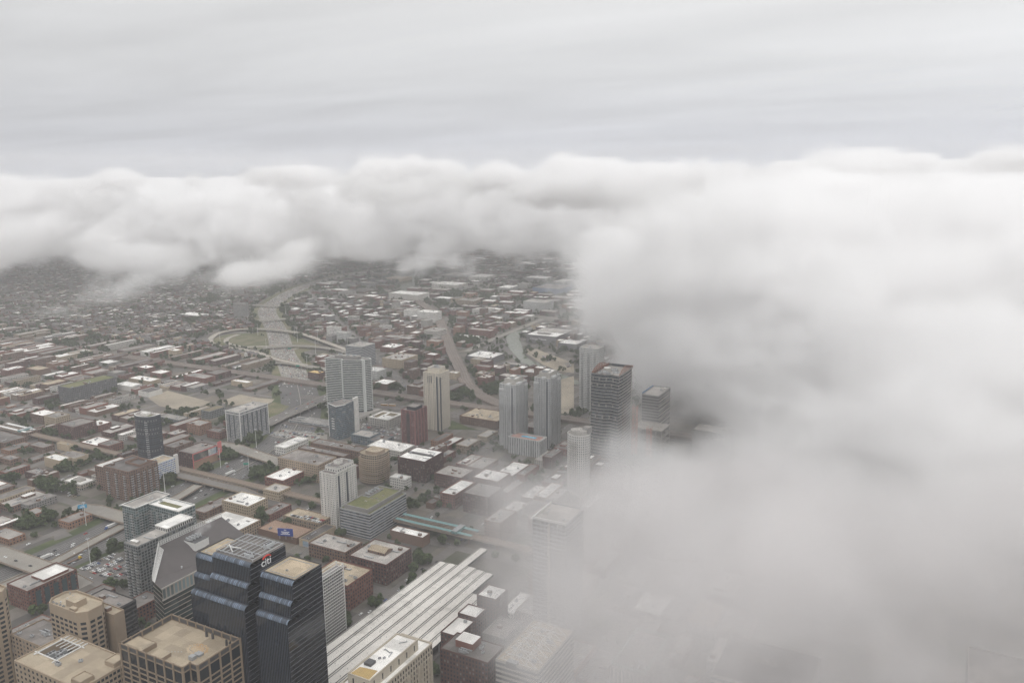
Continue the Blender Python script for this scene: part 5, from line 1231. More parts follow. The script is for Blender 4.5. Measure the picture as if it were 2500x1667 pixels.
# --- mid-distance buildings, footprints surveyed from the photograph
MIDS = [
 ('cinema', 'beige box with white roofed front hall and blank walls, left of the oval tower', 'cinema', -1134, -1098, 673, 690, 13, 'blank_buff', 'roof_white', 1, 'the beige box hall'),
 ('cinema_hall', 'beige windowless hall behind the white roofed beige box', 'cinema', -1128, -1090, 691, 712, 12, 'blank_buff', 'roof_grey', 3, None),
 ('brick_warehouse', 'big dark red brick box warehouse, flat roofed, left of the oval tower', 'warehouse', -1246, -1206, 768, 808, 20, 'dark_brick', 'roof_grey', 3, 'the dark red brick box'),
 ('brick_warehouse', 'brick shed with pale cream roof behind the dark red brick box', 'warehouse', -1237, -1206, 810, 834, 11, 'brick', 'roof_white', 1, None),
 ('brick_loft', 'brown loft block with cream roof at the left, beyond the elevated railway', 'loft building', -1364, -1328, 795, 821, 15, 'brown_brick', 'roof_white', 1, 'the cream-roofed loft'),
 ('brick_loft', 'taller buff brick loft beside the cream-roofed loft', 'loft building', -1317, -1286, 790, 816, 18, 'buff_masonry', 'roof_pale', 3, None),
 ('bank_building', 'square two-storey building with white stepped roof among parked cars', 'building', -1034, -998, 636, 657, 8, 'pale_wall', 'roof_white', 1, 'the white stepped building'),
 ('brick_loft', 'red brick loft, nearest the street corner beside the train shed', 'loft building', -531, -484, 559, 597, 26, 'brick', 'roof_tan', 8, 'the corner brick loft'),
 ('brick_loft', 'large dark brick loft with raised roof hall and skylights, next up the train shed street', 'loft building', -530, -482, 617, 661, 22, 'dark_brick', 'roof_pale', 9, 'the large dark loft'),
 ('brick_loft', 'low brown loft with cluttered pale roof behind the corner brick loft', 'loft building', -598, -547, 631, 660, 15, 'brown_brick', 'roof_pale', 9, 'the cluttered brown loft'),
 ('brick_office', 'long red brick building with white roofs and tall glass bays at the left edge', 'office building', -789, -756, 416, 467, 21, 'brick', 'roof_pale', 4, 'the red brick glass-bay building'),
 ('white_roof_block', 'pale block with snow white roof in thin fog beyond the train shed', 'building', -544, -499, 706, 720, 11, 'blank_brown', 'roof_white', 3, 'the white-roofed fog block'),
 ('dark_block', 'dark brick block with two bright white roof plates behind the curved tan tower', 'office building', -651, -606, 868, 914, 30, 'dark_brick', 'roof_white', 5, 'the two-plate white roof'),
 ('white_shed', 'white flat roof dotted with vents behind the curved tan tower', 'warehouse', -748, -686, 924, 958, 14, 'pale_wall', 'roof_white', 12, 'the dotted white roof'),
 ('courtyard_flats', 'long grey brick flats round a narrow courtyard beside the expressway', 'apartment building', -820, -730, 882, 902, 20, 'brown_brick', 'roof_grey', 8, 'the courtyard flats'),
 ('courtyard_flats', 'front wing of the long grey brick courtyard flats', 'apartment building', -820, -735, 856, 870, 20, 'brown_brick', 'roof_grey', 6, None),
 ('brick_flats', 'tan brick flats with many bays in front of the courtyard flats', 'apartment building', -808, -736, 803, 842, 24, 'tan_masonry', 'roof_grey', 10, 'the bay-fronted flats'),
 ('white_roof_warehouse', 'brick warehouse with bright white roof, right of the expressway trees', 'warehouse', -794, -761, 763, 805, 12, 'brick', 'roof_white', 3, 'the white-roofed warehouse'),
 ('yellow_brick_building', 'yellow brick building with two roof levels near the garage', 'building', -764, -737, 730, 752, 12, 'buff_masonry', 'roof_pale', 4, None),
 ('parking_garage', 'tan parking garage with cars on its top deck left of the white ribbed tower', 'parking garage', -681, -627, 679, 704, 12, 'tan_masonry', 'roof_tan', 0, 'the parking garage'),
 ('orange_roof_shed', 'low shed with wide orange-brown gravel roof beside the blue rooftop billboard', 'warehouse', -689, -630, 646, 674, 7, 'blank_brown', 'orange_roof', 3, 'the orange-roofed shed'),
 ('black_roof_shed', 'low dark-roofed building with a blue mural on its end wall', 'building', -626, -611, 646, 691, 8, 'blank_buff', 'roof_dark', 2, None),
 ('tan_corner_building', 'tan corner building with white roof behind the slant-roofed office', 'building', -748, -692, 618, 654, 14, 'tan_masonry', 'roof_white', 7, 'the tan corner building'),
 ('brown_brick_building', 'brown brick building with flat grey roof between expressway and tan corner building', 'building', -794, -774, 644, 689, 10, 'brown_brick', 'roof_grey', 2, None),
 ('buff_office', 'buff brick office with dark window grid and white roof right of the expressway', 'office building', -770, -726, 668, 700, 18, 'buff_masonry', 'roof_white', 6, 'the buff gridded office'),
 ('flat_brick_shed', 'flat grey-roofed brick shed in front of the elevated railway at the left', 'warehouse', -1223, -1186, 704, 722, 9, 'brown_brick', 'roof_grey', 1, None),
 ('beige_shed', 'beige shed with brown roof between the brick shed and the long red shop row', 'warehouse', -1188, -1159, 727, 738 - 3, 10, 'blank_buff', 'roof_tan', 1, None),
 ('red_shop_row', 'long red-fronted shop row with white roof left of the oval tower', 'shop', -1165, -1125, 750, 781, 8, 'brick', 'roof_white', 4, 'the red shop row'),
 ('red_shop_row', 'higher grey-roofed end of the long red shop row', 'shop', -1124, -1099, 751, 776, 11, 'brick', 'roof_grey', 1, None),
 ('gabled_hall', 'long grey roofed hall at the left edge below the elevated railway', 'warehouse', -1330, -1262, 690, 726, 9, 'brown_brick', 'roof_grey', 2, None),
 ('low_shed', 'low grey shed with wide yard at the left edge', 'warehouse', -1205, -1178, 650, 666, 8, 'brown_brick', 'roof_grey', 2, None),
 ('plant_building', 'brown building with tangled plant on its roof at the left', 'building', -1113, -1085, 631, 649, 9, 'dark_brick', 'roof_grey', 9, None),
 ('dark_pavilion', 'modern dark building under a broad pale roof right of the oval tower', 'building', -1168, -1118, 896, 915, 9, 'glass_flats', 'roof_pale', 3, 'the dark pavilion'),
 ('brick_block', 'square red brick block with pale roof left of the pale gridded tower', 'building', -1074, -1044, 874, 898, 16, 'orange_brick', 'roof_pale', 5, 'the square red block'),
 ('brick_block', 'lower red brick block touching the square red block', 'building', -1029, -1000, 874, 891, 11, 'brick', 'roof_grey', 3, None),
 ('planted_roof_hall', 'dark glass hall under a rusty brown planted roof behind the pale gridded tower', 'building', -1122, -1101, 945, 981, 13, 'glass_flats', 'brown_sedum', 0, 'the brown-roofed hall'),
 ('row_houses', 'short row of brick houses with pale roofs right of the oval tower', 'row houses', -1078, -1056, 836, 861, 10, 'dark_brick', 'roof_pale', 3, None),
 ('brick_walls', 'brown brick building beside the billboard warehouse', 'building', -1020, -996, 785, 820, 14, 'brown_brick', 'roof_grey', 2, None),
 ('yellow_roof_flats', 'dark brick flats with bright ochre roof left of the striped tower', 'apartment building', -1146, -1116, 1238, 1257, 13, 'dark_brick', 'ochre_roof', 1, 'the ochre-roofed flats'),
 ('slab_office', 'dark slab office with white banded side rising behind the striped tower', 'office building', -1147, -1103, 1360, 1406, 45, 'band_office', 'roof_pale', 4, 'the dark banded slab'),
 ('white_flats', 'white balconied flats near the expressway ramps', 'apartment building', -1393, -1358, 1582, 1598, 28, 'white_ribs', 'roof_pale', 2, 'the white balconied flats'),
 ('grey_flats', 'grey apartment block beside the diagonal avenue', 'apartment building', -1330, -1298, 1545, 1562, 26, 'far_grid', 'roof_pale', 2, None),
 ('beige_flats', 'big beige courtyard flats at the fork of the diagonal avenue', 'apartment building', -1072, -1021, 1388, 1448, 19, 'buff_masonry', 'roof_pale', 9, 'the beige courtyard flats'),
 ('town_houses', 'rows of red brick town houses with white roofs beyond the beige flats', 'row houses', -1169, -1130, 1508, 1552, 12, 'brick', 'roof_white', 6, 'the red town houses'),
 ('long_flats', 'long dark brick flats behind the red town houses', 'apartment building', -1231, -1150, 1600, 1630, 14, 'dark_brick', 'roof_pale', 7, None),
 ('white_trapezoid_shed', 'white-roofed shed right of the striped tower', 'warehouse', -976, -943, 1233, 1266, 12, 'blank_brown', 'roof_white', 0, 'the white-roofed shed'),
 ('curved_lattice_block', 'rounded pale block with gridded front behind the striped tower', 'office building', -1040, -1008, 1290, 1318, 18, 'far_grid', 'roof_white', 3, None),
 ('big_store', 'big dark-walled store with broad white roof beside the canal yards', 'store', -936, -872, 1511, 1570, 13, 'dark_store', 'roof_white', 6, 'the big white-roofed store'),
 ('low_store', 'low store with pale grey roof nearer than the big white-roofed store', 'store', -839, -785, 1496, 1515, 9, 'dark_store', 'roof_pale', 2, None),
 ('printing_plant', 'huge grey plant with broad white roofs and a faint sign, half lost in cloud', 'factory', -912, -831, 1752, 1850, 20, 'dark_store', 'roof_white', 3, 'the huge white-roofed plant'),
 ('printing_plant', 'lower white-roofed wing of the huge plant at the cloud edge', 'factory', -808, -760, 1712, 1758, 16, 'dark_store', 'roof_white', 0, None),
 ('brick_factory', 'wide brown brick factory with cluttered roof left of the twin grey towers', 'factory', -708, -636, 1118, 1172, 13, 'brown_brick', 'roof_tan', 9, 'the wide brick factory'),
 ('pale_flats', 'pale grey flats beside the curving railway', 'apartment building', -1173, -1134, 1695, 1738, 18, 'pale_wall', 'roof_pale', 4, None),
 ('brick_flats', 'square brick flats beside the curving railway, nearer than the pale flats', 'apartment building', -1107, -1073, 1608, 1632, 13, 'orange_brick', 'roof_pale', 2, None),
 ('red_mill', 'tall red brick block right of the curving railway', 'building', -1119, -1098, 1747, 1772, 22, 'orange_brick', 'roof_pale', 1, None),
 ('brick_flats', 'long red brick flats right of the curving railway', 'apartment building', -1081, -1015, 1757, 1780, 18, 'brick', 'roof_pale', 4, None),
 ('white_long_shed', 'long narrow white-roofed shed among trees beyond the curving railway', 'warehouse', -1088, -1017, 1715, 1736, 8, 'blank_pale', 'roof_white', 0, 'the long white shed'),
 ('red_house_block', 'red brick gabled block below the big white-roofed store', 'building', -866, -830, 1430, 1448, 15, 'brick', 'roof_grey', 1, None),
 ('red_house_block', 'deep red flats beside the curving railway, behind the twin grey towers', 'apartment building', -807, -783, 1342, 1370, 17, 'brick', 'roof_pale', 2, None),
 ('stucco_house', 'small stucco block with white roof left of the curving railway', 'building', -887, -868, 1363, 1378, 13, 'buff_masonry', 'roof_white', 1, None),
 ('white_box_plant', 'large pale windowless box in the distance left of the river', 'factory', -1640, -1522, 2172, 2236, 20, 'blank_pale', 'roof_white', 3, 'the pale windowless box'),
 ('white_l_flats', 'white L-shaped flats above the curving railway, front wing', 'apartment building', -1321, -1262, 1879, 1912, 27, 'white_ribs', 'roof_white', 2, 'the white L-shaped flats'),
 ('white_l_flats', 'white L-shaped flats above the curving railway, rear wing', 'apartment building', -1381, -1349, 1897, 1933, 24, 'white_ribs', 'roof_pale', 2, None),
 ('blue_store', 'far store with long blue-grey wall near the cloud', 'store', -1270, -1168, 2488, 2600, 20, 'blue_store_wall', 'roof_grey', 2, 'the blue-walled store'),
 ('far_shed', 'far white-roofed warehouse, widest in the row near the river', 'warehouse', -1655, -1548, 2448, 2522, 16, 'blank_pale', 'roof_white', 2, 'the far white warehouses'),
 ('far_shed', 'far white-roofed warehouse just under the cloud, right of the river', 'warehouse', -1642, -1568, 2680, 2770, 16, 'blank_pale', 'roof_white', 1, None),
 ('far_shed', 'far grey warehouse with narrow white roof left of the blue-walled store', 'warehouse', -1402, -1353, 2478, 2548, 14, 'blank_grey', 'roof_white', 1, None),
 ('far_shed', 'farthest white roof showing in front of the cloud above the blue-walled store', 'warehouse', -1442, -1352, 2755, 2820, 14, 'blank_grey', 'roof_white', 1, None),
 ('far_shed', 'small white roof against trees right of the blue-walled store', 'warehouse', -1300, -1255, 2710, 2800, 12, 'blank_grey', 'roof_white', 0, None),
 ('concrete_frame_block', 'half-built concrete grid block in front of the blue-walled store', 'building', -1129, -1055, 2150, 2205, 30, 'far_grid', 'roof_pale', 2, 'the concrete grid block'),
 ('far_shed', 'far tan-roofed yard building left of the river bend', 'warehouse', -1937, -1860, 2550, 2618, 10, 'blank_buff', 'roof_tan', 1, None),
 ('far_shed', 'far grey plant between the river and the pale windowless box', 'warehouse', -1775, -1690, 2688, 2780, 14, 'blank_grey', 'roof_pale', 2, None),
 ('far_shed', 'far white roof beside the expressway bend', 'warehouse', -2058, -2004, 2760, 2840, 10, 'blank_grey', 'roof_white', 0, None),
 ('red_flats_block', 'orange brick block right of the curving railway and white L-shaped flats', 'apartment building', -1244, -1214, 1960, 1984, 19, 'orange_brick', 'roof_pale', 1, None),
 ('dark_grid_office', 'long dark gridded office block with green roof edge at the left', 'office building', -1442, -1404, 898, 992, 29, 'dark_grid', 'roof_green', 5, 'the dark gridded block'),
 ('low_white_roof', 'flat twin white-roofed shed beside the straight railway at the left', 'warehouse', -1638, -1605, 1118, 1146, 8, 'blank_grey', 'roof_white', 1, None),
 ('low_white_roof', 'brick shed with cream roof above the dark gridded block', 'warehouse', -1512, -1483, 1120, 1141, 10, 'brick', 'roof_white', 1, None),
 ('low_white_roof', 'grey-walled shed with pale roof directly behind the dark gridded block', 'warehouse', -1530, -1502, 1062, 1084, 10, 'blank_grey', 'roof_pale', 1, None),
 ('low_white_roof', 'small cream-roofed shed right of the brick cream shed', 'warehouse', -1452, -1419, 1103, 1130, 9, 'brick', 'roof_white', 0, None),
 ('striped_roof_shed', 'long low shed with ribbed white roof left of the sandy lot', 'warehouse', -1452, -1388, 1053, 1078, 8, 'blank_buff', 'roof_white', 4, None),
 ('low_white_roof', 'low white-walled shed right of the dark gridded block', 'warehouse', -1429, -1383, 1006, 1030, 9, 'blank_white', 'roof_white', 1, None),
 ('red_shop_row', 'long brick shop row with pale roof in front of the straight railway', 'shop', -1362, -1302, 1112, 1140, 10, 'brick', 'roof_pale', 3, None),
 ('dark_shop', 'dark building with white roof at the end of the brick shop row', 'building', -1335, -1301, 1142, 1180, 12, 'dark_brick', 'roof_grey', 1, None),
 ('low_white_roof', 'small bright white roof in front of the railway near the expressway', 'warehouse', -1246, -1202, 1128, 1142, 9, 'blank_buff', 'roof_white', 1, None),
 ('dark_roof_shed', 'dark-roofed shed with white end wall above the sandy lot', 'warehouse', -1345, -1315, 992, 1022, 9, 'blank_white', 'roof_dark', 0, None),
 ('red_school', 'red brick building at the left edge below the railway', 'building', -1740, -1714, 965, 1003, 14, 'brick', 'roof_white', 3, None),
 ('brown_hall', 'plain brown-roofed hall right of the red brick building at the left edge', 'warehouse', -1710, -1667, 1000, 1028, 12, 'blank_brown', 'roof_tan', 0, None),
 ('grey_tower_block', 'lone grey tower block beside the expressway, under the wispy cloud', 'apartment tower', -1809, -1772, 1668, 1690, 47, 'grey_wall', 'roof_grey', 1, 'the lone grey tower block'),
 ('beige_corner_flats', 'beige corner flats beyond the straight railway', 'apartment building', -1566, -1543, 1243, 1262, 17, 'buff_masonry', 'roof_white', 2, 'the beige corner flats'),
 ('angled_roof_school', 'low building with broad white angled roof among the brick streets', 'school', -1985, -1895, 1622, 1662, 10, 'blank_grey', 'roof_white', 0, 'the white angled roof'),
 ('riverside_brick', 'low brick building with tan roof at the lower left beside the grass verge', 'building', -955, -918, 493, 512, 7, 'orange_brick', 'roof_pale', 2, None),
 ('brick_shed', 'small brick shed near the blue billboard on the pole', 'building', -918, -898, 552, 582, 8, 'orange_brick', 'roof_grey', 1, None),
 ('pink_brick_house', 'small pink brick block left of the blue billboard on the pole', 'building', -975, -956, 545, 562, 9, 'orange_brick', 'roof_pale', 1, None),
 ('white_roof_strip', 'narrow building with long white roof and striped front by the expressway bridge', 'building', -874, -853, 864, 914, 12, 'white_ribs', 'roof_white', 3, 'the narrow white roof'),
 ('white_office', 'small white gridded office behind the green-roofed office', 'office building', -641, -616, 836, 850, 14, 'white_ribs', 'roof_white', 2, None),
 ('misty_block', 'misty brick block with two white roof patches right of the green-roofed office', 'building', -590, -548, 866, 901, 18, 'dark_brick', 'roof_pale', 4, None),
 ('misty_block', 'misty brick block farther right, in front of the pool podium', 'building', -534, -496, 872, 906, 20, 'brick', 'roof_white', 4, None),
 ('misty_block', 'misty brick block with white L-shaped roof', 'building', -545, -524, 812, 862, 18, 'brick', 'roof_white', 2, None),
 ('misty_block', 'misty dark block with small white roof above the turquoise station', 'building', -512, -476, 812, 850, 24, 'dark_brick', 'roof_grey', 2, 'the misty dark block'),
 ('misty_block', 'misty pale block with crowded roof beside the dim tower in the fog', 'building', -446, -425, 752, 790, 25, 'brown_brick', 'roof_pale', 6, None),
 ('misty_block', 'brick block with a faint circle on its wall beside the train shed end', 'building', -358, -338, 588, 610, 35, 'dark_brick', 'roof_white', 3, 'the misty brick block'),
 ('misty_block', 'white-roofed step block next to the train shed', 'building', -366, -347, 568, 588 - 2, 25, 'dark_brick', 'roof_white', 0, None),
 ('misty_block', 'low brick block with white roof in front of the misty brick block', 'building', -358, -341, 528, 556, 30, 'dark_brick', 'roof_white', 1, None),
 ('misty_block', 'long low roof beside the river edge in the fog', 'building', -336, -314, 560, 592, 18, 'blank_grey', 'roof_grey', 1, None),
]
surf('orange_roof', (.30, .20, .145), var=.2, size=5, c2=(.25, .172, .128), stain=(.2, .14, .1)); surf('ochre_roof', (.56, .40, .17), var=.12)
facade('dark_store', (.17, .165, .17), glass=(.06, .06, .062), wf=.2, hf=.3, blinds=.1, vary=.06); facade('dark_grid', (.13, .13, .135), glass=(.07, .075, .08), wf=.7, hf=.6, blinds=.1, vary=.03); surf('blue_store_wall', (.13, .17, .25), var=.1)
surf('brown_sedum', (.16, .13, .08))
made = {}
for (nm, lab, cat, e0, e1, n0, n1, h, wm, rm, u, mk) in MIDS:
    o = block(nm, lab, cat, e0, e1, n0, n1, h, wm, rm, bay=3.6, fl=3.5, par=.9 if h < 16 else 1.1, units=u, mark=mk, seed=int(abs(e0 * 7 + n0)), kinds=('vent', 'vent', 'vent', 'hvac') if nm == 'white_shed' else None)
    made[lab] = o
# extras on some of them
o = made['large dark brick loft with raised roof hall and skylights, next up the train shed street']
b = MB(); b.walls(rect(-12, 10, -6, 8), 22, 25, 3, 3, 0); b.quad((-12, -6, 25), (10, -6, 25), (10, 1, 27.5), (-12, 1, 27.5), 1); b.quad((-12, 1, 27.5), (10, 1, 27.5), (10, 8, 25), (-12, 8, 25), 1); b.face([(10, -6, 25), (10, 8, 25), (10, 1, 27.5)], 0); b.build('roof_hall', [MATS['brown_brick'], MATS['roof_tan']], o)
o = made['dark brick block with two bright white roof plates behind the curved tan tower']
b = MB(); b.box(-20, 20, -1.5, 2.5, 30, 31.6, 0); b.build('roof_plant', [MATS['steel_dark']], o)
o = made['long red brick building with white roofs and tall glass bays at the left edge']
for k in range(5):
    b = MB(); y = -18 + 9 * k; b.box(16.5, 16.8, y, y + 5, 2, 18, 0); b.build('glass_bay', [surf('teal_glass', (.06, .09, .10), rough=.1, var=.3)], o)
b = MB(); b.box(-8, 12, -6, 20, 21, 23.6, 0, 1); b.build('upper_roof', [MATS['blank_brick'], MATS['roof_white']], o)
o = made['low dark-roofed building with a blue mural on its end wall']
b = MB(); b.box(-2, 6.5, -22.7, -22.5, .5, 7, 0); b.build('mural', [MATS['poster_light']], o)
o = made['square two-storey building with white stepped roof among parked cars']
b = MB(); b.box(-7, 7, -4, 5, 8, 11, 0, 1); b.build('penthouse', [MATS['blank_pale'], MATS['roof_pale']], o)
b = MB(); b.ring(inset(rect(-18, 18, -10.5, 10.5), -1.6), 1.8, 4.2, 4.8, 0); b.build('canopy', [MATS['blank_tan']], o)
o = made['huge grey plant with broad white roofs and a faint sign, half lost in cloud']
cu = bpy.data.curves.new('sign', 'FONT'); cu.body = 'Chicago Tribune'; cu.size = 6.5; cu.align_x = 'CENTER'; cu.extrude = .1
t_o = bpy.data.objects.new('tmp', cu); col.objects.link(t_o); me = bpy.data.meshes.new_from_object(t_o.evaluated_get(bpy.context.evaluated_depsgraph_get())); bpy.data.objects.remove(t_o)
me.materials.clear(); me.materials.append(MATS['sign_white']); q = put(me, 'wall_lettering', o, (-8, -49.3, 10)); q.rotation_euler = (math.pi / 2, 0, 0)
b = MB(); b.box(-20, 14, -30, -22, 20, 24, 0, 1); b.build('roof_plant', [MATS['blank_grey'], MATS['roof_grey']], o)
for k in range(3):
    b = MB(); b.box(-40, 40, 4 + 14 * k, 5.6 + 14 * k, 20, 21.8, 0); b.build('roof_ridge', [MATS['roof_pale']], o)
# church with a steeple in the middle distance
root = empty('church', 'small church with dark pointed steeple beyond the brick streets', 'church', (-1548, 2031, 0))
b = MB(); b.walls(rect(-9, 9, -14, 22), 0, 12, 4, 12, 0); b.quad((-9, -14, 12), (0, -14, 19), (0, 22, 19), (-9, 22, 12), 1); b.quad((0, -14, 19), (9, -14, 12), (9, 22, 12), (0, 22, 19), 1); b.face([(-9, -14, 12), (9, -14, 12), (0, -14, 19)], 0); b.face([(9, 22, 12), (-9, 22, 12), (0, 22, 19)], 0); b.build('nave', [MATS['brown_brick'], MATS['roof_dark']], root)
b = MB(); b.walls(rect(-4, 4, -22, -14), 0, 26, 4, 13, 0); 
for i in range(4):
    P = rect(-4, 4, -22, -14); b.face([(*P[i], 26), (*P[(i + 1) % 4], 26), (0, -18, 38)], 1)
b.build('steeple', [MATS['buff_masonry'], MATS['roof_dark']], root); TAKEN.append((-1560, -1536, 2005, 2056)); mark(-1548, 2031, 'the church')
# parked silver trains and orange buses in the yards
coach = _mk(lambda q: (q.box(-12, 12, -1.5, 1.5, 1.0, 4.2, 0), q.box(-11.6, 11.6, -1.0, 1.0, 4.2, 4.7, 1), q.box(-10, 10, -1.54, 1.54, 2.6, 3.4, 2), q.box(-9, -6, -1.2, 1.2, .3, 1, 2), q.box(6, 9, -1.2, 1.2, .3, 1, 2)), 'coach', [MATS['steel_grey'], MATS['roof_pale'], MATS['glass_dark']])
def train(label, x, y, n_, ang):
    r = empty('parked_train', label, 'train', (x, y, .8), 'silver trains parked in the yard', ang)
    for i in range(n_): put(coach, 'coach', r, ((i - (n_ - 1) / 2) * 25, 0, 0))
for i in range(6): train(['nearest', 'second', 'third', 'fourth', 'fifth', 'farthest'][i] + ' silver train parked in the railway yard below the striped tower', -905 + 8 * (i % 2), 998 + 5.0 * i, 4 if i % 2 else 5, .09)
# ------------------------------------------------------------------ the rest of the city, block by block
MARKS += [(-868, 700, 'the tan rail bridge'), (-880, 850, 'the gridded-tower bridge'), (-850, 596, 'the billboard-pole bridge'), (-850, 470, 'the lower left bridge'), (-1620, 1440, 'the loop ramps'), (-1150, 1742, 'the curving railway'), (-1300, 1196, 'the straight railway'), (-1800, 1196, 'the far-left railway'), (-1314, 742, 'the far station'), (-504, 742, 'the turquoise station'), (-1100, 742, 'the elevated railway'), (-930, 1725, 'the canal')]
def where(E, Nn, skip=None):
    best = None
    for (e, n_, s) in MARKS:
        if s == skip: continue
        d = math.hypot(e - E, n_ - Nn)
        if best is None or d < best[0]: best = (d, e, n_, s)
    d, e, n_, s = best
    a, b = seen(E, Nn), seen(e, n_)
    dx = (a[0] - b[0]) * a[2] / FPX; dy = a[2] - b[2]
    far = 'just ' if d < 55 else '' if d < 130 else 'well ' if d < 320 else 'far '
    if abs(dx) > abs(dy): return far + ('right of ' if dx > 0 else 'left of ') + s
    return far + ('behind ' if dy > 0 else 'before ') + s
USED = {}
def fit(lab, n):
    for cut_ in (' just ', ' well ', ' far '):
        if len(lab.split()) > n: lab = lab.replace(',' + cut_, ', ').replace(' tree' + cut_, ' tree ')
    for cut_ in ('windowless ', 'small ', 'big ', 'leafy ', 'tall slim '):
        if len(lab.split()) > n: lab = lab.replace(cut_, '', 1)
    return ' '.join(lab.split()[:n]) if len(lab.split()) > n else lab
def unique_labels(items):
    items = [(a, fit(b_, 13), c) for a, b_, c in items]
    _unique(items)
def _unique(items):
    """items: (object, base label, sort x). Equal labels get told apart by their place among the equals, as seen"""
    by = {}
    for it in items: by.setdefault(it[1], []).append(it)
    words_ = ['leftmost', 'second', 'third', 'fourth', 'fifth', 'sixth', 'seventh', 'eighth', 'ninth', 'tenth', 'eleventh', 'twelfth']
    for lab, L in by.items():
        if len(L) == 1: L[0][0]['label'] = lab; continue
        L.sort(key=lambda t: t[2])
        for i, t in enumerate(L):
            if i == len(L) - 1 and i > 0: p = 'rightmost'
            elif i < len(words_): p = words_[i]
            else: p = words_[i % 12]
            t[0]['label'] = (p + (' from left, ' if p not in ('leftmost', 'rightmost') else ' ') + lab)
def near_line(E, Nn, r):
    for P, hw in LINES:
        lim = (hw + r) ** 2
        for i in range(len(P) - 1):
            ax, ay = P[i]; bx, by = P[i + 1]; dx, dy = bx - ax, by - ay
            q = dx * dx + dy * dy
            if q == 0: continue
            t = max(0, min(1, ((E - ax) * dx + (Nn - ay) * dy) / q))
            if (ax + t * dx - E) ** 2 + (ay + t * dy - Nn) ** 2 < lim: return True
    return False
STREETLINES = len(LINES)
LINES[:] = [l for l in LINES if not (len(l[0]) == 2 and l[1] <= 6.6 and (l[0][0][0] == l[0][1][0] or l[0][0][1] == l[0][1][1]) and abs(l[0][0][0] - l[0][1][0]) + abs(l[0][0][1] - l[0][1][1]) > 3000)]
# clumps of trees seen along the expressway, in the interchange and by the yards (sheet, x, y, count, spread)
CL = [(12, 2000, 1150, 26, 170, 95), (12, 1900, 1260, 14, 160, 60), (12, 1480, 960, 22, 110, 70), (12, 1620, 880, 14, 80, 70), (12, 1830, 730, 22, 150, 60), (12, 650, 1330, 22, 140, 60), (12, 1200, 1170, 8, 60, 40), (5, 760, 640, 6, 60, 40), (5, 850, 620, 5, 50, 40), (5, 570, 725, 10, 70, 25),
      (1, 960, 570, 12, 90, 40), (1, 860, 400, 6, 40, 30), (1, 980, 360, 7, 60, 25), (1, 1060, 620, 8, 50, 40), (5, 420, 1150, 14, 100, 45), (5, 250, 1210, 16, 90, 50), (5, 850, 1130, 10, 60, 40), (5, 90, 790, 12, 70, 45), (5, 420, 880, 16, 100, 50), (5, 350, 840, 4, 20, 30), (5, 420, 390, 8, 60, 30), (5, 270, 280, 8, 60, 25),
      (9, 200, 700, 14, 80, 20), (9, 330, 740, 18, 90, 30), (9, 470, 820, 14, 60, 30), (9, 820, 730, 14, 50, 50), (9, 930, 850, 30, 110, 25), (9, 560, 930, 22, 90, 40), (9, 480, 480, 22, 80, 60), (9, 700, 490, 18, 60, 50), (9, 120, 830, 8, 60, 25), (9, 340, 860, 8, 50, 15), (9, 560, 340, 26, 140, 60), (9, 450, 620, 18, 90, 30), (9, 790, 590, 8, 50, 20),
      (14, 340, 490, 30, 170, 60), (14, 640, 660, 16, 80, 50), (14, 700, 300, 22, 90, 70), (14, 900, 320, 18, 130, 50), (14, 850, 1050, 34, 160, 70), (14, 1150, 1020, 24, 110, 60), (14, 640, 1130, 16, 80, 40), (14, 620, 40, 14, 70, 40), (14, 2230, 1220, 14, 70, 70), (14, 2160, 920, 10, 40, 70), (14, 2240, 1030, 10, 70, 40), (14, 600, 1530, 20, 120, 30),
      (3, 130, 960, 10, 80, 40), (3, 820, 430, 10, 60, 40), (2, 1560, 950, 8, 50, 50), (6, 150, 1150, 12, 60, 50), (6, 130, 760, 14, 70, 50), (6, 270, 620, 6, 30, 20), (6, 660, 420, 12, 60, 25), (12, 450, 180, 12, 90, 35), (12, 1450, 470, 8, 50, 40), (12, 900, 355, 12, 120, 20), (13, 1550, 830, 10, 50, 40), (13, 1750, 990, 18, 200, 20),
      (10, 780, 430, 40, 110, 40), (10, 1080, 470, 40, 120, 40), (10, 230, 250, 24, 120, 15), (10, 560, 240, 20, 60, 30), (10, 1850, 300, 40, 150, 50), (10, 640, 520, 20, 70, 30), (10, 380, 340, 16, 50, 40), (8, 620, 800, 40, 240, 60), (8, 140, 660, 20, 80, 25), (8, 1750, 200, 34, 140, 60), (8, 600, 720, 26, 260, 30), (8, 1550, 420, 20, 90, 40), (8, 500, 915, 14, 80, 25), (8, 1400, 560, 20, 120, 30)]
GROVES = []
for (s_, x_, y_, n_, sx_, sy_) in CL:
    q = [at(s_, x_ + k * sx_ * .55, y_ + j_ * sy_ * .55) for k, j_ in ((-1, 0), (1, 0), (0, -1), (0, 1))]
    GROVES.append((min(p[0] for p in q), max(p[0] for p in q), min(p[1] for p in q), max(p[1] for p in q)))
def free(E0, E1, N0, N1, m=2.0):
    for (a, b_, c, d) in GROVES:
        if a < (E0 + E1) / 2 < b_ and c < (N0 + N1) / 2 < d: return False
    for (a, b_, c, d) in TAKEN:
        if E0 < b_ + m and E1 > a - m and N0 < d + m and N1 > c - m: return False
    E, Nn = (E0 + E1) / 2, (N0 + N1) / 2
    return not near_line(E, Nn, min(E1 - E0, N1 - N0) / 2 + 1.5)
def inview(E, Nn, z=0, mg=60):
    x, y, q = seen(E, Nn, z)
    if q < 50: return False
    right = 1500 if Nn > 900 else 1930
    return -mg < x < right and 560 < y < 1667 + mg
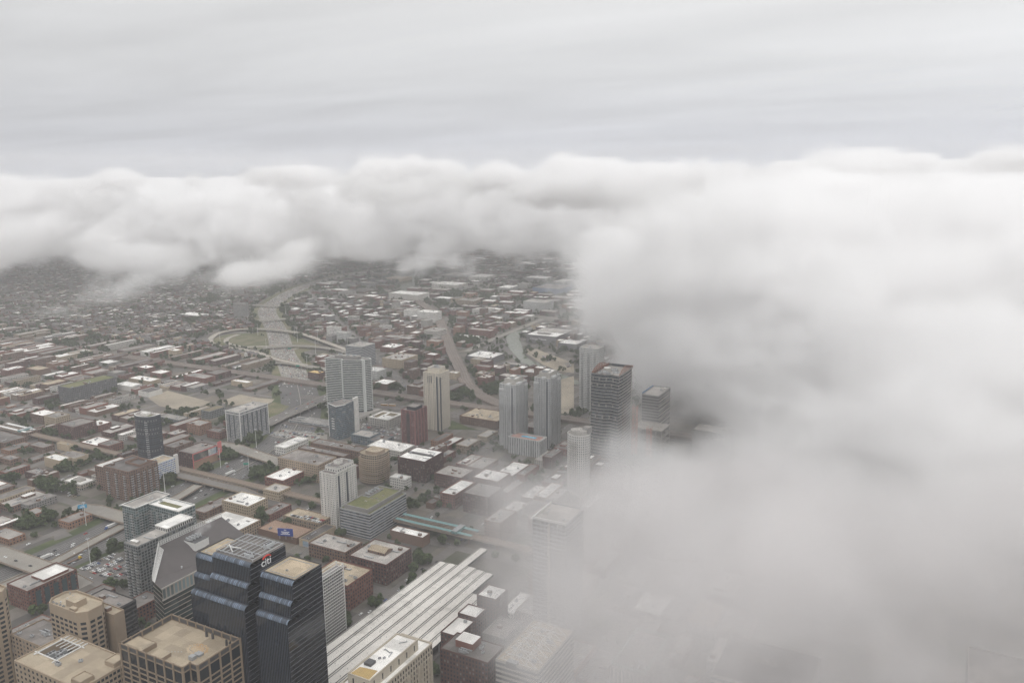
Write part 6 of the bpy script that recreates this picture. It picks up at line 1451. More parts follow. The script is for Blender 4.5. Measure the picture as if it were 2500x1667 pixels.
WALLS = ['brick', 'dark_brick', 'brown_brick', 'tan_masonry', 'buff_masonry', 'grey_wall', 'blank_brick', 'blank_brown', 'orange_brick', 'pale_wall', 'blank_grey', 'white_wall']
WW = [20, 18, 20, 8, 5, 5, 7, 7, 5, 4, 3, 2]
WNAME = {'brick': 'red brick', 'dark_brick': 'dark brick', 'brown_brick': 'brown brick', 'tan_masonry': 'tan', 'buff_masonry': 'buff', 'grey_wall': 'grey', 'blank_brick': 'windowless red brick', 'blank_brown': 'windowless brown', 'orange_brick': 'orange brick', 'pale_wall': 'pale', 'blank_grey': 'windowless grey', 'white_wall': 'white'}
ROOFS = ['roof_grey', 'roof_pale', 'roof_white', 'roof_dark', 'roof_tan']; RWT = [30, 27, 24, 14, 5]
RNAME = {'roof_grey': 'grey', 'roof_pale': 'pale', 'roof_white': 'white', 'roof_dark': 'dark', 'roof_tan': 'tan'}
surf('shingle', (.12, .11, .105), var=.25, size=3, vary=.3)
cand = []           # (dist, kind, E0, E1, N0, N1, h)
rs = random.Random(21)
TREES = []
ES = sorted(EL[1:] + [-356, -276, -196, -116]); NS_ = sorted([300] + NL + [NL[-1] + 104 * i for i in range(1, 12)])
for i in range(len(ES) - 1):
    for j in range(len(NS_) - 1):
        e0, e1, n0, n1 = ES[i] + 8.5, ES[i + 1] - 8.5, NS_[j] + 8.5, NS_[j + 1] - 8.5
        ce, cn = (e0 + e1) / 2, (n0 + n1) / 2
        x, y, q = seen(ce, cn)
        if q < 60 or x < -260 or x > 2050 or y < 555 or y > 1900: continue
        west = ce < -905 - max(0, (cn - 900)) * .98
        house = cn > 1212 and (west or cn > 2600 and rs.random() < .5) and not (-1260 < ce < -1000 and cn < 1300)
        indus = (not west) and cn > 2050
        if house:
            rows, wr, hr, gap, emp, kind = 4, (7.5, 13), (6.5, 11), 1.6, .10, 'house'
        elif indus:
            rows, wr, hr, gap, emp, kind = 2, (25, 75), (6, 13), 7, .25, 'works'
        elif cn > 1212:
            rows, wr, hr, gap, emp, kind = 3, (10, 27), (7, 18), 3, .16, 'flats'
        elif ce > -905:
            rows, wr, hr, gap, emp, kind = 2, (12, 30), (7, 17), 2, .15, 'low'
        else:
            rows, wr, hr, gap, emp, kind = 2, (9, 29), (5, 12), 1.5, .15, 'low'
        dep = (n1 - n0 - (rows - 1) * 4) / rows
        for r in range(rows):
            a = e0
            while a < e1 - wr[0]:
                wd = min(rs.uniform(*wr), e1 - a)
                if rs.random() > emp:
                    d_ = dep * rs.uniform(.72, 1) if dep > 16 else dep * rs.uniform(.85, 1)
                    b0 = n0 + r * (dep + 4) + (0 if r % 2 == 0 else dep - d_); h = rs.uniform(*hr) * (1 if rs.random() > .1 else 1.5)
                    if kind == 'low' and rs.random() < .25: h *= .6
                    E0_, E1_, N0_, N1_ = a, a + wd - (gap if rs.random() < .6 else 0), b0, b0 + d_
                    if inview((E0_ + E1_) / 2, (N0_ + N1_) / 2) and free(E0_, E1_, N0_, N1_):
                        cand.append((dist((E0_ + E1_) / 2, N0_), kind, E0_, E1_, N0_, N1_, h))
                        if house or kind == 'flats':
                            for _ in range(2):
                                if rs.random() < .62: TREES.append((rs.uniform(E0_ - 2, E1_ + 2), rs.choice((N0_ - 3, N1_ + 2.5)), rs.uniform(5.5, 10)))
                elif rs.random() < .7: 
                    for _ in range(rs.randint(1, 4)): TREES.append((a + wd * rs.random(), n0 + r * (dep + 4) + dep * rs.random(), rs.uniform(4.5, 9)))
                a += wd
        # street trees
        for s in (e0 - 1.5, e1 + 1.5):
            k = n0
            while k < n1:
                if rs.random() < (.55 if house else .22): TREES.append((s, k, rs.uniform(5, 9)))
                k += 13
cand.sort()
print('fill', len(cand), {k: sum(1 for c in cand if c[1] == k) for k in ('low', 'flats', 'house', 'works')})
CAP = {'low': 290, 'flats': 200, 'house': 260, 'works': 60}
CATN = {'low': ('city_building', 'building', 'low city buildings'), 'flats': ('apartment_building', 'apartment building', 'mid-rise buildings beyond the railway'), 'house': ('house', 'house', 'houses of the far neighbourhood'), 'works': ('factory_shed', 'warehouse', 'sheds of the far industrial strip')}
cnt = {k: 0 for k in CAP}; todo = []; FAR = []
for c in cand:
    d, kind, E0_, E1_, N0_, N1_, h = c
    if cnt[kind] >= CAP[kind]: FAR.append(c); continue
    cnt[kind] += 1
    wm = rs.choices(WALLS, WW)[0]; rm = rs.choices(ROOFS, RWT if kind != 'works' else [10, 30, 50, 2, 8])[0]
    nm, cat, grp = CATN[kind]; fl = max(1, round(h / 3.7))
    big = (E1_ - E0_) * (N1_ - N0_)
    size = 'big' if big > 900 else 'small' if big < 220 else ''
    n_un = (rs.randint(2, 5) if big > 300 else rs.randint(0, 2)) if d < 1250 else (rs.randint(0, 2) if d < 1900 else 0)
    gable = kind == 'house' and rs.random() < .4
    st = {1: 'one-storey', 2: 'two-storey', 3: 'three-storey', 4: 'four-storey', 5: 'five-storey', 6: 'six-storey'}.get(fl, 'tall')
    noun = {'low': 'building', 'flats': 'flats', 'house': 'house', 'works': 'shed'}[kind]
    lab = ' '.join(f"{size} {st} {WNAME[wm]} {noun} {'with dark gabled roof' if gable else RNAME[rm] + ' roofed'}, {where((E0_ + E1_) / 2, (N0_ + N1_) / 2)}".split())
    if gable:
        cx, cyy = (E0_ + E1_) / 2, (N0_ + N1_) / 2; w_, d_ = (E1_ - E0_) / 2, (N1_ - N0_) / 2
        o = empty(nm, lab, cat, (cx, cyy, 0), grp)
        b = MB(); b.walls(rect(-w_, w_, -d_, d_), 0, h, 3.6, 3.4, 0); 
        for s in (-1, 1): b.face([(-w_ * s * -1 * -1, s * d_, h), (w_ * s * -1 * -1, s * d_, h), (0, s * d_, h + w_ * .8)] if s < 0 else [(w_, d_, h), (-w_, d_, h), (0, d_, h + w_ * .8)], 0)
        b.build('wall', [MATS[wm]], o)
        b = MB(); k = w_ + .4; b.quad((-k, -d_ - .3, h - .3), (0, -d_ - .3, h + w_ * .8 + .05), (0, d_ + .3, h + w_ * .8 + .05), (-k, d_ + .3, h - .3)) if 0 else b.quad((-k, d_ + .3, h - .3), (-k, -d_ - .3, h - .3), (0, -d_ - .3, h + w_ * .8 + .05), (0, d_ + .3, h + w_ * .8 + .05))
        b.quad((k, -d_ - .3, h - .3), (k, d_ + .3, h - .3), (0, d_ + .3, h + w_ * .8 + .05), (0, -d_ - .3, h + w_ * .8 + .05)); b.build('roof', [MATS['shingle']], o)
        TAKEN.append((E0_, E1_, N0_, N1_))
    else:
        o = block(nm, lab, cat, E0_, E1_, N0_, N1_, h, wm, rm, bay=3.4, fl=3.5, par=.7 if kind != 'house' else .5, units=n_un, group=grp, seed=rs.randint(0, 10 ** 6))
        if kind == 'low' and big > 350 and rs.random() < .35:
            w_, d_ = (E1_ - E0_) / 2, (N1_ - N0_) / 2; x0 = rs.uniform(-.8, 0) * w_; y0 = rs.uniform(-.8, 0) * d_
            b = MB(); P = rect(x0, x0 + w_ * .7, y0, y0 + d_ * .6); b.walls(P, h, h + 3, 3.5, 3, 0, band=1); b.face([(x, y, h + 3) for x, y in P], 1); b.build('upper_storey', [MATS[wm], MATS[rs.choice(('roof_pale', 'roof_grey', 'roof_white'))]], o)
    todo.append((o, lab, seen((E0_ + E1_) / 2, (N0_ + N1_) / 2)[0]))
unique_labels(todo)
# roofs beyond the ones that can be told apart
fw = ['brick', 'dark_brick', 'brown_brick', 'tan_masonry', 'grey_wall', 'pale_wall']; fr = ['roof_grey', 'roof_pale', 'roof_white', 'roof_dark', 'shingle']
b = MB()
for (d, kind, E0_, E1_, N0_, N1_, h) in FAR:
    m = rs.choices(range(6), [25, 22, 25, 10, 8, 6])[0]; r = 6 + rs.choices(range(5), [28, 25, 22, 12, 14])[0]
    b.walls(rect(E0_, E1_, N0_, N1_), 0, h, 3.6, 3.5, m)
    if kind == 'house' and rs.random() < .35:
        mx, hh = (E0_ + E1_) / 2, h + (E1_ - E0_) * .4
        b.quad((E0_, N1_, h), (E0_, N0_, h), (mx, N0_, hh), (mx, N1_, hh), 10); b.quad((E1_, N0_, h), (E1_, N1_, h), (mx, N1_, hh), (mx, N0_, hh), 10); b.face([(E0_, N0_, h), (E1_, N0_, h), (mx, N0_, hh)], m)
    else: b.quad((E0_, N0_, h), (E1_, N0_, h), (E1_, N1_, h), (E0_, N1_, h), r)
o = b.build('far_neighbourhood', [MATS[k] for k in fw + fr]); o['kind'] = 'stuff'
# ------------------------------------------------------------------ trees
def leaf_mat(name, c1, c2):
    m = bpy.data.materials.new(name); t, b = nodes_of(m)
    g = t.nodes.new('ShaderNodeNewGeometry').outputs['Position']; r = t.nodes.new('ShaderNodeObjectInfo').outputs['Random']
    f = noise_n(t, g, .55, 4, .65)
    c = mix_n(t, math_n(t, 'MULTIPLY_ADD', f, 3.2, -1.1, clamp=True), c1, c2)
    t.links.new(scale_n(t, c, math_n(t, 'MULTIPLY_ADD', r, .7, .65)), b.inputs['Base Color']); b.inputs['Roughness'].default_value = .9
    b.inputs['Specular IOR Level'].default_value = .2
    MATS[name] = m; return m
leaf_mat('leaves', (.032, .049, .024), (.088, .112, .046)); surf('bark', (.10, .08, .065), var=.3, size=1)
def crown(b, rs, n_clump, per, H, R0, ox=0, oy=0, oz=0, m=0, leaf=(.13, .26)):
    zc = H * .62
    for i in range(n_clump):
        u, v = rs.uniform(0, 2 * math.pi), rs.uniform(-.75, 1)
        rr = R0 * rs.uniform(.45, 1.0); q = math.sqrt(max(0, 1 - v * v))
        c = Vector((ox + rr * q * math.cos(u), oy + rr * q * math.sin(u), oz + zc + v * H * .36))
        cr_ = R0 * rs.uniform(.26, .46)
        for k in range(per):
            d = Vector((rs.gauss(0, 1), rs.gauss(0, 1), rs.gauss(.25, 1))); d.normalize()
            p = c + d * cr_ * rs.uniform(.55, 1.05); s = R0 * rs.uniform(*leaf)
            a = d.cross(Vector((rs.gauss(0, 1), rs.gauss(0, 1), rs.gauss(0, 1)))); a.normalize(); t_ = (d + a * rs.uniform(-.4, .4)).normalized(); e = t_.cross(a).normalized()
            b.quad(tuple(p - a * s - e * s * .7), tuple(p + a * s - e * s * .6), tuple(p + a * s * .8 + e * s), tuple(p - a * s * .9 + e * s * .8), m)
def tree_meshes(seed, H, R0):
    rs = random.Random(seed); b = MB(); crown(b, rs, 26, 20, H, R0); cm = b.mesh('crown', [MATS['leaves']])
    b = MB(); b.cyl(0, 0, .32, 0, H * .45, 7, 0, r1=.18)
    for k in range(5):
        u = k * 1.3 + rs.random(); b.bar((0, 0, H * (.3 + .05 * k)), (R0 * .6 * math.cos(u), R0 * .6 * math.sin(u), H * (.55 + .06 * k)), .09)
    return cm, b.mesh('trunk', [MATS['bark']])
PROTO = [tree_meshes(100 + i, H, R0) for i, (H, R0) in enumerate(((8, 3.2), (9, 4.0), (7, 3.4), (10, 3.6), (8.5, 4.4), (7.5, 2.8)))]
rs = random.Random(5)
for _ in range(8500):      # yards, lots and gaps between buildings
    e, nn = rs.uniform(-3600, -330), rs.uniform(330, 3000)
    if nn > 1200 or rs.random() < .5:
        for k in range(rs.randint(1, 3)): TREES.append((e + rs.gauss(0, 9), nn + rs.gauss(0, 7), rs.uniform(6, 11)))
# clumps seen along the expressway, in the interchange and by the yards (sheet, x, y, count, spread px)
for (s, x, y, n_, sx, sy) in CL:
    for i in range(int(n_ * 1.5)):
        e, nn = at(s, x + rs.gauss(0, .45) * sx, y + rs.gauss(0, .45) * sy); TREES.append((e, nn, rs.uniform(6.5, 12)))
def roomy(e, nn, m=1.0):
    for (a, b_, c, d) in TAKEN:
        if a - m < e < b_ + m and c - m < nn < d + m: return False
    return True
LOTS_N = 0
ROADS_ONLY = [(P, hw) for P, hw in LINES]
def on_road(e, nn):
    for P, hw in ROADS_ONLY:
        h2 = (hw * .72 if hw > 45 else hw + .5) ** 2
        for i in range(len(P) - 1):
            ax, ay = P[i]; bx, by = P[i + 1]; dx, dy = bx - ax, by - ay; q = dx * dx + dy * dy
            if q == 0: continue
            t = max(0, min(1, ((e - ax) * dx + (nn - ay) * dy) / q))
            if (ax + t * dx - e) ** 2 + (ay + t * dy - nn) ** 2 < h2: return True
    return False
TT = []
for (e, nn, h) in TREES:
    x, y, q = seen(e, nn)
    if not (-60 < x < 1560 and 560 < y < 1720): continue
    if (nn > 1500 or roomy(e, nn, .3)) and not on_road(e, nn): TT.append((dist(e, nn), e, nn, h))
TT.sort()
NT = 290
print('trees', len(TT))
items = []
for i, (d, e, nn, h) in enumerate(TT[:NT]):
    cm, tm = PROTO[rs.randrange(6)]
    sz = 'tall' if h > 8.6 else 'small' if h < 6.4 else 'round'
    o = empty('tree', '', 'tree', (e, nn, 0), 'green trees of the near streets and verges', rs.uniform(0, 6.28)); k = h / 8.3; o.scale = (k, k, k * rs.uniform(.85, 1.1))
    put(tm, 'trunk', o); put(cm, 'crown', o)
    items.append((o, f'{sz} green leafy tree {where(e, nn)}', seen(e, nn)[0]))
unique_labels(items)
b = MB(); tb_ = MB()
for (d, e, nn, h) in TT[NT:]:
    crown(b, rs, 9 if d < 2000 else 5, 8 if d < 2000 else 6, h * 1.1, h * rs.uniform(.45, .62), e, nn, 0, leaf=(.2, .38) if d < 2000 else (.3, .5))
o = b.build('distant_trees', [MATS['leaves']]); o['kind'] = 'stuff'

# ------------------------------------------------------------------ cars, lorries, lamp masts
PAINT = {'white': (.74, .74, .73), 'silver': (.42, .43, .44), 'black': (.025, .025, .028), 'grey': (.17, .175, .18), 'red': (.36, .035, .03), 'blue': (.05, .09, .22), 'tan': (.36, .31, .24)}
surf('car_glass', (.02, .025, .03), rough=.1, var=.1); surf('tyre', (.02, .02, .02), var=.1); surf('taxi_yellow', (.60, .40, .03), rough=.4, var=.06); surf('lamp_red', (.4, .02, .02), var=.05)
CARS = {}
def car_mesh(c):
    surf('paint_' + c, PAINT[c], rough=.32, var=.04, size=2)
    b = MB(); L, W = 2.25, .92
    prof = [(-L, .35), (L, .35), (L + .02, .62), (L - .15, .82), (1.05, .92), (.45, 1.42), (-1.15, 1.45), (-1.85, 1.0), (-L, .92)]
    n = len(prof)
    for s in (-1, 1):
        pts = [(x, s * W * (.86 if z > 1.0 else 1), z) for x, z in prof]; b.face(pts if s < 0 else list(reversed(pts)), 0)
    for i in range(n):
        (x0, z0), (x1, z1) = prof[i], prof[(i + 1) % n]; w0, w1 = [W * (.86 if z > 1.0 else 1) for z in (z0, z1)]
        b.quad((x0, w0, z0), (x0, -w0, z0), (x1, -w1, z1), (x1, w1, z1), 1 if i in (4, 6) else 0)
    for s in (-1, 1): b.quad(*([(-1.5, s * W * .93, 1.0), (.9, s * W * .93, 1.0), (.38, s * W * .9, 1.36), (-1.1, s * W * .9, 1.36)] if s < 0 else [(.9, W * .93, 1.0), (-1.5, W * .93, 1.0), (-1.1, W * .9, 1.36), (.38, W * .9, 1.36)]), 1)
    for x in (-1.35, 1.4):
        for s in (-1, 1):
            for k in range(8):
                a0, a1 = k * math.pi / 4, (k + 1) * math.pi / 4
                b.face([(x, s * (W + .02), .33), (x + .33 * math.cos(a0), s * (W + .02), .33 + .33 * math.sin(a0)), (x + .33 * math.cos(a1), s * (W + .02), .33 + .33 * math.sin(a1))], 2)
    return b.mesh('car', [MATS['paint_' + c], MATS['car_glass'], MATS['tyre']])
for c in PAINT: CARS[c] = car_mesh(c)
CW = [30, 20, 16, 16, 7, 6, 5]; CN = list(PAINT)
SP = []   # (E, N, z, heading, where)
def on_path(P, o, step, jit, z, place, rev=False, rs=rs, keep=.8):
    acc = rs.uniform(0, step); L = 0
    for i in range(len(P) - 1):
        dx, dy = P[i + 1][0] - P[i][0], P[i + 1][1] - P[i][1]; q = math.hypot(dx, dy)
        while acc < L + q:
            t = (acc - L) / q; x = P[i][0] + dx * t - dy / q * o; y = P[i][1] + dy * t + dx / q * o
            if rs.random() < keep: SP.append((x, y, z, math.atan2(dy, dx) + (math.pi if rev else 0), place))
            acc += step * rs.uniform(1 - jit, 1 + jit)
        L += q
for o_ in (-27, -23.4, -19.8, -16, -11.5, -7, 7, 11.5, 16, 19.8, 23.4, 27):
    on_path(NEARX, o_, 58, .75, .3, 'on the expressway', o_ > 0, keep=.5)
for o_ in (-23, -19.2, -15.4, -11, -7, -3, 3, 7, 11, 15.4, 19.2, 23):
    on_path(FARX, o_, 13 if o_ < 0 else 17, .5, .3, 'in the expressway jam', o_ > 0, keep=.85)
on_path([(-980, 940), (-1000, 1140)], -5, 26, .5, 7.05, 'on the long viaduct'); on_path([(-980, 940), (-1000, 1140)], 5, 26, .5, 7.05, 'on the long viaduct', True)
for n_, z in ((470, 6.05), (596, 6.05), (847, 6.05)): on_path([(-900, n_ - 3), (-810, n_ - 3)], 0, 34, .5, z, 'on the bridge')
for e in EL[1:9]: on_path([(e, 320), (e, 1180)], 2.4, 34, .8, .14, 'in the street', keep=.6); on_path([(e, 320), (e, 1180)], -2.6, 34, .8, .14, 'in the street', True, keep=.6)
for n_ in NL[1:7]: on_path([(-1700, n_), (-360, n_)], 2.4, 42, .8, .16, 'in the street', keep=.6)
on_path([(-700, 1080), (-884, 1239), (-1180, 1490), (-1528, 1782)], 3, 22, .6, .2, 'on the diagonal avenue')
def parking(s, pts, z, along, pitch, place, keep=.8):
    q = [at(s, *p, z) for p in pts]; e0, e1 = min(p[0] for p in q), max(p[0] for p in q); n0, n1 = min(p[1] for p in q), max(p[1] for p in q)
    def inside(x, y):
        c = False
        for i in range(len(q)):
            a, b_ = q[i], q[i - 1]
            if (a[1] > y) != (b_[1] > y) and x < (b_[0] - a[0]) * (y - a[1]) / (b_[1] - a[1]) + a[0]: c = not c
        return c
    u = 0
    if along == 'E':
        y = n0 + 3
        while y < n1:
            x = e0
            while x < e1:
                if inside(x, y) and rs.random() < keep: SP.append((x, y, z + .25, math.pi / 2, place))
                x += 2.75
            y += pitch if u % 2 else 5.2; u += 1
    else:
        x = e0 + 3
        while x < e1:
            y = n0
            while y < n1:
                if inside(x, y) and rs.random() < keep: SP.append((x, y, z + .25, 0, place))
                y += 2.75
            x += pitch if u % 2 else 5.2; u += 1
parking(1, [(690, 510), (900, 410), (1030, 365), (1150, 500), (1130, 560), (950, 590)], 0, 'N', 11, 'in the packed car park')
parking(6, [(370, 1110), (640, 1130), (700, 1150), (660, 1190)], 12.2, 'E', 12, 'on the parking garage roof', .75)
parking(6, [(190, 400), (330, 355), (700, 395), (640, 455), (430, 440)], 0, 'E', 12, 'in the railway car park', .6)
parking(6, [(1020, 305), (1110, 305), (1360, 355), (1350, 440), (1220, 420), (1010, 345)], 0, 'E', 12, 'in the rear car park', .6)
parking(14, [(1880, 520), (1960, 520), (2010, 610), (1960, 620)], 0, 'N', 9, 'in the pale car park', .8); parking(14, [(2200, 620), (2280, 620), (2300, 690), (2240, 690)], 0, 'N', 9, 'in the pale car park', .8)
parking(12, [(1290, 860), (1540, 830), (1490, 890), (1340, 970)], 0, 'E', 10, 'in the small car park', .8)
parking(5, [(530, 890), (640, 900), (760, 930), (640, 960)], 0, 'E', 9, 'around the white stepped building', .6)
ok = []
for (x, y, z, hd, pl) in SP:
    u = seen(x, y, z)
    if not (-30 < u[0] < 1560 and 560 < u[1] < 1690): continue
    if z < 1 and 'park' not in pl and not roomy(x, y, 0): continue
    ok.append((dist(x, y, z), x, y, z, hd, pl))
ok.sort(); print('cars', len(ok))
items = []
far = []
for i, (d, x, y, z, hd, pl) in enumerate(ok):
    c = rs.choices(CN, CW)[0]
    if i < 295:
        o = put(CARS[c], 'car', None, (x, y, z), hd); tag(o, '', 'car', 'cars of the near streets and car parks')
        w2 = where(x, y)
        items.append((o, f'{c} car {pl}, {w2}', seen(x, y)[0]))
    else: far.append((x, y, z, hd, c))
unique_labels(items)
b = MB(); order = [MATS['paint_' + c] for c in CN] + [MATS['car_glass']]
for (x, y, z, hd, c) in far:
    cs_, sn_ = math.cos(hd), math.sin(hd); m = CN.index(c)
    def T(px, py, pz): return (x + px * cs_ - py * sn_, y + px * sn_ + py * cs_, z + pz)
    for (x0, x1, w2, z0, z1, mm) in ((-2.25, 2.25, .9, .3, .9, m), (-1.6, .8, .78, .9, 1.4, len(CN))):
        B0 = [T(x0, -w2, z0), T(x1, -w2, z0), T(x1, w2, z0), T(x0, w2, z0)]; B1 = [T(x0 + .1, -w2, z1), T(x1 - .1, -w2, z1), T(x1 - .1, w2, z1), T(x0 + .1, w2, z1)]
        for i in range(4): b.quad(B0[i], B0[(i + 1) % 4], B1[(i + 1) % 4], B1[i], mm)
        b.quad(*B1, m)
o = b.build('distant_traffic', order); o['kind'] = 'stuff'
surf('paint_cab_blue', (.06, .12, .30), rough=.35, var=.05); surf('bus_orange', (.55, .27, .05), rough=.4, var=.06)
def lorry(label, s, x, y, hd, cabm, L=14.0, flat=False, box='steel_white'):
    e, nn = at(s, x, y, 1.5); o = empty('lorry', label, 'lorry', (e, nn, .28), 'lorries on the expressway', hd)
    b = MB(); b.box(-L / 2 - 1, L / 2 - 1, -1.25, 1.25, 1.1, 1.5 if flat else 3.9, 0, bottom=True); b.build('trailer', [MATS[box]], o)
    b = MB(); b.box(L / 2 - .4, L / 2 + 1.6, -1.2, 1.2, .6, 3.0, 0, bottom=True); b.box(L / 2 + 1.6, L / 2 + 2.8, -1.1, 1.1, .6, 1.7, 0, bottom=True); b.quad((L / 2 + 1.62, -1.05, 1.8), (L / 2 + 1.62, 1.05, 1.8), (L / 2 + 1.62, 1.05, 2.8), (L / 2 + 1.62, -1.05, 2.8), 1); b.build('cab', [MATS[cabm], MATS['car_glass']], o)
    me = _mk(lambda q: [q.bar((0, -1.22, .5), (0, 1.22, .5), .5)], 'wheel_axle', [MATS['tyre']])
    for xx in (-L / 2 + .6, -L / 2 + 2, L / 2 - 2.4, L / 2 + 1.4): put(me, 'wheel_axle', o, (xx, 0, 0))
    return o
lorry('white articulated lorry on the expressway below the billboard warehouse', 12, 1520, 1190, 1.6, 'paint_white')
lorry('white lorry on the expressway beside the lower left bridge', 1, 410, 395, 1.55, 'paint_white', 10)
lorry('white lorry with blue cab coming from under the billboard-pole bridge', 1, 990, 120, -1.55, 'paint_cab_blue')
lorry('yellow-cabbed flatbed lorry beside the packed car park', 1, 650, 425, 1.57, 'taxi_yellow', 13, True, 'blank_brown')
def bus(label, s, x, y, hd):
    e, nn = at(s, x, y, 1); o = empty('orange_bus', label, 'bus', (e, nn, .2), 'orange buses by the sheds', hd)
    b = MB(); b.box(-6, 6, -1.25, 1.25, .5, 3.1, 0, bottom=True); b.build('body', [MATS['bus_orange']], o)
    b = MB(); b.box(-5.4, 5.6, -1.28, 1.28, 1.6, 2.5, 0, bottom=True); b.build('window_strip', [MATS['car_glass']], o)
    b = MB(); b.quad((-5.6, -1.0, 3.12), (5.6, -1.0, 3.12), (5.6, 1.0, 3.12), (-5.6, 1.0, 3.12)); b.build('roof_panel', [MATS['roof_white']], o)
bus('orange bus with white roof in the yard behind the red tower, left one', 13, 1675, 1215, .3); bus('orange bus with white roof in the yard behind the red tower, right one', 13, 1785, 1220, .3)
mm = MB(); mm.cyl(0, 0, .38, 0, 30, 8, 0, r1=.2); mast_me = mm.mesh('pole', [MATS['steel_white']])
mm = MB()
for k in range(6): a0 = k * math.pi / 3; mm.bar((0, 0, 29.6), (1.8 * math.cos(a0), 1.8 * math.sin(a0), 29.8), .16); mm.box(1.8 * math.cos(a0) - .35, 1.8 * math.cos(a0) + .35, 1.8 * math.sin(a0) - .35, 1.8 * math.sin(a0) + .35, 29.4, 29.8, 0, bottom=True)
lamp_me = mm.mesh('lamp_ring', [MATS['steel_grey']])
items = []
for s, x, y in ((12, 1792, 1200), (12, 1388, 1120), (12, 1895, 830), (12, 605, 1480), (1, 762, 120), (1, 800, 460), (5, 1460, 930), (9, 135, 770), (9, 545, 860), (9, 820, 780), (9, 980, 880), (9, 715, 550), (9, 385, 640), (9, 470, 720), (9, 795, 740), (9, 1000, 790), (9, 1265, 840), (9, 905, 1020)):
    e, nn = at(s, x, y); o = empty('lamp_mast', '', 'lamp mast', (e, nn, 0), 'tall lamp masts along the expressway')
    put(mast_me, 'pole', o); put(lamp_me, 'lamp_ring', o); items.append((o, f'tall slim lamp mast beside the expressway, {where(e, nn)}', seen(e, nn)[0]))
unique_labels(items)
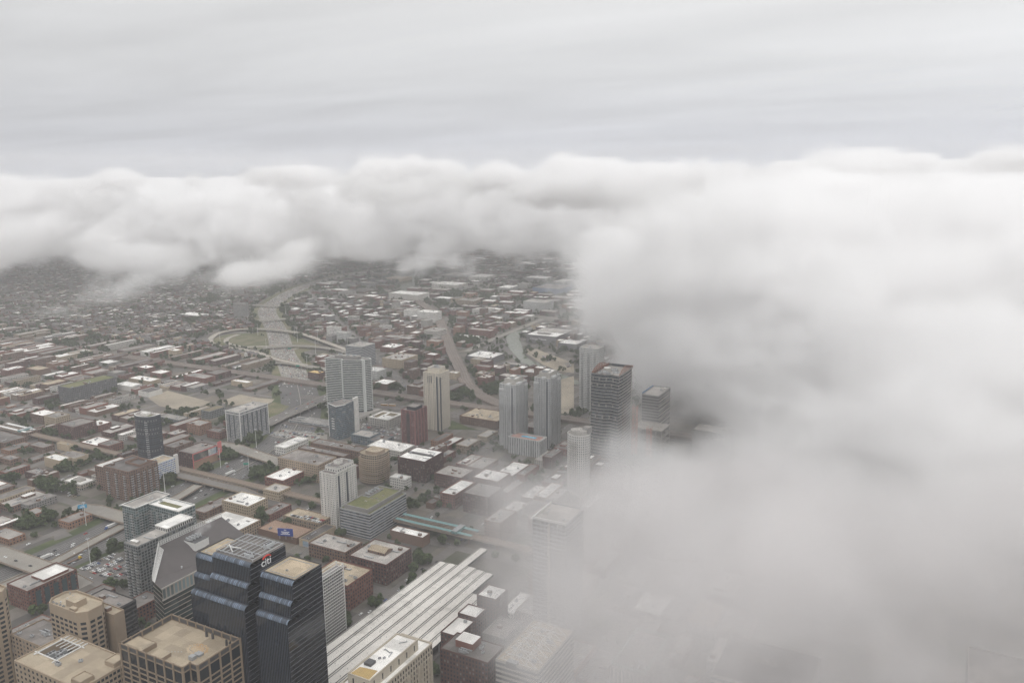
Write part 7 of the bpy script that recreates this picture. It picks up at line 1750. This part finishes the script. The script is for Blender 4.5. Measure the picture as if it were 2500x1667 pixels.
# steam from the plant deck of the slant-roofed block is left to the cloud grids
# ------------------------------------------------------------------ low cloud: density grids filled from a field of soft lobes and noise
def cloud_tree(name, lo, hi, res, lobes, mat, noise=(90.0, 2.0), amp=1.1, cut=0.38, soft=0.5, slab=None, warp=(330.0, 260, 90), thin=None, detail=6, cap=430.0, rough=.66):
    """lobes: (x right, y ahead, z, rx, ry, rz, weight) in metres, axes turned with the view's heading only"""
    t = bpy.data.node_groups.new(name, 'GeometryNodeTree')
    t.interface.new_socket('Geometry', in_out='INPUT', socket_type='NodeSocketGeometry')
    t.interface.new_socket('Geometry', in_out='OUTPUT', socket_type='NodeSocketGeometry')
    def n(ty, **kw): return N(ty, t, **kw)
    def l(a, b): t.links.new(a, b)
    def math_(op, a, b=None, clamp=False):
        m = n('ShaderNodeMath', operation=op, use_clamp=clamp)
        for i, v in enumerate((a, b)):
            if v is None: continue
            if isinstance(v, (int, float)): m.inputs[i].default_value = v
            else: l(v, m.inputs[i])
        return m.outputs[0]
    go = n('NodeGroupOutput')
    vc = n('GeometryNodeVolumeCube')
    pos = n('GeometryNodeInputPosition')
    def dot(v):
        d = n('ShaderNodeVectorMath', operation='DOT_PRODUCT'); l(pos.outputs[0], d.inputs[0]); d.inputs[1].default_value = v; return d.outputs['Value']
    cx = n('ShaderNodeCombineXYZ')
    l(dot((math.cos(a_), math.sin(a_), 0)), cx.inputs[0]); l(dot((-math.sin(a_), math.cos(a_), 0)), cx.inputs[1]); l(dot((0, 0, 1)), cx.inputs[2])
    P = cx.outputs[0]
    # large slow warp so that lobes never read as ellipsoids
    wn = n('ShaderNodeTexNoise'); wn.inputs['Scale'].default_value = 1 / warp[0]; wn.inputs['Detail'].default_value = 2
    l(P, wn.inputs['Vector'])
    wsub = n('ShaderNodeVectorMath', operation='SUBTRACT'); l(wn.outputs['Color'], wsub.inputs[0]); wsub.inputs[1].default_value = (.5, .5, .5)
    wmul = n('ShaderNodeVectorMath', operation='MULTIPLY'); l(wsub.outputs[0], wmul.inputs[0]); wmul.inputs[1].default_value = (warp[1], warp[1], warp[2])
    wadd = n('ShaderNodeVectorMath', operation='ADD'); l(P, wadd.inputs[0]); l(wmul.outputs[0], wadd.inputs[1])
    W = wadd.outputs[0]
    tot = None
    for (x, y, z, rx, ry, rz, wt) in lobes:
        s = n('ShaderNodeVectorMath', operation='SUBTRACT'); l(W, s.inputs[0]); s.inputs[1].default_value = (x, y, z)
        d = n('ShaderNodeVectorMath', operation='DIVIDE'); l(s.outputs[0], d.inputs[0]); d.inputs[1].default_value = (rx, ry, rz)
        q = n('ShaderNodeVectorMath', operation='DOT_PRODUCT'); l(d.outputs[0], q.inputs[0]); l(d.outputs[0], q.inputs[1])
        e = math_('EXPONENT', math_('MULTIPLY', q.outputs['Value'], -1.4))
        e = math_('MULTIPLY', e, wt)
        tot = e if tot is None else math_('ADD', tot, e)
    if slab:
        tot = slab(tot, W, n, l, math_)
    tot = math_('MINIMUM', tot, 1.0)
    # flat-topped deck: lobes are worn down towards the inversion height
    scp = n('ShaderNodeSeparateXYZ'); l(W, scp.inputs[0])
    tot = math_('MULTIPLY', tot, math_('DIVIDE', math_('SUBTRACT', cap, scp.outputs[2]), 45.0, clamp=True))
    nz_ = n('ShaderNodeTexNoise'); nz_.inputs['Scale'].default_value = 1 / noise[0]; nz_.inputs['Detail'].default_value = detail; nz_.inputs['Roughness'].default_value = rough
    st = n('ShaderNodeVectorMath', operation='MULTIPLY'); l(P, st.inputs[0]); st.inputs[1].default_value = (1, 1, noise[1]); l(st.outputs[0], nz_.inputs['Vector'])
    v = math_('ADD', tot, math_('MULTIPLY', math_('SUBTRACT', nz_.outputs['Fac'], 0.5), amp))
    v = math_('DIVIDE', math_('SUBTRACT', v, cut), soft, clamp=True)
    v = math_('MULTIPLY', v, v)
    # nothing where there is no lobe at all
    v = math_('MULTIPLY', v, math_('MULTIPLY', tot, 6.0, clamp=True))
    if thin:   # ragged mist low down, dense cloud above
        sz = n('ShaderNodeSeparateXYZ'); l(pos.outputs[0], sz.inputs[0])
        k = math_('DIVIDE', math_('SUBTRACT', sz.outputs[2], thin[0]), thin[1] - thin[0], clamp=True)
        v = math_('MULTIPLY', v, math_('ADD', math_('MULTIPLY', k, 1 - thin[2]), thin[2]))
    l(v, vc.inputs['Density'])
    vc.inputs['Min'].default_value = lo; vc.inputs['Max'].default_value = hi
    for k, r in zip(('Resolution X', 'Resolution Y', 'Resolution Z'), res): vc.inputs[k].default_value = r
    sm = n('GeometryNodeSetMaterial'); l(vc.outputs[0], sm.inputs['Geometry']); sm.inputs['Material'].default_value = mat
    l(sm.outputs[0], go.inputs[0])
    return t
def vol_mat(name, dens, colr=(1, 1, 1), g=0.0):
    m = bpy.data.materials.new(name); m.use_nodes = True
    t = m.node_tree; t.nodes.clear()
    o = N('ShaderNodeOutputMaterial', t); v = N('ShaderNodeVolumePrincipled', t)
    v.inputs['Color'].default_value = (*colr, 1); v.inputs['Density'].default_value = dens
    v.inputs['Anisotropy'].default_value = g
    v.inputs['Density Attribute'].default_value = 'density'
    t.links.new(v.outputs[0], o.inputs['Volume'])
    return m
def cloud(name, voxel, lo, hi, dens, lobes, colr=(0.993, 0.991, 0.992), **kw):
    m = vol_mat(name + '_vapour', dens, colr)
    m.volume_intersection_method = 'FAST' if hasattr(m, 'volume_intersection_method') else None
    me = bpy.data.meshes.new(name); o = bpy.data.objects.new(name, me); col.objects.link(o)
    res = [max(4, int((h - l_) / voxel)) for l_, h in zip(lo, hi)]
    md = o.modifiers.new('density', 'NODES')
    md.node_group = cloud_tree(name, lo, hi, res, lobes, m, **kw)
    me.materials.append(m)
    o['kind'] = 'stuff'
    return o
def px_lobe(px, py, y, rx, ry, rz, wt):
    # survey helper: a lobe seen in this direction at ground distance y
    d = FWD + RT * ((px - 1250) / FPX) + DN * ((py - 833.5) / FPX)
    X = d.x * math.cos(a_) + d.y * math.sin(a_); Y = -d.x * math.sin(a_) + d.y * math.cos(a_)
    return (X / Y * y, y, EYE + d.z / Y * y, rx, ry, rz, wt)
NEAR = [px_lobe(*q) for q in [
    (2250, 760, 1500, 600, 480, 260, 1.3), (2350, 560, 1250, 560, 420, 140, 1.2), (2480, 950, 800, 280, 320, 190, 1.1), (2420, 1250, 620, 170, 200, 90, .7),
    (1950, 1180, 880, 150, 170, 70, .95), (1700, 760, 1700, 230, 320, 160, 1.2), (1580, 640, 2000, 250, 350, 120, 1.05), (1640, 1110, 920, 120, 130, 42, .75), (1780, 1240, 770, 110, 130, 44, .9), (1640, 1330, 680, 85, 100, 36, .95), (1780, 1360, 620, 90, 100, 36, .9), (1950, 1420, 560, 90, 110, 38, .8),
    (1960, 960, 1150, 200, 240, 130, 1.0), (1770, 900, 1450, 160, 240, 100, .95), (1620, 850, 1550, 120, 200, 70, .8), (1510, 1320, 690, 75, 90, 36, .9),
    (250, 700, 2100, 110, 170, 55, .62), (120, 760, 1950, 100, 130, 28, .5), (640, 668, 1950, 190, 150, 45, .82), (560, 690, 1850, 110, 110, 32, .66), (700, 640, 2100, 130, 150, 50, .85), (760, 610, 2300, 150, 200, 60, .8), (430, 650, 2300, 180, 220, 60, .74), (330, 700, 2150, 90, 140, 40, .57)]]
MIST = [px_lobe(*q) for q in [
    (1390, 1275, 880, 90, 130, 40, 1.1), (1375, 1300, 590, 75, 110, 66, 1.35), (1430, 1290, 740, 90, 130, 48, 1.0), (1170, 1130, 960, 100, 120, 36, .62), (1230, 1240, 850, 90, 110, 34, .66),
    (1540, 1390, 600, 80, 110, 52, .95), (1700, 1260, 740, 150, 170, 65, 1.1), (1650, 1400, 620, 120, 150, 60, 1.1), (1850, 1330, 640, 150, 170, 80, 1.1), (1690, 1600, 450, 95, 110, 55, .85), (1780, 1520, 500, 130, 140, 70, 1.1),
    (1960, 1600, 440, 130, 130, 75, 1.1), (2150, 1480, 500, 150, 170, 90, 1.1), (2330, 1560, 420, 130, 130, 80, 1.1), (2470, 1540, 390, 130, 120, 90, 1.2), (1560, 1000, 1050, 110, 90, 60, .55), (1750, 980, 1200, 140, 130, 60, .7)]]
def far_slab(tot, W, n, l, math_):
    s = n('ShaderNodeSeparateXYZ'); l(W, s.inputs[0])
    # the front edge comes nearer on the left and is torn by slow noise (the warp); it slopes back towards the top
    yf = math_('ADD', 2250.0, math_('MULTIPLY', s.outputs[0], .05))
    yf = math_('ADD', yf, math_('MULTIPLY', s.outputs[2], 1.6))
    a = math_('DIVIDE', math_('SUBTRACT', s.outputs[1], yf), 500.0, clamp=True)
    dz = math_('DIVIDE', math_('SUBTRACT', s.outputs[2], 222.0), 160.0)
    b = math_('SUBTRACT', 1.0, math_('MULTIPLY', dz, dz))
    b = math_('MINIMUM', math_('MULTIPLY', math_('MAXIMUM', b, 0.0), 1.7), 1.0)
    return math_('ADD', tot, math_('MULTIPLY', a, math_('MULTIPLY', b, .62)))
cloud('low_cloud', 8.5, (-1950, 120, 5), (950, 2350, 440), 0.034, NEAR, noise=(105.0, 1.4), amp=3.2, cut=.50, soft=.6, thin=(110, 300, .42), rough=.70, cap=428.0)
cloud('low_mist', 8.0, (-760, 150, 4), (420, 1500, 330), 0.0098, MIST, noise=(95.0, 1.3), amp=3.1, cut=.34, soft=.9, rough=.66, cap=400.0, colr=(.91, .892, .892))
cloud('cloud_bank', 18.0, (-6800, 500, 40), (3500, 6000, 530), 0.038, [px_lobe(*q) for q in [(2150, 450, 2500, 600, 400, 90, .9), (1480, 450, 2700, 330, 350, 75, .9), (1000, 455, 2800, 420, 350, 70, .7),
      (0, 439, 3130, 150, 200, 42, .9), (150, 457, 3030, 130, 160, 40, .8), (290, 433, 3030, 130, 180, 42, 1.), (520, 439, 3030, 130, 160, 38, .9), (700, 427, 2980, 150, 180, 42, 1.), (930, 419, 2930, 110, 150, 46, 1.1), (1020, 405, 2880, 90, 130, 46, 1.2), (1110, 411, 2880, 90, 130, 42, 1.1), (1260, 427, 2880, 120, 140, 40, 1.),
      (1440, 397, 2780, 90, 130, 46, 1.3), (1510, 411, 2780, 70, 110, 36, 1.1), (1600, 411, 2780, 80, 120, 38, 1.1), (1760, 425, 2730, 110, 140, 40, 1.), (1930, 427, 2630, 110, 140, 40, 1.), (2160, 403, 2480, 90, 120, 44, 1.2), (2240, 397, 2480, 80, 120, 42, 1.2), (2400, 411, 2330, 100, 130, 44, 1.2), (2510, 395, 2280, 110, 140, 48, 1.2)]],
      noise=(210.0, 1.5), slab=far_slab, warp=(600.0, 420, 90), amp=3.0, cut=.42, soft=.44, rough=.68, cap=520.0)
# a puff of steam over the plant deck of the slant-roofed office
def en_lobe(e, nn, z, rx, ry, rz, wt): return (e * math.cos(a_) + nn * math.sin(a_), -e * math.sin(a_) + nn * math.cos(a_), z, rx, ry, rz, wt)
cloud('steam', 1.6, (-640, 478, 66), (-575, 530, 100), 0.16, [en_lobe(-612, 500, 78, 7, 6, 5, 1.), en_lobe(-608, 504, 84, 9, 8, 5, .9), en_lobe(-602, 507, 89, 9, 8, 4, .6)], noise=(9.0, 1.0), amp=2.2, cut=.45, soft=.8, warp=(30.0, 6, 4))
# ------------------------------------------------------------------ haze
def haze_box(lo, hi, dens):
    m = vol_mat('haze', dens, (0.985, 0.985, 1.0)); 
    m.node_tree.nodes['Principled Volume'].inputs['Density Attribute'].default_value = ''
    me = bpy.data.meshes.new('haze')
    X, Y, Z = zip(lo, hi)
    v = [(x, y, z) for z in Z for y in Y for x in X]
    me.from_pydata(v, [], [(0, 2, 3, 1), (4, 5, 7, 6), (0, 1, 5, 4), (2, 6, 7, 3), (0, 4, 6, 2), (1, 3, 7, 5)])
    me.materials.append(m)
    o = bpy.data.objects.new('haze', me); col.objects.link(o); o['kind'] = 'stuff'
    return o
haze_box((-9000, -1500, -3), (6000, 9000, 600), 0.00011)
